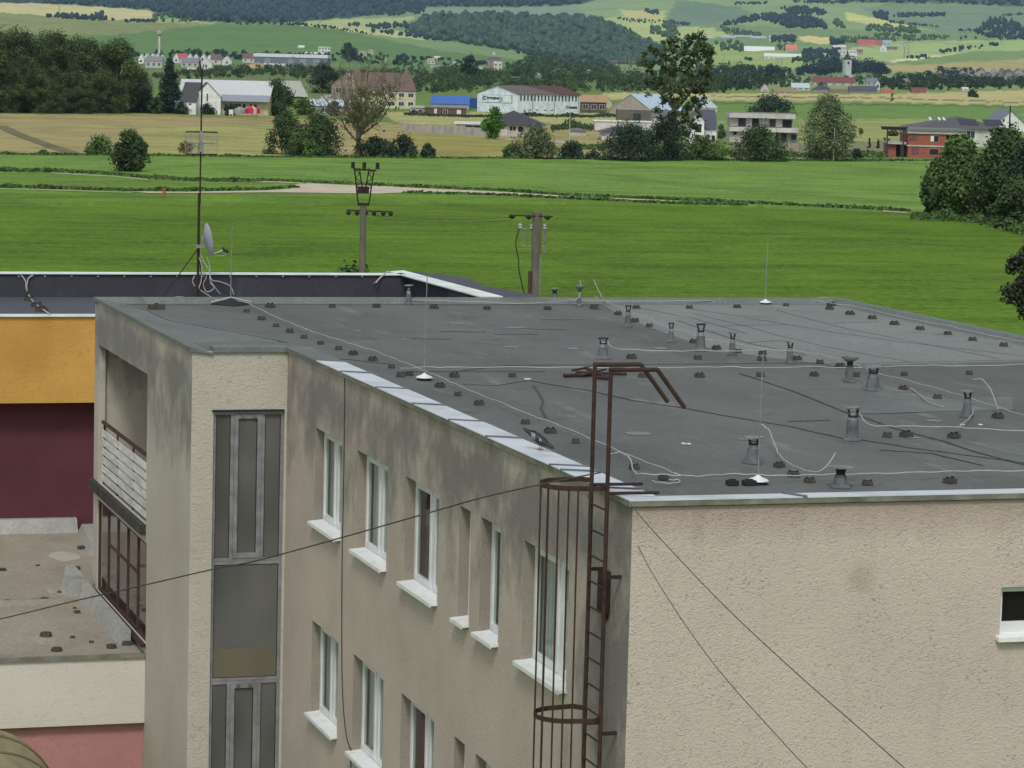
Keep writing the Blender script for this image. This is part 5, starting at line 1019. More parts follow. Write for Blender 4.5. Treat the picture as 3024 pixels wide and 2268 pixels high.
tree(2128, 410, 34, 370, 'small green tree between the gabled house and the modern house', 'mid', 'egg', n=500, z0f=.05)
tree(2540, 406, 22, 378, 'thin young tree right of the tall willow', 'mid', 'egg', n=120, z0f=.4, nb=8)
for i, (x, y) in enumerate(((2567, 440), (2593, 440), (2612, 432), (2625, 430))): tree(x, y, 12, y-34+i*4, 'slim young conifer in the garden row left of the brick house', 'conifer', 'cone', n=160, z0f=.15, nb=14, group='young conifers in the garden')
tree(2620+16, 402, 30, 385, 'dark ragged shrub under the pergola of the brick house', 'redbrown', 'round', 'bush', 'bush', 300, z0f=.0)
tree(2870, 286, 26, 266, 'small dark bush in the pale field, left of two touching', 'deep', 'dome', 'bush', 'bush', 300, z0f=.0); tree(2884, 288, 12, 278, 'small dark bush in the pale field, right of two touching', 'deep', 'dome', 'bush', 'bush', 120, z0f=.0)
tree(2633, 300, 12, 272, 'thin sapling in the pale field with a low skirt', 'mid', 'egg', n=50, z0f=.1, nb=6)
# big trees between houses
tree(818, 340, 96, 232, 'dense green tree right of the white hall', 'dark', 'egg', n=3400, z0f=.02, nb=50); tree(900, 340, 60, 290, 'mid green bushy tree right of the dense green tree', 'mid', 'round', n=900, z0f=.02)
tree(500, 335, 128, 165, 'tall dark spruce left of the white gabled house', 'conifer', 'cone', n=4600, z0f=.03, nb=110, name='spruce_tree'); tree(955, 276, 96, 186, 'dark tree rising above the sheds left of the bare tree', 'deep', 'egg', n=2400, z0f=.03)
tree(610, 338, 50, 308, 'dark bush against the white gable wall', 'deep', 'dome', 'bush', 'bush', 600, z0f=.0); tree(680, 342, 36, 302, 'dark bush between the gabled house and the tents', 'deep', 'round', 'bush', 'bush', 500, z0f=.0); tree(985, 342, 40, 300, 'bushy green tree beside the low metal roofs', 'dark', 'round', n=600, z0f=.0)
tree(430, 334, 60, 268, 'dark tree between the grove and the spruce', 'deep', 'egg', n=1500, z0f=.0); tree(462, 336, 46, 290, 'low tree at the left foot of the spruce', 'dark', 'egg', n=900, z0f=.0); tree(540, 337, 50, 300, 'hedge like bush at the right foot of the spruce', 'conifer', 'dome', 'bush', 'bush', 900, z0f=.0)
tree(1386, 236, 58, 162, 'dark rounded tree beside the small chapel like tower', 'conifer', 'dome', n=1600, z0f=.02); tree(1028, 176, 50, 128, 'grey rounded poplar tree right of the white villa', 'blue', 'egg', n=900, z0f=.02)
tree(2600, 218, 52, 186, 'dark twin crowned tree on the valley floor right of the church', 'blue', 'dome', n=1000, z0f=.0)
tree(2275, 232, 40, 190, 'dark tree clump on the valley floor left of the church', 'blue', 'dome', n=600, z0f=.0); tree(2300, 232, 30, 198, 'second dark tree clump left of the church, lower', 'blue', 'dome', n=400, z0f=.0)
# the two tall open trees
def open_tree(px, base, w, top, lab, kind, nleaf, nbr, ls, z0f, bark, seed, spread=1.0, inner=.35):
    P = T(px, base); s = sc_at(P); H = (base-top)*s; Wd = w*s; rg = np.random.default_rng(seed); t = thing('broadleaf_tree', lab, 'tree', tuple(P)); m = MB(); r0 = H*.021
    m.tube([(0, 0, -.3), (.1, 0, H*.1), (-.1, 0, H*.2), (.2, 0, H*.3)], r0*1.3, 8, r1=r0); tips = []
    for i in range(nbr):
        a = 2*PI*i/nbr+rg.uniform(-.3, .3); u = rg.uniform(.35, 1); hz = H*rg.uniform(.55, .98)*(1-.22*u); R = Wd*.5*u*spread; z0 = H*rg.uniform(.12, .34)
        p0 = Vector((0, 0, z0)); p3 = Vector((R*math.cos(a), R*math.sin(a), hz)); p1 = p0.lerp(p3, .4)+Vector((R*.15*math.cos(a), R*.15*math.sin(a), -H*.02)); br = smooth_path([p0, p1, p3], 5); m.tube(br, r0*.5, 5, r1=r0*.09)
        for q in br[3:]:
            for _ in range(3):
                e = q+Vector(rg.normal(size=3))*H*.055+Vector((0, 0, H*.045)); m.tube([q, q.lerp(e, .55)+Vector((0, 0, .25)), e], r0*.13, 4, r1=r0*.04); tips.append(e)
                for _ in range(2): e2 = e+Vector(rg.normal(size=3))*H*.03; m.tube([e, e2], r0*.05, 3, r1=r0*.02); tips.append(e2)
    m.build('trunk', M[bark], t, world=False); tips = np.array([tuple(q) for q in tips]); wgt = np.array([1-inner if q[2] > H*.62 else 1+inner for q in tips]); wgt *= rg.choice([.05, .4, 1, 2.4], len(tips)); wgt *= np.where(tips@np.array([math.cos(YAW), -math.sin(YAW), -.35])+H*.2 > -.5, 1.6, .12); idx = rg.choice(len(tips), nleaf, p=wgt/wgt.sum())
    c = tips[idx]+rg.normal(size=(nleaf, 3))*H*.016; V, Fq = leaf_quads(c, rg.normal(size=(nleaf, 3)), ls, rg); br_ = rg.uniform(.6, 1.35, len(tips))[idx]; cc = np.repeat(br_, 4); hue = np.repeat(rg.uniform(-.1, .3, nleaf), 4)
    npmesh('crown', V, Fq, LEAF[kind], t, np.stack([cc*(1+hue), cc, cc*(1-hue*.5), np.ones_like(cc)], 1)); return t
open_tree(1058, 462, 268, 132, 'tall half bare tree with grey branches showing, in front of the pale house', 'olive', 760, 22, .42, .1, 'barkg', 5, 1.12, .55)
def poplar():
    px, base, top = 2000, 470, 108; P = T(px, base); s = sc_at(P); H = (base-top)*s; rg = np.random.default_rng(11)
    t = thing('broadleaf_tree', 'tall irregular poplar with forked trunk rising above all houses', 'tree', tuple(P)); m = MB(); X = lambda x, y, dy=0: Vector(((x-px)*s, dy, (base-y)*s))
    sd = Vector((math.cos(YAW), -math.sin(YAW), 0)); fd = Vector((math.sin(YAW), math.cos(YAW), 0)); Y_ = lambda v: sd*v.x+fd*v.y+Vector((0, 0, v.z))
    m.tube([Y_(X(1998, 475)), Y_(X(1996, 420)), Y_(X(1992, 372)), Y_(X(1984, 330))], .62, 8, r1=.42)
    for pts, r in (([(1984, 330), (1975, 305), (1950, 285), (1925, 262)], .36), ([(1984, 330), (2012, 300), (2040, 255), (2048, 190), (2052, 130)], .4), ([(1975, 305), (1972, 260), (1960, 200), (1955, 150)], .34), ([(2030, 270), (2065, 245), (2085, 190)], .2), ([(2012, 300), (2000, 240), (2010, 170)], .24), ([(2036, 290), (2070, 300), (2090, 330)], .14)):
        m.tube([Y_(q) for q in smooth_path([X(x, y, rg.uniform(-1.5, 1.5)) for x, y in pts], 4)], r, 6, r1=r*.3)
    m.build('trunk', M['bark'], t, world=False); bl = []
    for (x, y, r, n) in ((1915, 160, 20, 5), (1930, 190, 30, 8), (1955, 150, 26, 8), (1925, 225, 34, 9), (1975, 195, 36, 11), (1985, 235, 42, 13), (1940, 255, 30, 6), (2010, 155, 30, 9), (2045, 125, 22, 8), (2052, 150, 30, 10), (2075, 135, 16, 4), (2085, 160, 20, 5), (2040, 195, 36, 12), (2075, 200, 26, 7), (2030, 240, 40, 13),
                         (2065, 245, 28, 7), (2010, 275, 34, 10), (2050, 285, 26, 7), (1990, 310, 22, 4), (1930, 300, 18, 4), (2040, 320, 26, 8), (1950, 335, 26, 7), (2010, 345, 30, 9), (1965, 128, 14, 3), (2028, 118, 12, 3), (1900, 178, 12, 2), (2092, 205, 12, 2), (2035, 380, 34, 9), (1985, 390, 30, 9)):
        for _ in range(n): bl.append((x+rg.normal()*r*.62, y+rg.normal()*r*.62, rg.normal()*r*.6, rg.uniform(5, 15)))
    cs, co = [], []
    for (x, y, dy, r) in bl:
        k = 36; d = rg.normal(size=(k, 3))*np.array([.62, .62, .5]); cb = rg.uniform(.65, 1.4)
        b = Y_(Vector(((x-px)*s, dy*s, (base-y)*s))); cs.append(d*r*s*rg.uniform(.5, 1.05, (k, 1))+np.array(tuple(b))); co.append(np.full(k, cb)*rg.uniform(.8, 1.2, k))
    cs = np.concatenate(cs); co = np.concatenate(co); V, Fq = leaf_quads(cs, rg.normal(size=cs.shape), .42, rg); cc = np.repeat(co, 4); hue = np.repeat(rg.uniform(-.06, .08, len(co)), 4)
    npmesh('crown', V, Fq, LEAF['poplar'], t, np.stack([cc*(1+hue), cc, cc*(1-hue*.4), np.ones_like(cc)], 1))
poplar()
# the dark grove at upper left: individual trees
g0 = tree(60, 330, 160, 78, 'large dark broadleaf tree of the dense grove at upper left', 'grove', 'round', n=9000, z0f=.0, nb=34, group='trees of the dense grove at upper left')
g1 = tree(170, 332, 150, 96, 'large dark broadleaf tree of the dense grove at upper left', 'grove', 'egg', n=9000, z0f=.0, nb=34, group='trees of the dense grove at upper left')
g2 = tree(345, 333, 160, 118, 'large dark broadleaf tree of the dense grove at upper left', 'grove', 'round', n=9000, z0f=.0, nb=34, group='trees of the dense grove at upper left')
gl = 'large dark broadleaf tree of the dense grove at upper left'; gg = 'trees of the dense grove at upper left'
for src, x, y, sc in ((g1, -30, 330, 1.05), (g0, 120, 326, .98), (g2, 10, 328, 1.05), (g0, 215, 328, .92), (g1, 268, 331, .92), (g2, 235, 326, .98), (g0, 300, 330, .82), (g1, 385, 330, .66), (g2, 150, 331, .8), (g1, 60, 333, .7), (g2, 300, 334, .6), (g0, 20, 334, .6), (g1, 215, 335, .6), (g0, 400, 332, .6), (g2, -60, 332, 1), (g0, 110, 335, .55), (g1, 160, 336, .45), (g2, 250, 336, .45), (g0, 345, 336, .42)): treecopy(src, x, y, gl, gg, sc)
# foreground right trees and pine
r0 = tree(2830, 634, 185, 408, 'big round broadleaf tree at the right, leftmost of the foreground clump', 'mid', 'egg', n=15000, z0f=.0, nb=170, ls=.30)
tree(2772, 632, 105, 470, 'lower bushy tree on the left flank of the foreground clump at right', 'dark', 'egg', 'tree', n=6500, z0f=.0, nb=80, ls=.30)
tree(2962, 650, 190, 385, 'tall darker broadleaf tree in the middle of the foreground clump at right', 'dark', 'egg', n=15000, z0f=.0, nb=170, ls=.30)
tree(3040, 672, 160, 415, 'dark broadleaf tree cut by the right frame edge', 'deep', 'egg', n=9000, z0f=.0, nb=120, ls=.30)
tree(3000, 676, 120, 520, 'lower dark bush at the foot of the foreground clump near the right edge', 'dark', 'dome', 'bush', 'bush', 4500, z0f=.0, nb=70, ls=.28)
tree(2915, 650, 60, 600, 'small shrub in the long grass below the foreground clump', 'mid', 'dome', 'bush', 'bush', 900, z0f=.0, ls=.25)
tree(3092, 0, 165, 716, 'dark pine whose crown tip enters at the right frame edge', 'pine', 'round', d=62, n=5200, nb=20, ls=.055, name='pine_tree', z0f=.885)
tree(1062, 0, 200, 768, 'scrubby bush top showing behind the roof at the foot of the lattice pole', 'dark', 'dome', 'bush', 'bush', 3500, d=152, z0f=.0, ls=.16, nb=60)
tree(1160, 0, 70, 772, 'thin weeds showing behind the roof right of the lattice pole', 'mid', 'dome', 'bush', 'bush', 700, d=152, z0f=.0, ls=.14)
# low weeds along the paths
def weeds(name, line, n, wpx, hpx, kind, lab, ls=.35):
    rg = np.random.default_rng(int(line[0][0]+line[0][1])+3); cs = []
    xs = np.array([p[0] for p in line]); ys = np.array([p[1] for p in line])
    for _ in range(n):
        x = rg.uniform(xs[0], xs[-1]); y = np.interp(x, xs, ys)+rg.normal()*wpx*.5; P = T(x, y); s = sc_at(P); cl = .5+.5*math.sin(x*.035+3*math.sin(x*.011)); hh = hpx*s*rg.uniform(0, 1)**1.5*(.35+1.1*cl*cl); cs.append((P.x+rg.normal()*.3, P.y+rg.normal()*.3, P.z+hh))
    cs = np.array(cs); V, Fq = leaf_quads(cs, rg.normal(size=cs.shape), ls, rg); cc = np.repeat(rg.uniform(.6, 1.3, n), 4); return tag(npmesh(name, V, Fq, LEAF[kind], None, np.stack([cc, cc, cc, cc*0+1], 1)), lab, 'weeds', kind='stuff')
weeds('weed_strip', [(-50, 502), (200, 508), (330, 514), (430, 524), (560, 533), (760, 536)], 2800, 2.5, 4.5, 'mid', 'dark ragged weeds along the far side of the upper path', .5)
weeds('weed_strip', [(760, 532), (900, 537), (1100, 546), (1250, 553), (1500, 564), (1700, 578), (2100, 594), (2680, 623)], 3000, 2, 4, 'mid', 'weeds along the far side of the pale path', .45)
weeds('weed_strip', [(-50, 551), (200, 558), (390, 563), (560, 563), (780, 560), (870, 552)], 2600, 1.5, 5, 'mid', 'dark grass edge between the two pale paths at left', .45)
weeds('weed_strip', [(1200, 570), (1450, 575), (1700, 588), (2000, 602), (2200, 606)], 1800, 1.2, 4, 'mid', 'low dark weeds on the near side of the pale path', .4)
weeds('weed_strip', [(-40, 456), (420, 459), (800, 464), (1500, 468), (2500, 476), (2760, 474)], 5000, 1.0, 5, 'mid', 'long grass fringe where the meadow meets the straw field', .4)
weeds('weed_strip', [(2700, 640), (2800, 642), (2900, 652), (3030, 690)], 4500, 9, 16, 'mid', 'long grass below the foreground trees at right', .3)
weeds('garden_scrub', [(1195, 338), (1400, 345), (1560, 343), (1740, 345), (1890, 342)], 3000, 3, 8, 'deep', 'dark scrub in front of the white factory', .55); weeds('garden_scrub', [(1630, 380), (1700, 375), (1760, 380)], 1100, 7, 16, 'dark', 'garden scrub right of the bungalow', .5); weeds('garden_scrub', [(1670, 430), (1780, 440), (1800, 425)], 1000, 6, 10, 'mid', 'low garden growth beside the curved road', .5)
weeds('garden_scrub', [(2100, 452), (2150, 455), (2340, 460), (2620, 463)], 1800, 5, 10, 'mid', 'rough growth on plots between the modern house and the brick house', .5)
# woods as masses
ico_v, ico_f = None, None
def ico():
    import bmesh
    bm = bmesh.new(); bmesh.ops.create_icosphere(bm, subdivisions=2, radius=1); v = np.array([tuple(q.co) for q in bm.verts]); f = np.array([[q.index for q in g.verts] for g in bm.faces]); bm.free(); return v, f
IV, IF = ico()
def wood(name, poly, n, hpx, kind, lab, shape='round', cat='trees', wd=1.0, faceted=True):
    rg = np.random.default_rng(int(poly[0][0]+poly[0][1]*3+n)); xs = [p[0] for p in poly]; ys = [p[1] for p in poly]; Vs, Fs, Cs = [], [], []; k = 0; tries = 0; n = int(n*(1.7 if name == 'wood' else 1.25)); hpx = hpx*(.85 if name == 'wood' else 1)
    while k < n and tries < n*30:
        tries += 1; x = rg.uniform(min(xs), max(xs)); y = rg.uniform(min(ys), max(ys))
        if not pip(np.array([x]), np.array([y]), poly)[0]: continue
        P = T(x, y); s = sc_at(P); h = hpx*s*rg.uniform(.7, 1.25); w = h*rg.uniform(.36, .5)*wd
        v = IV.copy(); v *= (1+.22*np.sin(v[:, :1]*4.1+k)*np.cos(v[:, 1:2]*3.7+k*.7)+.13*rg.normal(size=(len(v), 1)))
        if shape == 'cone': sh = np.clip(.62-.55*v[:, 2:3], .08, 1.2); v[:, :2] *= sh
        v = v*np.array([w, w, h*.5])+np.array([P.x, P.y, P.z+h*.46]); Vs.append(v); Fs.append(IF+k*len(IV)); b = rg.uniform(.68, 1.32); hu = rg.uniform(-.08, .12); Cs.append(np.tile([b*(1+hu), b, b*(1-hu), 1], (len(IV), 1))*(1+.16*rg.normal(size=(len(IV), 1)))); k += 1
    return tag(npmesh(name, np.concatenate(Vs), np.concatenate(Fs), LEAF[kind], None, np.clip(np.concatenate(Cs), .2, 2)), lab, cat, kind='stuff')
def belt(name, poly, n, hpx, kind, lab, wd=1.0, q=70, ls=5.0):
    rg = np.random.default_rng(int(poly[0][0]*2+poly[0][1]+n)); xs = [p[0] for p in poly]; ys = [p[1] for p in poly]; CSS, NS, CO = [], [], []; k = 0; tries = 0; SZ = []; n = int(n*1.5)
    while k < n and tries < n*30:
        tries += 1; x = rg.uniform(min(xs), max(xs)); y = rg.uniform(min(ys), max(ys))
        if not pip(np.array([x]), np.array([y]), poly)[0]: continue
        P = T(x, y); s = sc_at(P); h = hpx*s*rg.uniform(.65, 1.25); w = h*rg.uniform(.4, .62)*wd; tint = rg.uniform(.7, 1.3)
        for b in range(5):
            c = np.array([P.x+rg.normal()*w*.42, P.y+rg.normal()*w*.42, P.z+h*rg.uniform(.3, .78)]); d = rg.normal(size=(q//5, 3)); d /= np.linalg.norm(d, axis=1, keepdims=True)
            CSS.append(c+d*w*.5*rg.uniform(.75, 1.1, (q//5, 1))); NS.append(d+np.array([0, 0, .3])); CO.append(tint*rg.uniform(.8, 1.2)*rg.uniform(.85, 1.15, q//5)); SZ.append(np.full(q//5, ls*s))
        k += 1
    cs = np.concatenate(CSS); ns = np.concatenate(NS); co = np.concatenate(CO); sz = np.concatenate(SZ)[:, None]; V, Fq = leaf_quads(cs, ns, sz, rg); cc = np.repeat(co, 4)
    return tag(npmesh(name, V, Fq, LEAF[kind], None, np.stack([cc*1.03, cc, cc*.96, cc*0+1], 1)), lab, 'trees', kind='stuff')
belt('tree_belt', [(1160, 278), (1240, 232), (1330, 215), (1460, 225), (1560, 212), (1700, 210), (1880, 225), (1980, 230), (2150, 225), (2150, 278), (1780, 276), (1500, 274), (1200, 282)], 330, 30, 'dark', 'broad belt of dark rounded trees behind the white factory', 1.05, 90, 3.6)
belt('tree_belt', [(1500, 200), (1560, 178), (1640, 176), (1700, 195), (1800, 212), (1560, 215), (1480, 212)], 60, 24, 'dark', 'dark tree mound between the chapel like tower and the green hill', 1.0, 80, 3.6)
belt('tree_belt', [(430, 232), (560, 216), (700, 205), (900, 205), (1180, 232), (1180, 285), (930, 240), (800, 226), (560, 238)], 200, 20, 'dark', 'mixed trees between the white hall and the far village at left', 1.0, 70, 3.2)
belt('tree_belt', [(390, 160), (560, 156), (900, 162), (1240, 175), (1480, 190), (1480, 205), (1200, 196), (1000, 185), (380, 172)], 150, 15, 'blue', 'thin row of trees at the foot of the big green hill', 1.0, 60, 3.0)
belt('tree_belt', [(1100, 215), (1350, 205), (1350, 220), (1100, 232)], 40, 17, 'far', 'trees around the houses left of the dark rounded tree', 1.0, 60, 3.0)
belt('tree_belt', [(2060, 270), (2060, 205), (2200, 205), (2330, 218), (2340, 240), (2240, 270)], 150, 25, 'deep', 'dense trees between the poplar and the church village', 1.0, 80, 3.4)
belt('tree_belt', [(2360, 222), (2420, 205), (2490, 200), (2600, 210), (2600, 226), (2500, 226), (2360, 232)], 110, 36, 'blue', 'tall dark trees around the church tower', .8, 90, 3.4)
belt('tree_belt', [(2300, 240), (2600, 232), (2600, 250), (2300, 262)], 60, 15, 'far', 'trees among the roofs of the church village', 1.0, 60, 3.0)
belt('tree_belt', [(2590, 262), (2600, 235), (2720, 232), (3060, 242), (3060, 262), (2850, 268), (2640, 270)], 200, 20, 'deep', 'dark tree line in front of the terraced village at right', 1.0, 70, 3.2)
belt('tree_belt', [(2730, 225), (2760, 208), (2900, 215), (2900, 232), (2760, 236)], 40, 15, 'blue', 'trees at the left end of the terraced village', 1.0, 60, 3.0)
wood('forest', [(1205, 95), (1250, 58), (1300, 48), (1600, 54), (1750, 62), (1850, 98), (1960, 148), (1960, 192), (1800, 192), (1780, 188), (1600, 162), (1300, 122)], 1100, 20, 'forest', 'dense mixed forest covering the middle hill')
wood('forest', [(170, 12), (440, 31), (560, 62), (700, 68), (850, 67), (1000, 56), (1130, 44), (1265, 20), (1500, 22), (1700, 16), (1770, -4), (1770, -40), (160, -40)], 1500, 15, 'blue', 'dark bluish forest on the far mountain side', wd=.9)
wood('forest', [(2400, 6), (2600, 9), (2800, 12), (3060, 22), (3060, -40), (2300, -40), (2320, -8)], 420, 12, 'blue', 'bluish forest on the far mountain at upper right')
for i, (poly, n, h, kd, lb) in enumerate([
 ([(140, 48), (200, 44), (340, 60), (340, 66), (140, 52)], 40, 12, 'blue', 'dark hedge row on the crest of the left hill, left part'), ([(270, 46), (300, 42), (320, 58), (270, 58)], 9, 14, 'blue', 'taller clump in the crest hedge of the left hill'),
 ([(370, 62), (460, 62), (460, 67), (370, 67)], 24, 10, 'blue', 'dark hedge row on the crest of the left hill, right part'), ([(440, 50), (500, 42), (570, 60), (560, 68), (470, 66)], 24, 12, 'far', 'pale bushes at the end of the yellow field on the left hill'), ([(130, 6), (195, 8), (195, 14), (130, 12)], 14, 12, 'blue', 'small wood at the top left corner above the yellow field'),
 ([(700, 70), (880, 70), (1000, 82), (1100, 100), (1100, 104), (1000, 90), (880, 76), (700, 73)], 50, 8, 'blue', 'hedge line along the crest of the big green hill'), ([(1080, 78), (1200, 70), (1210, 86), (1090, 88)], 30, 13, 'blue', 'small wood left of the middle forest'), ([(1030, 72), (1060, 70), (1060, 80), (1030, 80)], 6, 12, 'blue', 'two dark tree clumps on the pale field behind the green hill'),
 ([(1100, 92), (1240, 100), (1300, 124), (1240, 114), (1100, 98)], 36, 12, 'blue', 'belt of bushes on the left flank of the middle forest'), ([(1200, 30), (1230, 14), (1265, 16), (1250, 40), (1130, 50)], 30, 14, 'blue', 'forest tongue left of the pale green saddle'),
 ([(1905, 30), (1945, 32), (1945, 44), (1905, 42)], 14, 9, 'blue', 'oval wood on the pale hill above the forest'), ([(1810, 54), (2000, 62), (2010, 74), (1860, 66)], 34, 7, 'blue', 'long thin hedge across the bright field'), ([(1850, 84), (1862, 84), (1862, 92), (1830, 92)], 4, 12, 'blue', 'two dark trees in the bright field'), ([(1920, 86), (1990, 74), (2010, 110), (1990, 125), (1950, 108), (1918, 98)], 34, 15, 'far', 'cluster of large trees beside the poplar top'),
 ([(1960, 64), (2040, 70), (2040, 78), (1960, 72)], 14, 8, 'blue', 'short hedge above the bright field'), ([(2135, 72), (2260, 42), (2280, 56), (2190, 72), (2140, 76)], 40, 13, 'blue', 'curved wood on the right hill, left arm'), ([(2265, 45), (2340, 44), (2420, 62), (2450, 88), (2330, 84), (2260, 62)], 120, 15, 'blue', 'large dark wood in the middle of the right hills'),
 ([(2300, 26), (2360, 22), (2440, 36), (2440, 46), (2340, 44)], 46, 13, 'blue', 'dark wood above the large dark wood on the right hills'), ([(2455, 64), (2480, 64), (2500, 88), (2470, 80)], 16, 12, 'far', 'small ragged wood right of the large dark wood'), ([(2130, 82), (2160, 90), (2250, 102), (2240, 112), (2140, 100)], 36, 11, 'far', 'tree belt curving above the long halls'),
 ([(2275, 108), (2350, 112), (2350, 126), (2280, 126)], 26, 13, 'blue', 'dark tree group right of the long grey roofs'), ([(2455, 122), (2495, 118), (2495, 136), (2455, 136)], 16, 16, 'blue', 'dark rounded tree group above the village'), ([(2570, 42), (2620, 38), (2620, 60), (2590, 58)], 18, 14, 'blue', 'wood on the upper right slope, left of the thin wood'), ([(2630, 44), (2790, 40), (2790, 50), (2640, 52)], 50, 9, 'blue', 'long thin wood on the upper right slope'),
 ([(2620, 62), (2780, 80), (2780, 83), (2620, 68)], 26, 7, 'blue', 'dotted tree line descending the upper right slope'), ([(2560, 74), (2700, 82), (2720, 100), (2640, 96), (2560, 92)], 60, 12, 'far', 'broad patch of scrub wood right of the middle of the hills'), ([(2580, 104), (2620, 102), (2900, 114), (2760, 120), (2600, 122)], 60, 10, 'far', 'scrub strip below the broad scrub wood'),
 ([(2870, 96), (2900, 80), (2930, 50), (2985, 62), (3060, 90), (3060, 122), (2930, 116)], 150, 16, 'blue', 'dark spruce wood at the right edge of the hills'), ([(2830, 88), (2880, 88), (2880, 96), (2830, 92)], 14, 8, 'blue', 'low wood left of the dark spruce wood'), ([(2960, 42), (3060, 40), (3060, 48), (2960, 48)], 30, 8, 'blue', 'hedge at the far right edge above the spruce wood'),
 ([(2340, 4), (2500, 6), (2500, 13), (2340, 9)], 40, 8, 'blue', 'dark tree line under the top edge, right of centre'), ([(2170, 8), (2265, 8), (2265, 13), (2170, 15)], 24, 7, 'blue', 'thin tree line near the top edge of the right hills'),
 ([(2110, 130), (2180, 120), (2200, 158), (2140, 160)], 14, 16, 'far', 'few dark trees left of the long white halls'), ([(2290, 130), (2340, 134), (2340, 152), (2300, 150)], 14, 12, 'far', 'trees between the white hall and the salmon roof'), ([(2370, 150), (2480, 150), (2480, 185), (2320, 188), (2370, 170)], 70, 15, 'blue', 'trees below the long white halls left of the village'), ([(2480, 110), (2620, 122), (2600, 130), (2500, 128)], 30, 12, 'far', 'trees above the pink row of houses'),
 ([(2770, 150), (2810, 148), (2830, 140), (2900, 138), (2900, 144), (2780, 158)], 16, 10, 'blue', 'loose row of round trees along the pale lane at right'), ([(2675, 170), (2745, 166), (2745, 174), (2675, 178)], 10, 10, 'blue', 'few round trees at the left end of the pale lane'), ([(2920, 132), (2945, 132), (2945, 138), (2920, 138)], 4, 11, 'blue', 'single tree clump on the pale slope at right'), ([(2200, 176), (2220, 174), (2220, 182), (2200, 182)], 4, 11, 'blue', 'single bush clump in the pale green slope left of the village'),
 ([(1480, 146), (1560, 158), (1680, 176), (1790, 192), (1790, 200), (1560, 168)], 50, 13, 'blue', 'darker trees along the lower edge of the middle forest')]):
    wood('wood', poly, n, h, kd, lb, 'cone' if 'spruce' in lb else 'round')
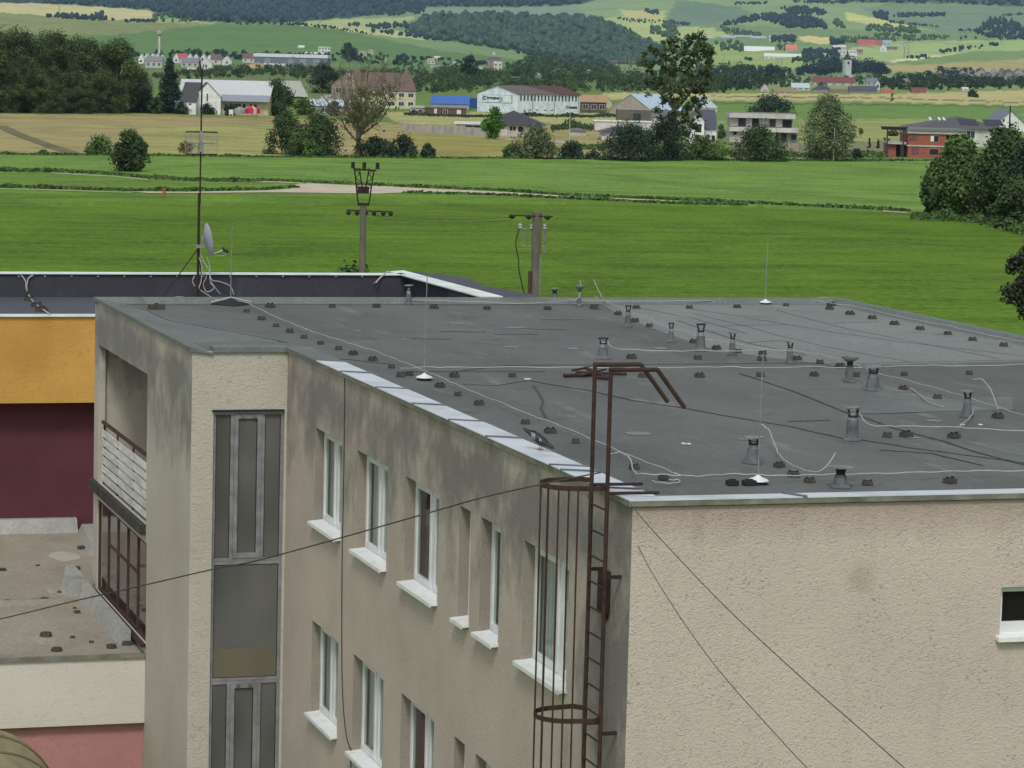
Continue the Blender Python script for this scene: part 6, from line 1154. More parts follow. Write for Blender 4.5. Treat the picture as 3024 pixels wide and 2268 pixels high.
# ================================================================ HOUSES
MC = {}
def hm(kind, c, c2=None):
    k = (kind, c, c2)
    if k not in MC: MC[k] = basic(kind+'_'+'_'.join(map(str, c)), lin(*c), lin(*(c2 or tuple(int(v*.86) for v in c))), .5 if kind == 'wall' else .9, .85 if kind == 'wall' else .6, stretch=(1, 1, 1) if kind == 'wall' else (2, 2, .5))
    return MC[k]
SDV = Vector((math.cos(YAW), -math.sin(YAW), 0))
def frame(A, B):
    u = (B-A); L_ = u.length; u.normalize(); v = Vector((-u.y, u.x, 0)).normalized()
    if v.dot(Vector((FW.x, FW.y, 0))) < 0: v = -v
    return u, v, L_
def house(name, lab, A, B, dep, eave, ridge, kind='side', wall=(200, 195, 185), roof=(90, 90, 92), cat='house', over=.35, wins=None, group=None, door=None, z=None, chim=None, rthick=.18, hipf=1.0, winc='fglass', dup_ok=False, parts=True):
    """A,B: ground points of the front edge (left, right); dep: depth away; heights in metres; local x along front, y away"""
    A, B = Vector(A), Vector(B); z = min(A.z, B.z) if z is None else z; A.z = B.z = z; u, v, W_ = frame(A, B); root = thing(name, lab, cat, tuple(A), math.atan2(u.y, u.x), group)
    m = MB(); pr = [(0, 0, -1), (W_, 0, -1), (W_, dep, -1), (0, dep, -1)]; m.prism(pr, (0, 0, eave+1))
    if kind == 'side': m.add([(0, 0, eave), (0, dep, eave), (0, dep/2, ridge)], [(0, 1, 2)]).add([(W_, 0, eave), (W_, dep, eave), (W_, dep/2, ridge)], [(0, 2, 1)])
    if kind == 'front': m.add([(0, 0, eave), (W_, 0, eave), (W_/2, 0, ridge)], [(0, 1, 2)]).add([(0, dep, eave), (W_, dep, eave), (W_/2, dep, ridge)], [(0, 2, 1)])
    m.build('wall', hm('wall', wall), root, world=False); o = over; r = MB(); k = rthick
    if kind == 'side':
        sl = (ridge-eave)/(dep/2)
        for s in (0, 1):
            y0 = -o if s == 0 else dep+o; r.hexa([(-o, y0, eave-o*sl+.02), (W_+o, y0, eave-o*sl+.02), (W_+o, dep/2, ridge+.02), (-o, dep/2, ridge+.02), (-o, y0, eave-o*sl+k), (W_+o, y0, eave-o*sl+k), (W_+o, dep/2, ridge+k), (-o, dep/2, ridge+k)])
    elif kind == 'front':
        sl = (ridge-eave)/(W_/2)
        for s in (0, 1):
            x0 = -o if s == 0 else W_+o; r.hexa([(x0, -o, eave-o*sl+.02), (W_/2, -o, ridge+.02), (W_/2, dep+o, ridge+.02), (x0, dep+o, eave-o*sl+.02), (x0, -o, eave-o*sl+k), (W_/2, -o, ridge+k), (W_/2, dep+o, ridge+k), (x0, dep+o, eave-o*sl+k)])
    elif kind == 'hip':
        q = min(dep, W_)/2*hipf
        if W_ >= dep: a, b = (q, dep/2, ridge), (W_-q, dep/2, ridge)
        else: a, b = (W_/2, q, ridge), (W_/2, dep-q, ridge)
        c = [(-o, -o, eave), (W_+o, -o, eave), (W_+o, dep+o, eave), (-o, dep+o, eave)]
        r.add(c+[a, b], [(0, 1, 5, 4), (1, 2, 5), (2, 3, 4, 5), (3, 0, 4), (3, 2, 1, 0)] if W_ >= dep else [(0, 1, 4), (1, 2, 5, 4), (2, 3, 5), (3, 0, 4, 5), (3, 2, 1, 0)])
    else: r.box((-o, -o, eave+.01), (W_+o, dep+o, ridge))
    rf_ = r.build('roof', hm('roof', roof), root, world=False)
    if chim: 
        for (cx_, cy_, cz_) in chim: MB().box((cx_-.35, cy_-.35, eave), (cx_+.35, cy_+.35, cz_)).box((cx_-.42, cy_-.42, cz_), (cx_+.42, cy_+.42, cz_+.12)).build('chimney', hm('wall', (150, 130, 115)), rf_, world=False)
    for wv in (wins or []):
        x0, x1, z0, z1 = wv[:4]; face = wv[4] if len(wv) > 4 else 'f'; d_ = .04; mt = wv[5] if len(wv) > 5 else winc; fr = MB(); pn = MB(); fr_m = M['white'] if len(wv) < 7 else wv[6]
        def bx(mb, a0, a1, b0, b1, e):
            if face == 'f': mb.box((a0, -e, b0), (a1, .0+.02*0+.001, b1))
            elif face == 'l': mb.box((-e, a0, b0), (.001, a1, b1))
            else: mb.box((W_-.001, a0, b0), (W_+e, a1, b1))
        t = .09
        bx(fr, x0, x1, z0, z0+t, d_+.03); bx(fr, x0, x1, z1-t, z1, d_+.03); bx(fr, x0, x0+t, z0+t, z1-t, d_+.03); bx(fr, x1-t, x1, z0+t, z1-t, d_+.03)
        if x1-x0 > 1.6: bx(fr, (x0+x1)/2-.04, (x0+x1)/2+.04, z0+t, z1-t, d_+.025)
        w = fr.build('window', fr_m, root, world=False); bx(pn, x0+t, x1-t, z0+t, z1-t, d_); pn.build('pane', M[mt] if isinstance(mt, str) else mt, w, world=False)
    if door: x0, x1, z1 = door; MB().box((x0, -.05, 0), (x1, 0, z1)).build('door', hm('roof', (70, 70, 74)), root, world=False)
    return root
def hs(name, lab, l, r, base, ey, ry, kind, dep, wall, roof, nw=0, rows=1, yaw=0.0, group=None, cat='house', over=.35, wc=None, wh=None, base2=None, chim=None, d=None, **kw):
    """place by photo survey: left/right px, base px, eave px, ridge px"""
    A = T(l, base); s = sc_at(A); W_ = (r-l)*s/max(math.cos(yaw), .2); u = SDV*math.cos(yaw)+Vector((math.sin(YAW), math.cos(YAW), 0))*math.sin(yaw); B = A+u*W_
    e, rd = (base-ey)*s, (base-ry)*s; wins = list(kw.pop('wins', None) or []); 
    if nw:
        fh = e/rows
        for q in range(rows):
            for i in range(nw): c = W_*(i+.5)/nw; ww = min(W_/nw*.32, 1.1); wins.append((c-ww, c+ww, q*fh+fh*.3, q*fh+fh*.78))
    return house(name, lab, A, B, dep, e, rd, kind, wall, roof, cat, over, wins, group, chim=[(W_*.3, dep*.45, rd+.5)] if chim else None, **kw)
def sw(l, r, base, x0, x1, y0, y1, face='f', yaw=0, *ex):   # window rectangle from photo px on a front face
    s = sc_at(T(l, base)); k = s/max(math.cos(yaw), .2); return ((x0-l)*k, (x1-l)*k, (base-y1)*s, (base-y0)*s, face)+ex
WH, CR = (224, 226, 224), (198, 190, 172)
# --- white factory with banner
A = T(1528, 334); s = sc_at(A); yw = math.radians(48); fwd = Vector((math.sin(YAW), math.cos(YAW), 0)); u = SDV*math.cos(yw)+fwd*math.sin(yw); LN = 187*s/math.cos(yw); dp = 121*s/math.sin(yw); ev = 56*s; rg_ = 79*s
wn = []
for i in range(17): x = LN*(.035+.0555*i); wn.append((x, x+LN*.028, 36*s, 54*s, 'f', 'fglass', hm('wall', (190, 204, 214))))
for xf in (.18, .29, .42, .53): wn.append((LN*xf, LN*(xf+.04), 1.0, 11*s, 'f', 'fglass', hm('wall', (120, 130, 136))))
fa = house('factory_building', 'long white factory with a banner on its gable and a row of tall narrow windows', A, A+u*LN, dp, ev, rg_, 'side', (218, 230, 238), (104, 94, 90), 'factory', .4, wn)
MB().hexa([(LN*.66, -.5, ev-.15), (LN*1.02, -.5, ev-.15), (LN*1.02, dp/2, rg_+.05), (LN*.46, dp/2, rg_+.05), (LN*.66, -.5, ev+.10), (LN*1.02, -.5, ev+.10), (LN*1.02, dp/2, rg_+.3), (LN*.46, dp/2, rg_+.3)]).build('red_brown_roof_part', hm('roof', (88, 54, 52)), fa, world=False)
for xf in (.235, .585, .975): MB().tube([(LN*xf, -.15, 0), (LN*xf, -.15, ev)], .11, 6).build('downpipe', hm('roof', (120, 134, 144)), fa, world=False)
# banner on the gable (local -x face)
ky = dp/121.
bn = MB().box((-.12, dp-105*ky, 28.5*s), (-.02, dp-16*ky, 51.5*s)).build('banner_board', hm('wall', (120, 136, 146)), fa, world=False)
MB().box((-.18, dp-103*ky, 29.5*s), (-.121, dp-18*ky, 50.5*s)).build('banner', hm('wall', (222, 234, 240)), bn, world=False)
def text(body, size, loc, rot, mat, parent, ex=.02, bold=.02, sx=1.0):
    cu = bpy.data.curves.new('lettering', 'FONT'); cu.body = body; cu.size = size; cu.extrude = ex; cu.offset = bold; tmp = bpy.data.objects.new('tmp', cu); C.objects.link(tmp)
    dg = bpy.context.evaluated_depsgraph_get(); me = bpy.data.meshes.new_from_object(tmp.evaluated_get(dg)); bpy.data.objects.remove(tmp); me.materials.clear(); me.materials.append(mat)
    o = bpy.data.objects.new('lettering', me); C.objects.link(o); o.parent = parent; o.location = loc; o.rotation_euler = rot; o.scale = (sx, 1, 1); return o
ink = hm('wall', (34, 52, 62))
text('C', 16*s, (-.22, dp-19*ky, 36*s), (PI/2, 0, -PI/2), ink, bn, .02, .12, 1.0)
text('hampion', 10.5*s, (-.22, dp-31*ky, 39*s), (PI/2, 0, -PI/2), ink, bn, .02, .09, 1.3)
text('C', 12*s, (LN*.78, -.12, 15*s), (PI/2, 0, 0), ink, fa, .03, .06, 1.2); text('hampion', 8.5*s, (LN*.825, -.12, 16*s), (PI/2, 0, 0), ink, fa, .03, .08, 1.25)
MB().box((-.2, dp-78*ky, 31*s), (-.181, dp-66*ky, 47*s)).build('banner_text_block', hm('wall', (168, 184, 190)), bn, world=False)
# --- tan timber sheds right of the factory
hs('timber_barn', 'brown open timber barn with tan roof at the right end of the factory', 1716, 1790, 332, 300, 281, 'side', 14, (96, 84, 70), (176, 146, 112), 3, 1, cat='barn', over=.6); hs('shed', 'small pale gabled shed end behind the timber barn', 1786, 1806, 318, 302, 288, 'front', 8, (190, 180, 160), (190, 186, 176), 0, cat='shed')
# --- blue roof hall
hs('blue_hall', 'low hall with bright blue roof left of the factory', 1272, 1384, 322, 306, 283, 'side', 26, (150, 160, 170), (66, 112, 190), 0, cat='hall', over=.3); hs('blue_container_shed', 'small deep blue flat shed touching the left end of the factory', 1385, 1408, 320, 291, 288, 'flat', 12, (36, 76, 140), (80, 120, 170), 0, cat='shed', over=.2)
hs('brick_outbuilding', 'long low ruined brick outbuilding with white doors in front of the blue hall', 1254, 1376, 338, 319, 316, 'flat', 7, (92, 74, 66), (110, 90, 84), 0, cat='shed', over=.2, wins=[sw(1254, 1376, 338, 1282, 1290, 320, 334, 'f', 0, hm('wall', (220, 220, 214))), sw(1254, 1376, 338, 1308, 1322, 322, 336, 'f', 0, 'dark'), sw(1254, 1376, 338, 1349, 1361, 322, 334, 'f', 0, hm('wall', (214, 214, 210)))])
hs('shed', 'small pale flat shed left of the ruined brick outbuilding', 1212, 1250, 336, 318, 313, 'side', 8, (170, 168, 158), (178, 172, 162), 2, cat='shed')
# --- pale house behind bare tree
hs('manor_house', 'large cream house with brown roof behind the half bare tree', 1058, 1225, 318, 266, 214, 'side', 26, (206, 196, 168), (112, 94, 84), 6, 2, math.radians(14), wh=1, wins=None); hs('gable_wing', 'pinkish grey gabled wing left of the large cream house', 978, 1062, 314, 252, 216, 'front', 22, (150, 134, 122), (160, 148, 138), 2, 2, math.radians(-12))
hs('shed', 'low shed with pale blue metal roof left of the bare tree, front one', 905, 1010, 338, 312, 294, 'side', 16, (150, 146, 136), (188, 200, 214), 3, cat='shed'); hs('shed', 'small shed with grey gabled roof behind the pale blue metal roof', 948, 1004, 312, 296, 282, 'side', 14, (160, 150, 140), (172, 168, 160), 0, cat='shed'); hs('shed', 'flat roofed cream shed partly behind the bare tree trunk', 1010, 1090, 334, 306, 298, 'flat', 12, (176, 170, 152), (196, 190, 174), 3, cat='shed')
# --- left farm
hs('farm_hall', 'long cream hall with big white sheet roof and small round arched windows', 520, 792, 335, 291, 236, 'side', 34, (196, 182, 146), (206, 212, 212), 0, 1, 0, cat='hall', wins=[sw(520, 792, 335, x, x+8, 302, 314, 'f', 0, 'dark', hm('wall', (120, 100, 80))) for x in (664, 678, 694, 703, 717, 737, 750)])
A_ = T(520, 335); s_ = sc_at(A_); MB().hexa([(130*s_, -2.2, 40*s_), (275*s_, -2.2, 40*s_), (275*s_, 4, 58*s_), (130*s_, 4, 58*s_), (130*s_, -2.2, 41*s_), (275*s_, -2.2, 41*s_), (275*s_, 4, 59*s_), (130*s_, 4, 59*s_)]).build('lean_to_roof', hm('roof', (150, 158, 166)), [o for o in C.objects if o.name == 'farm_hall'][0], world=False)
A = T(572, 337); s = sc_at(A); yw = math.radians(8); W_ = 79*s
gh = house('gable_house', 'white gabled house with steep dark roof joined to the long hall', A, A+(SDV*math.cos(yw)-fwd*math.sin(-yw))*W_, 30, 52*s, 93*s, 'front', (232, 234, 230), (74, 74, 76), over=.3, wins=[(36*s, 42*s, 38*s, 62*s), (56*s, 61*s, 4*s, 12*s), (65*s, 70*s, 4*s, 12*s)])
hs('gable_house', 'low white wing with dark steep roof left of the white gabled house', 534, 578, 337, 300, 245, 'side', 26, (232, 234, 230), (76, 76, 78), 0, 1, cat='house', wins=[sw(534, 578, 337, 556, 566, 304, 310)])
hs('shed', 'small pale blue carport roof left of the white gabled house', 517, 548, 336, 302, 298, 'flat', 8, (150, 176, 186), (176, 196, 204), 0, cat='carport')
hs('open_barn', 'open barn with pale ribbed roof and dark gable right of the dense green tree', 842, 905, 290, 284, 240, 'side', 20, (60, 48, 44), (176, 176, 166), 0, 1, math.radians(25), cat='barn')
hs('shed', 'grey roofed shed half hidden between the grove and the spruce', 378, 434, 300, 252, 234, 'hip', 16, (140, 136, 130), (104, 104, 104), 2)
def parasol(l, r, base, top, col, lab, striped=False):
    P = T((l+r)/2, base); s = sc_at(P); R = (r-l)/2*s; H = (base-top)*s; t = thing('party_tent', lab, 'tent', tuple(P)); m = MB(); n = 16
    vs = [(0, 0, H)]+[(R*math.cos(2*PI*j/n), R*math.sin(2*PI*j/n), H*.72) for j in range(n)]+[(R*1.0*math.cos(2*PI*j/n), R*1.0*math.sin(2*PI*j/n), H*(.22+.08*(j % 2))) for j in range(n)]
    fs = [(0, 1+j, 1+(j+1) % n) for j in range(n)]+[(1+j, 1+n+j, 1+n+(j+1) % n, 1+(j+1) % n) for j in range(n)]
    m.add(vs, fs); 
    if striped: m.m = [1 if (i % 4 == 0) else 0 for i in range(len(m.f))]
    m.build('canopy', [hm('roof', col), hm('wall', (214, 196, 196))], t, world=False); MB().tube([(0, 0, 0), (0, 0, H)], .07, 6).build('pole', M['steel'], t, world=False)
    for a in range(4): MB().tube([(R*.85*math.cos(a*PI/2+.6), R*.85*math.sin(a*PI/2+.6), 0), (R*.85*math.cos(a*PI/2+.6), R*.85*math.sin(a*PI/2+.6), H*.6)], .05, 5).build('leg', M['steel'], t, world=False)
parasol(719, 768, 343, 312, (196, 44, 72), 'bright red and white party tent in front of the long hall', True); parasol(690, 724, 343, 315, (150, 158, 162), 'grey party tent left of the red one')
tag(MB().box((0, 0, 0), (1.3, .12, 1.4)).box((.1, .02, -.6), (.2, .1, 0)).box((1.1, .02, -.6), (1.2, .1, 0)).build('notice_board', M['white'], loc=tuple(T(676, 343)+Vector((0, 0, .6))), world=False), 'small white notice board at the straw field edge left of the tents', 'sign')
# --- white row gables of left village
wl = 'tiny white gabled house of the close row under the green hill'; wg = 'row of white gabled houses'
h0 = hs('row_house', wl, 424, 440, 186, 172, 158, 'front', 14, (226, 228, 226), (196, 198, 198), 1, 1, 0, wg, over=.2)
for x, b in ((408, 188), (442, 186), (456, 186), (470, 186), (512, 186), (552, 186), (570, 186), (592, 186), (610, 187)):
    P = T(x, b); dup(h0, tuple(P), h0.rotation_euler.z, wl, wg, random.uniform(.85, 1.05))
hs('house', 'tiny house with a broad pink red roof in the white gable row', 520, 552, 186, 174, 158, 'side', 12, (222, 220, 216), (176, 84, 96), 2); hs('house', 'grey roofed low house below the left end of the white gable row', 430, 478, 200, 180, 166, 'side', 14, (190, 188, 180), (130, 134, 136), 3); hs('house', 'grey roofed low house below the middle of the white gable row', 535, 585, 198, 184, 170, 'side', 14, (180, 180, 176), (128, 132, 136), 3)
hs('house', 'white gabled house with dark open front below the gable row', 590, 626, 204, 186, 172, 'front', 14, (216, 216, 212), (190, 192, 190), 1); hs('house', 'small white gabled house alone right of the gable row', 655, 684, 192, 178, 164, 'front', 14, (216, 214, 210), (150, 140, 136), 1); hs('house', 'brown roofed house right of the gable row', 622, 652, 190, 176, 160, 'side', 12, (206, 202, 194), (112, 90, 86), 1); hs('house', 'long brown roofed house touching the long metal hall', 716, 752, 184, 172, 158, 'side', 12, (206, 200, 190), (110, 88, 84), 2)
hs('warehouse', 'long grey metal hall with white flat roof edge below the hill', 750, 966, 196, 167, 157, 'flat', 50, (112, 120, 130), (214, 224, 226), 0, cat='hall', over=.6, wins=[sw(750, 966, 196, x, x+18, 170, 190, 'f', 0, hm('wall', (136, 148, 158)), hm('wall', (126, 136, 146))) for x in (780, 850, 885, 925)]+[sw(750, 966, 196, 846, 864, 186, 196, 'f', 0, 'dark', hm('wall', (60, 62, 64)))])
hs('house', 'peach gabled house in front of the long grey metal hall', 728, 782, 202, 192, 184, 'front', 22, (206, 178, 140), (190, 172, 150), 0); hs('shed', 'low pale flat shed right of the peach gabled house', 778, 840, 202, 192, 187, 'side', 14, (180, 176, 168), (196, 200, 202), 3, cat='shed')
hs('villa', 'white two storey villa on the slope above the long grey metal hall', 940, 975, 158, 140, 137, 'flat', 14, (222, 226, 226), (200, 204, 204), 4, 2); hs('house', 'small white roofed house above the grey metal hall, left of the villa', 880, 898, 145, 140, 134, 'side', 9, (150, 150, 146), (216, 218, 216), 0); hs('house', 'row of white low roofs just below the villa', 892, 956, 164, 158, 153, 'side', 14, (190, 188, 184), (218, 220, 220), 4)
for i, (l, r, b, e, rd, w, rf__, lb) in enumerate([(552, 578, 209, 205, 200, (222, 230, 190), (214, 224, 190), 'tiny bright sheet roof below the gable row, left one'), (610, 628, 208, 205, 201, (222, 230, 190), (214, 224, 190), 'tiny bright sheet roof below the gable row, right one'),
    (1060, 1082, 165, 158, 150, (200, 188, 168), (150, 138, 124), 'pale house on the slope right of the grey poplar'), (1088, 1102, 158, 152, 146, (206, 206, 186), (150, 146, 130), 'small pale house in the trees at the hill foot'), (1126, 1142, 176, 172, 168, (214, 212, 204), (206, 206, 200), 'small white roof in the trees below the hill'),
    (1262, 1284, 188, 180, 172, (206, 202, 192), (160, 150, 140), 'cream house among trees left of the dark rounded tree'), (1282, 1300, 176, 171, 166, (190, 190, 184), (206, 208, 204), 'pale roofed house just above the cream one'), (1337, 1356, 192, 184, 182, (222, 226, 226), (200, 204, 206), 'small bright white box house left of the dark rounded tree'),
    (1270, 1340, 201, 195, 193, (190, 178, 156), (176, 170, 154), 'long low cream wall building in the trees'), (1415, 1430, 218, 200, 196, (226, 222, 208), (180, 176, 164), 'narrow white house left of the tower house'), (1458, 1482, 208, 186, 182, (206, 200, 194), (222, 222, 222), 'white block house right of the small tower'),
    (1440, 1476, 205, 176, 168, (150, 132, 126), (96, 90, 92), 'brownish tower house with dark roof'), (1580, 1602, 226, 220, 217, (130, 150, 150), (150, 166, 170), 'tiny grey roof sunk in the tree belt'), (1735, 1760, 213, 208, 206, (206, 202, 186), (200, 200, 186), 'low pale building left of the white oval tank')]):
    hs('house', lb, l, r, b, e, rd, 'side' if i not in (9, 10) else 'flat', 9, w, rf__, 2 if r-l > 16 else 1, 1 if b-e < 20 else 2, over=.2)
t = T(1782, 212); s = sc_at(t); tag(MB().lathe([(.1, 0), (4.2, 1), (4.8, 3.4), (3.6, 5), (.1, 5.8)], (0, 0, 0), 14).build('storage_tank', hm('wall', (236, 238, 236)), loc=tuple(t), world=False), 'white oval tank at the end of the green hill', 'tank')
# water tower and church
P = T(470, 168); s = sc_at(P); t = thing('water_tower', 'tall slim concrete water tower in front of the green hill', 'tower', tuple(P)); H = 76*s
MB().lathe([(4.2*s, 0), (3.2*s, H*.3), (3.0*s, H*.8)], (0, 0, 0), 14).build('shaft', hm('wall', (206, 208, 200)), t, world=False); MB().lathe([(3.0*s, H*.8), (8.5*s, H*.88), (9*s, H*.97), (8*s, H)], (0, 0, 0), 16).build('tank', hm('wall', (176, 170, 160)), t, world=False); MB().lathe([(6*s, H), (5.8*s, H+3*s), (.1, H+5*s)], (0, 0, 0), 14).build('cap', hm('roof', (150, 150, 146)), t, world=False)
P = T(1457, 205); s = sc_at(P); hh = thing('bell_tower', 'slim pinkish tower beside the brownish tower house', 'tower', tuple(P)); MB().box((-3*s, -3*s, 0), (3*s, 3*s, 40*s)).build('shaft', hm('wall', (190, 176, 172)), hh, world=False); MB().box((-4.5*s, -4.5*s, 40*s), (4.5*s, 4.5*s, 46*s)).lathe([(5*s, 46*s), (.3, 52*s)], (0, 0, 0), 8).build('belfry', hm('wall', (176, 190, 160)), hh, world=False)
P = T(2500, 232); s = sc_at(P); ch = thing('church_tower', 'pale church tower with dark pointed cap among tall trees', 'church tower', tuple(P))
MB().box((-10*s, -10*s, 0), (10*s, 10*s, 56*s)).build('shaft', hm('wall', (190, 194, 192)), ch, world=False); MB().add([(-11*s, -11*s, 56*s), (11*s, -11*s, 56*s), (11*s, 11*s, 56*s), (-11*s, 11*s, 56*s), (0, 0, 70*s)], [(0, 1, 4), (1, 2, 4), (2, 3, 4), (3, 0, 4), (3, 2, 1, 0)]).lathe([(4*s, 62*s), (3*s, 72*s), (.2, 84*s)], (0, 0, 0), 8).build('spire', hm('roof', (40, 48, 60)), ch, world=False)
MB().box((-3*s, -10.4*s, 42*s), (3*s, -10*s, 50*s)).build('belfry_window', M['dark'], ch, world=False); MB().box((6*s, -4*s, 0), (22*s, 6*s, 10*s)).build('nave', hm('wall', (196, 198, 196)), ch, world=False)
# --- houses at the meadow's edge
bh = hs('bungalow', 'wide bungalow with dark hipped roof behind the bright oval tree', 1428, 1602, 401, 367, 327, 'hip', 24, (190, 182, 164), (66, 68, 74), 0, 1, 0, over=1.0, chim=None, wins=[sw(1428, 1602, 401, 1503, 1524, 370, 385, 'f', 0, 'dark'), sw(1428, 1602, 401, 1528, 1546, 370, 388, 'f', 0, 'dark'), sw(1428, 1602, 401, 1564, 1574, 370, 386, 'f', 0, 'dark'), sw(1428, 1602, 401, 1480, 1496, 374, 396, 'f', 0, hm('wall', (206, 200, 188)))])
P = T(1538, 403); tag(MB().prism([(-3.2, 0, 0), (3.2, 0, 0), (3.2, 0, 2.6), (1.6, 0, 3.4), (-1.6, 0, 3.4), (-3.2, 0, 2.6)], (0, .3, 0)).build('entrance_gate', hm('roof', (62, 64, 72)), loc=tuple(P), world=False), 'dark arched gate in front of the bungalow', 'gate')
hs('garage', 'flat roofed pale garage left of the bungalow', 1346, 1430, 388, 366, 361, 'flat', 14, (176, 184, 180), (216, 222, 220), 0, cat='garage', over=.5, wins=[sw(1346, 1430, 388, 1372, 1422, 368, 382, 'f', 0, 'dark')]); hs('shed', 'small white hut left of the curved road', 1683, 1732, 400, 386, 378, 'hip', 10, (186, 188, 182), (110, 108, 104), 0, cat='shed', over=.4)
def fence(l, r, bl, br, h, lab, col, n):
    A, B = T(l, bl), T(r, br); u, v, W_ = frame(A, B); t = thing('concrete_fence', lab, 'fence', tuple(A), math.atan2(u.y, u.x))
    for i in range(n): MB().box((W_*i/n+.1, 0, 0), (W_*(i+1)/n-.1, .1, h)).build('panel', hm('wall', col), t, world=False)
    for i in range(n+1): MB().box((W_*i/n-.1, -.04, 0), (W_*i/n+.1, .14, h+.1)).build('post', hm('wall', tuple(int(c*.9) for c in col)), t, world=False)
fence(1186, 1452, 386, 404, 2.0, 'long pale grey concrete panel fence left of the bungalow', (176, 174, 166), 14)
hs('barn_house', 'large beige gabled house with pale blue metal roof left of the poplar', 1800, 1920, 336, 322, 277, 'front', 24, (168, 158, 146), (184, 204, 220), 0, 1, math.radians(-35), over=.3, chim=True)
A = T(1800, 340); s = sc_at(A)
hs('cube_house', 'dark grey cube house with one big dark window in front of the beige gable', 1823, 1925, 358, 324, 321, 'flat', 16, (98, 94, 88), (150, 146, 138), 0, 1, over=.1, wins=[sw(1823, 1925, 358, 1869, 1892, 334, 355, 'f', 0, 'fglass', hm('roof', (50, 54, 58)))])
hs('flat_hall', 'long low white flat roofed building below the dark grey cube house', 1756, 1945, 385, 358, 355, 'flat', 10, (206, 204, 198), (226, 228, 226), 0, 1, over=.3, cat='hall'); hs('bungalow', 'low white house with dark hipped roof in front of the white flat building', 1776, 1885, 413, 391, 372, 'hip', 18, (210, 210, 204), (72, 72, 82), 0, 1, 0, over=.7, wins=[sw(1776, 1885, 413, 1814, 1826, 393, 401, 'f', 0, 'dark')])
hs('barn_house', 'house with pale blue metal roof right of the poplar', 2046, 2118, 330, 317, 281, 'hip', 26, (196, 194, 186), (168, 186, 200), 0, 1, 0, hipf=.55); hs('bungalow', 'house with slate blue roof behind the poplar trunk', 1930, 2010, 372, 346, 322, 'hip', 18, (196, 194, 188), (104, 108, 120), 2)
hs('gable_house', 'white two storey house wing with slate roof sloping down to the right', 2075, 2114, 423, 381, 327, 'side', 22, (224, 226, 226), (82, 86, 98), 0, 1, 0, wins=[sw(2075, 2114, 423, 2084, 2096, 396, 420, 'f', 0, 'dark'), sw(2075, 2114, 423, 2100, 2112, 398, 421, 'f', 0, 'dark')])
hs('gable_house', 'white two storey gable front with one framed window right of the poplar', 2036, 2078, 423, 352, 332, 'front', 16, (228, 230, 230), (66, 68, 78), 0, 1, 0, over=.5, wins=[sw(2036, 2078, 423, 2052, 2070, 366, 390, 'f', 0, 'fglass', hm('roof', (60, 66, 70))), sw(2036, 2078, 423, 2050, 2070, 398, 421, 'f', 0, 'dark', hm('roof', (60, 66, 60)))])
# flat modern two storey house
A = T(2154, 418); s = sc_at(A); mh = thing('modern_house', 'flat roofed white and grey modern two storey house with long bands', 'house', tuple(A), -YAW)
Wm = 184*s; X = lambda x: (x-2154)*s; Z = lambda y: (418-y)*s
MB().box((0, 0, -1), (X(2290), 12, Z(386))).box((X(2300), 1, -1), (X(2355), 12, Z(380))).box((X(2156), .8, Z(372)), (X(2340), 12, Z(346))).build('wall', hm('wall', (186, 184, 178)), mh, world=False)
MB().box((-.3, -.8, Z(347)), (X(2346), 12.4, Z(333))).build('roof_band', hm('wall', (196, 192, 186)), mh, world=False); MB().box((X(2152), -1.2, Z(387)), (X(2356), 11, Z(374))).build('balcony_band', hm('wall', (200, 196, 190)), mh, world=False); MB().box((-.1, -.6, Z(333)), (X(2344), 12, Z(331.5))).build('roof', hm('roof', (120, 122, 122)), mh, world=False)
for (x0, x1, y0, y1, mt) in ((2178, 2202, 348, 373, 'fglass'), (2219, 2240, 348, 374, 'dark'), (2270, 2290, 349, 374, 'fglass'), (2309, 2338, 350, 374, 'dark')):
    w = MB().box((X(x0), .7, Z(y1)), (X(x1), .82, Z(y0))).build('window', hm('roof', (110, 110, 112)), mh, world=False); MB().box((X(x0)+.15, .66, Z(y1)+.1), (X(x1)-.15, .70, Z(y0)-.1)).build('pane', M[mt], w, world=False)
for (x0, x1, y0, y1) in ((2164, 2175, 388, 398), (2304, 2324, 390, 414), (2334, 2352, 392, 410)):
    w = MB().box((X(x0), -.06, Z(y1)), (X(x1), .03, Z(y0))).build('window', hm('roof', (110, 110, 112)), mh, world=False); MB().box((X(x0)+.15, -.1, Z(y1)+.1), (X(x1)-.15, -.06, Z(y0)-.1)).build('pane', M['dark'], w, world=False)
fence(2160, 2360, 438, 442, 1.4, 'low beige garden wall in front of the modern house', (150, 142, 124), 8)
# brick house
A = T(2680, 465); s = sc_at(A); bk = thing('brick_house', 'unfinished red brick two storey house with flat concrete roof edge at right', 'house', tuple(A), -YAW)
X = lambda x: (x-2680)*s; Z = lambda y: (465-y)*s
m, n, bs = newmat('red_hollow_brick'); tc = N(n, 'TexCoord').outputs['Object']; br = N(n, 'TexBrick', i_Scale=1.0); br.inputs['Brick Width'].default_value = .5; br.inputs['Row Height'].default_value = .25; br.inputs['Mortar Size'].default_value = .02
br.inputs['Color1'].default_value = lin(150, 78, 62); br.inputs['Color2'].default_value = lin(132, 66, 56); br.inputs['Mortar'].default_value = lin(150, 116, 100); cxyz = N(n, 'SeparateXYZ'); L(n, tc, cxyz.inputs[0]); cb_ = N(n, 'CombineXYZ'); L(n, math_(n, 'ADD', cxyz.outputs[0], cxyz.outputs[1]), cb_.inputs[0]); L(n, cxyz.outputs[2], cb_.inputs[1]); L(n, cb_.outputs[0], br.inputs['Vector']); L(n, br.outputs[0], bs.inputs['Base Color']); bs.inputs['Roughness'].default_value = .9; M['brick'] = m
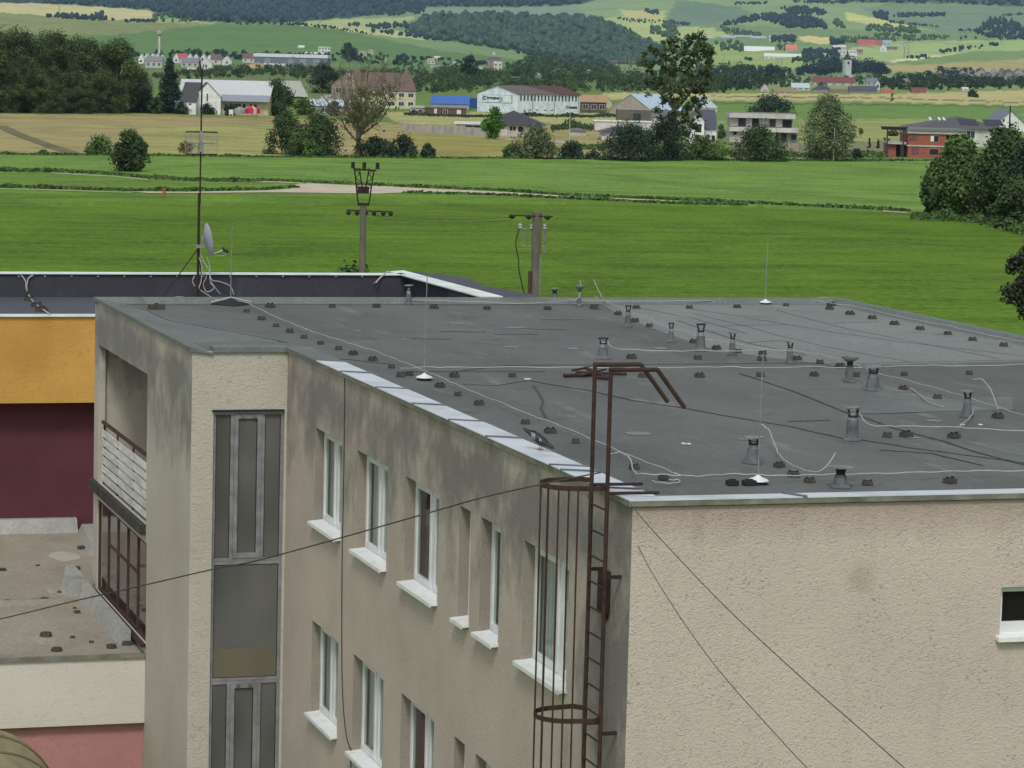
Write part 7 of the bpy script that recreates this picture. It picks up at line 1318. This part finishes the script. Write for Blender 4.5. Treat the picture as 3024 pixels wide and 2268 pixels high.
MB().box((0, 0, -1), (X(2792), 14, Z(432))).box((0, 0, Z(428)), (X(2792), 14, Z(394))).box((X(2624), 1.5, -1), (X(2648), 9, Z(427))).build('wall', M['brick'], bk, world=False)
MB().box((-.2, -.2, Z(432)), (X(2790), 14.1, Z(428))).box((-.3, -.4, Z(394)), (X(2850), 14.6, Z(386))).box((X(2622), .6, Z(427)), (X(2676), 9.4, Z(420))).box((X(2841), -.3, Z(412)), (X(2845), .3, Z(394))).build('concrete_band', hm('wall', (186, 180, 168)), bk, world=False)
MB().box((-.5, -.6, Z(386)), (X(2850), 14.8, Z(379))).build('roof', hm('roof', (112, 116, 116)), bk, world=False)
for (x0, x1, y0, y1, w_) in ((2746, 2769, 400, 416, 1), (2744, 2770, 438, 455, 0), (2685, 2703, 398, 412, 2), (2693, 2710, 434, 452, 2)):
    w = MB().box((X(x0)-.15, -.06, Z(y1)-.15), (X(x1)+.15, .02, Z(y0)+.15)).build('window', hm('wall', (170, 130, 112) if w_ < 2 else (124, 74, 66)), bk, world=False); MB().box((X(x0), -.1, Z(y1)), (X(x1), -.06, Z(y0))).build('pane', M['dark'] if w_ < 2 else hm('wall', (110, 84, 80)), w, world=False)
    if w_ == 1: MB().box((X(x0), -.14, Z(y1)), (X((x0+x1)/2-2), -.1, Z(y0))).build('insulation_sheet', M['white'], w, world=False)
MB().box((X(2650), 3, 0), (X(2664), 3.1, Z(428))).build('door', M['dark'], bk, world=False); MB().box((X(2794), 2, Z(428)), (X(2838), 12, Z(396))).build('terrace_recess', hm('wall', (60, 58, 54)), bk, world=False)
pg = thing('pergola', 'dark timber pergola left of the brick house', 'pergola', tuple(A+SDV*X(2606)), -YAW); wdt = 70*s
for k in range(2): MB().box((0, k*3.6, Z(385)), (wdt, k*3.6+.25, Z(379))).build('beam', hm('roof', (44, 40, 36)), pg, world=False)
for k in range(14): MB().box((wdt*k/13-.1, -.4, Z(379)), (wdt*k/13+.1, 4.3, Z(376))).build('rafter', hm('roof', (44, 40, 36)), pg, world=False)
for x in (12*s, 60*s): MB().box((x-.15, 0, 0), (x+.15, .3, Z(385))).build('post', hm('roof', (44, 40, 36)), pg, world=False)
dk = hs('hip_roof_house', 'long house with dark hipped roof and skylights behind the brick house', 2700, 2990, 428, 378, 342, 'hip', 26, (200, 200, 196), (84, 88, 90), 0, 1, 0, over=.8, d=None, wins=[sw(2700, 2990, 428, 2852, 2878, 382, 404, 'f', 0, 'fglass'), sw(2700, 2990, 428, 2800, 2840, 384, 408, 'f', 0, 'dark')])
A = T(2700, 428); s = sc_at(A); rf_ = [c for c in kids(dk) if c.name.startswith('roof')][0]; e_, r_ = 50*s, 86*s
def onroof(x, f, w_, h_, mat, nm):   # panel lying on the front roof slope
    y = -.8+(13.8)*f; z = e_+(r_-e_)*f+.06; y2 = -.8+13.8*(f+h_); z2 = e_+(r_-e_)*(f+h_)+.06; MB().hexa([(x, y, z), (x+w_, y, z), (x+w_, y2, z2), (x, y2, z2), (x, y, z+.12), (x+w_, y, z+.12), (x+w_, y2, z2+.12), (x, y2, z2+.12)]).build(nm, mat, rf_, world=False)
for x in (55, 82, 96): onroof(x*s, .62, 7*s, .2, M['white'], 'skylight')
for x in (140, 215): onroof(x*s, .3, 55*s, .45, hm('roof', (52, 54, 64)), 'solar_panel')
hs('gable_house', 'white gabled house with grey roof at the right frame edge', 2930, 3036, 388, 372, 325, 'front', 26, (222, 226, 226), (112, 122, 132), 0, 1, 0, over=.5, wins=[sw(2930, 3036, 388, 2958, 2966, 349, 360, 'f', 0, 'dark')])
P = T(2980, 400); s = sc_at(P); tag(MB().tube([(0, 0, 0), (0, 0, 88*s)], .28, 7, r1=.2).build('utility_pole', M['rubber'], loc=tuple(P), world=False), 'dark wooden pole in front of the white gable at the right edge', 'pole')
# --- village at the foot of the right hills
V_ = [('red roofed long farmhouse in the church village', 2402, 2526, 252, 242, 226, (186, 176, 166), (120, 72, 70), 'side', 5), ('white house with pale metal roof in the church village', 2338, 2390, 266, 258, 245, (200, 200, 194), (190, 200, 206), 'side', 3), ('cream low house with tan roof at the field edge left of the white metal roof', 2284, 2356, 277, 270, 261, (176, 160, 136), (150, 130, 104), 'side', 4),
 ('house with dark roof left of the red farmhouse', 2400, 2458, 272, 264, 252, (150, 146, 142), (72, 74, 84), 'hip', 2), ('cream low house with brown roof right of the dark roofed one', 2450, 2502, 276, 270, 263, (160, 146, 120), (130, 108, 84), 'side', 3), ('brown roofed house in the left end of the church village', 2246, 2270, 270, 262, 246, (196, 190, 180), (100, 76, 76), 'front', 1),
 ('grey house with dark roof below the church', 2508, 2590, 274, 266, 254, (126, 120, 122), (84, 82, 92), 'side', 4), ('white tall house front right of the church', 2584, 2598, 266, 246, 236, (196, 206, 214), (120, 126, 140), 'front', 1), ('grey roofed house between the church and the dark trees', 2558, 2590, 252, 242, 230, (170, 174, 178), (116, 122, 134), 'side', 2),
 ('small house with orange red roof at the field edge', 2604, 2640, 278, 273, 266, (206, 200, 190), (176, 98, 78), 'side', 3), ('unplastered red brick house beside the dark trees at the field edge', 2692, 2735, 274, 262, 258, (150, 82, 72), (150, 84, 74), 'flat', 3), ('small white shed in the tree line at right', 2842, 2860, 268, 262, 258, (226, 226, 220), (222, 222, 214), 'side', 1),
 ('long white hall on the slope, upper left of two', 2198, 2288, 156, 150, 136, (190, 190, 176), (226, 230, 228), 'side', 7), ('long white hall on the slope, lower right of two', 2256, 2370, 175, 166, 157, (206, 208, 196), (226, 230, 226), 'side', 8), ('salmon roofed house between halls and village', 2320, 2354, 152, 144, 131, (196, 176, 164), (206, 122, 106), 'side', 2),
 ('pink row house in the upper village, longest', 2532, 2586, 134, 124, 116, (206, 130, 126), (186, 90, 90), 'side', 6), ('pinkish brown house at the right of the long pink one', 2578, 2606, 134, 126, 118, (176, 120, 116), (150, 88, 90), 'side', 3), ('light blue roofed house right of the pink houses', 2606, 2632, 134, 126, 119, (170, 186, 200), (150, 172, 190), 'side', 2),
 ('small white gable house below the blue roofed house', 2598, 2618, 152, 142, 132, (214, 220, 222), (170, 182, 190), 'front', 1), ('pinkish white house left of the church top', 2460, 2498, 146, 138, 133, (206, 190, 190), (216, 206, 206), 'side', 3), ('white flat block in the upper village, long top one', 2466, 2530, 158, 150, 147, (206, 200, 196), (220, 220, 220), 'flat', 6),
 ('white house right below the long white block', 2510, 2530, 174, 164, 157, (214, 214, 214), (206, 206, 206), 'side', 1), ('small white house left of the church spire', 2480, 2500, 168, 162, 158, (210, 210, 206), (214, 214, 214), 'flat', 2), ('tiny white house in the trees left of the church', 2430, 2440, 165, 160, 157, (220, 226, 226), (220, 226, 226), 'flat', 1), ('narrow brown house in the upper village right of the white block', 2530, 2548, 160, 152, 146, (176, 150, 140), (120, 90, 88), 'side', 1),
 ('pale farm building at the right end of the upper village', 2648, 2676, 144, 138, 135, (200, 196, 184), (176, 170, 160), 'side', 2), ('brown low house left of the pale farm building', 2620, 2650, 148, 143, 138, (160, 140, 130), (110, 96, 92), 'side', 2), ('long grey roofed stable on the slope, left of three', 2128, 2172, 116, 111, 105, (150, 160, 160), (170, 180, 182), 'side', 4), ('long grey roofed stable on the slope, middle of three', 2170, 2222, 113, 108, 103, (150, 160, 160), (168, 178, 180), 'side', 4),
 ('long grey roofed stable on the slope, right of three', 2216, 2262, 120, 112, 106, (150, 160, 160), (172, 182, 184), 'side', 4), ('long low white wall building left of the grey stables', 2070, 2112, 116, 111, 108, (200, 196, 186), (190, 190, 184), 'side', 3), ('small white silo house beside the grey stables', 2271, 2276, 120, 108, 105, (222, 224, 222), (210, 212, 210), 'flat', 1), ('small grey house in the upper dark wood', 2312, 2342, 50, 44, 40, (140, 156, 160), (150, 168, 172), 'side', 2), ('tiny white roof in the dense trees right of the poplar', 2108, 2124, 228, 223, 219, (176, 186, 186), (180, 190, 190), 'side', 1), ('long brown weathered hall at the foot of the middle forest', 1795, 1882, 190, 182, 178, (104, 90, 88), (116, 100, 96), 'side', 8)]
for lb, l, r, b, e, rd, w, rf__, kd, nw in V_: hs('house', lb, l, r, b, e, rd, kd, max(9, (r-l)*sc_at(T(l, b))*.35), w, rf__, nw, 1, 0, over=.3)
rl_ = 'dark roofed house of the terraced village at the right edge'; rgp = 'houses of the terraced village'
hA = hs('house', rl_, 2780, 2806, 232, 224, 214, 'hip', 14, (130, 130, 130), (84, 84, 88), 2, 1, 0, rgp); hB = hs('house', 'dark gabled house of the terraced village at the right edge', 2830, 2856, 226, 218, 207, 'front', 14, (160, 156, 152), (92, 92, 96), 1, 1, 0, 'gabled houses of the terraced village')
for i, (x, b) in enumerate(((2765, 226), (2800, 218), (2812, 234), (2838, 240), (2862, 216), (2868, 234), (2884, 222), (2900, 240), (2908, 226), (2925, 216), (2930, 236), (2948, 226), (2958, 240), (2972, 218), (2985, 232), (2996, 222), (3010, 238), (3018, 218), (2822, 214), (2890, 212), (2950, 212))):
    src = hA if i % 3 else hB; dup(src, tuple(T(x, b)), src.rotation_euler.z+random.uniform(-.2, .2), src['label'], src['group'], random.uniform(.8, 1.1))
for x, b, lb in ((2863, 222, 'white walled house in the terraced village, leftmost white one'), (2905, 232, 'white walled house in the middle of the terraced village'), (2942, 226, 'white walled house at the upper middle of the terraced village'), (2968, 236, 'white walled house low in the terraced village near the right edge'), (2990, 230, 'white walled house in the terraced village nearest the right edge')): hs('house', lb, x, x+18, b, b-7, b-13, 'side', 10, (214, 212, 206), (110, 106, 106), 2)
# --- street lamps
def lamp(x, base, top, lab, arm=1):
    P = T(x, base); s = sc_at(P); H = (base-top)*s; t = thing('street_lamp', lab, 'street lamp', tuple(P), -YAW); a = arm*18*s
    MB().tube([(0, 0, 0), (0, 0, H*.5)], .13, 8).tube(smooth_path([(0, 0, H*.5), (0, 0, H*.88), (a*.12, 0, H*.97), (a*.6, 0, H*1.0)], 4), .095, 7, r1=.06).build('pole', hm('wall', (176, 182, 176)), t, world=False)
    MB().hexa([(a*.5, -.12, H-.05), (a*1.15, -.18, H-.02), (a*1.15, .18, H-.02), (a*.5, .12, H-.05), (a*.5, -.1, H+.1), (a*1.1, -.14, H+.2), (a*1.1, .14, H+.2), (a*.5, .1, H+.1)]).build('lamp_head', M['dish'], t, world=False)
lamp(324, 331, 232, 'tall grey street lamp in front of the dark grove'); lamp(1681, 434, 330, 'pale street lamp in front of the white factory'); lamp(2461, 476, 358, 'tall pale street lamp right of the big willow'); lamp(2116, 425, 362, 'pale curved street lamp between gabled and modern house'); lamp(3006, 395, 338, 'grey curved street lamp beside the white gable at right edge')
# --- marker post, pylons
P = T(485, 577); s = sc_at(P); tag(MB().lathe([(4.5*s, 0), (4.2*s, 16*s), (5.2*s, 16.5*s), (5*s, 20*s), (2*s, 21*s)], (0, 0, 0), 10).build('marker_post', hm('roof', (176, 84, 50)), loc=tuple(P), world=False), 'orange marker post beside the thin path on the meadow', 'marker')
def pylon(x, base, top, lab, w=9):
    P = T(x, base); s = sc_at(P); H = (base-top)*s; W_ = w*s; t = thing('lattice_pylon', lab, 'pylon', tuple(P), -YAW); m = MB(); r = max(.16, s*.45); a = W_*.28
    for sx in (-1, 1):
        for sy in (-1, 1): m.tube([(sx*a, sy*a, 0), (sx*a*.45, sy*a*.45, H*.55), (sx*a*.3, sy*a*.3, H*.6)], r, 4)
    for k in range(6): z0, z1 = H*.1*k, H*.1*(k+1); f0, f1 = a*(1-.55*k/6), a*(1-.55*(k+1)/6); m.tube([(-f0, -f0, z0), (f1, -f1, z1)], r*.6, 3).tube([(f0, -f0, z0), (-f1, -f1, z1)], r*.6, 3)
    m.build('lattice_mast', M['steel'], t, world=False)
    q = MB().tube([(-a*.3, 0, H*.58), (-W_*.45, 0, H*.8), (-W_*.4, 0, H*.95)], r, 4).tube([(a*.3, 0, H*.58), (W_*.45, 0, H*.8), (W_*.4, 0, H*.95)], r, 4).tube([(-W_*.9, 0, H*.93), (W_*.9, 0, H*.93)], r, 4).tube([(-W_*.4, 0, H*.95), (-W_*.4, 0, H)], r*.8, 4).tube([(W_*.4, 0, H*.95), (W_*.4, 0, H)], r*.8, 4); q.build('crossarm', M['steel'], t, world=False)
pylon(1589, 150, 114, 'pale lattice pylon standing before the middle forest', 10); pylon(1846, 210, 150, 'thin pylon at the foot of the middle forest, left of two', 7); pylon(1856, 212, 154, 'thin pylon at the foot of the middle forest, right of two', 7); pylon(2297, 196, 172, 'pylon in the valley below the long white halls, left of two', 6); pylon(2308, 196, 172, 'pylon in the valley below the long white halls, right of two', 6)
pylon(2670, 170, 122, 'pale pylon on the green slope right of the village, left of two', 7); pylon(2682, 170, 122, 'pale pylon on the green slope right of the village, right of two', 7); pylon(2958, 126, 100, 'small pale pylon in front of the dark spruce wood', 5); pylon(2136, 190, 160, 'faint pylon on the bright slope left of the halls', 6); pylon(865, 215, 165, 'thin pylon in front of the long grey metal hall', 5); pylon(175, 34, 12, 'tiny faint pylon on the yellow field at top left', 5); pylon(945, 70, 38, 'faint pylon against the mountain forest', 8)
# ================================================================ HAZE
hz = MB().box((-4200, -300, -1.2), (9500, 17000, 1400)).build('haze', None or M['white'])
m = bpy.data.materials.new('thin_haze'); m.use_nodes = True; n = m.node_tree; n.nodes.remove(n.nodes['Principled BSDF']); vp = n.nodes.new('ShaderNodeVolumePrincipled')
vp.inputs['Color'].default_value = (.5, .75, 1, 1); vp.inputs['Density'].default_value = 2.8e-5; vp.inputs['Anisotropy'].default_value = 0.2; n.links.new(vp.outputs[0], n.nodes['Material Output'].inputs['Volume'])
hz.data.materials.clear(); hz.data.materials.append(m); tag(hz, 'thin bluish air haze over the whole valley', 'haze', kind='stuff')
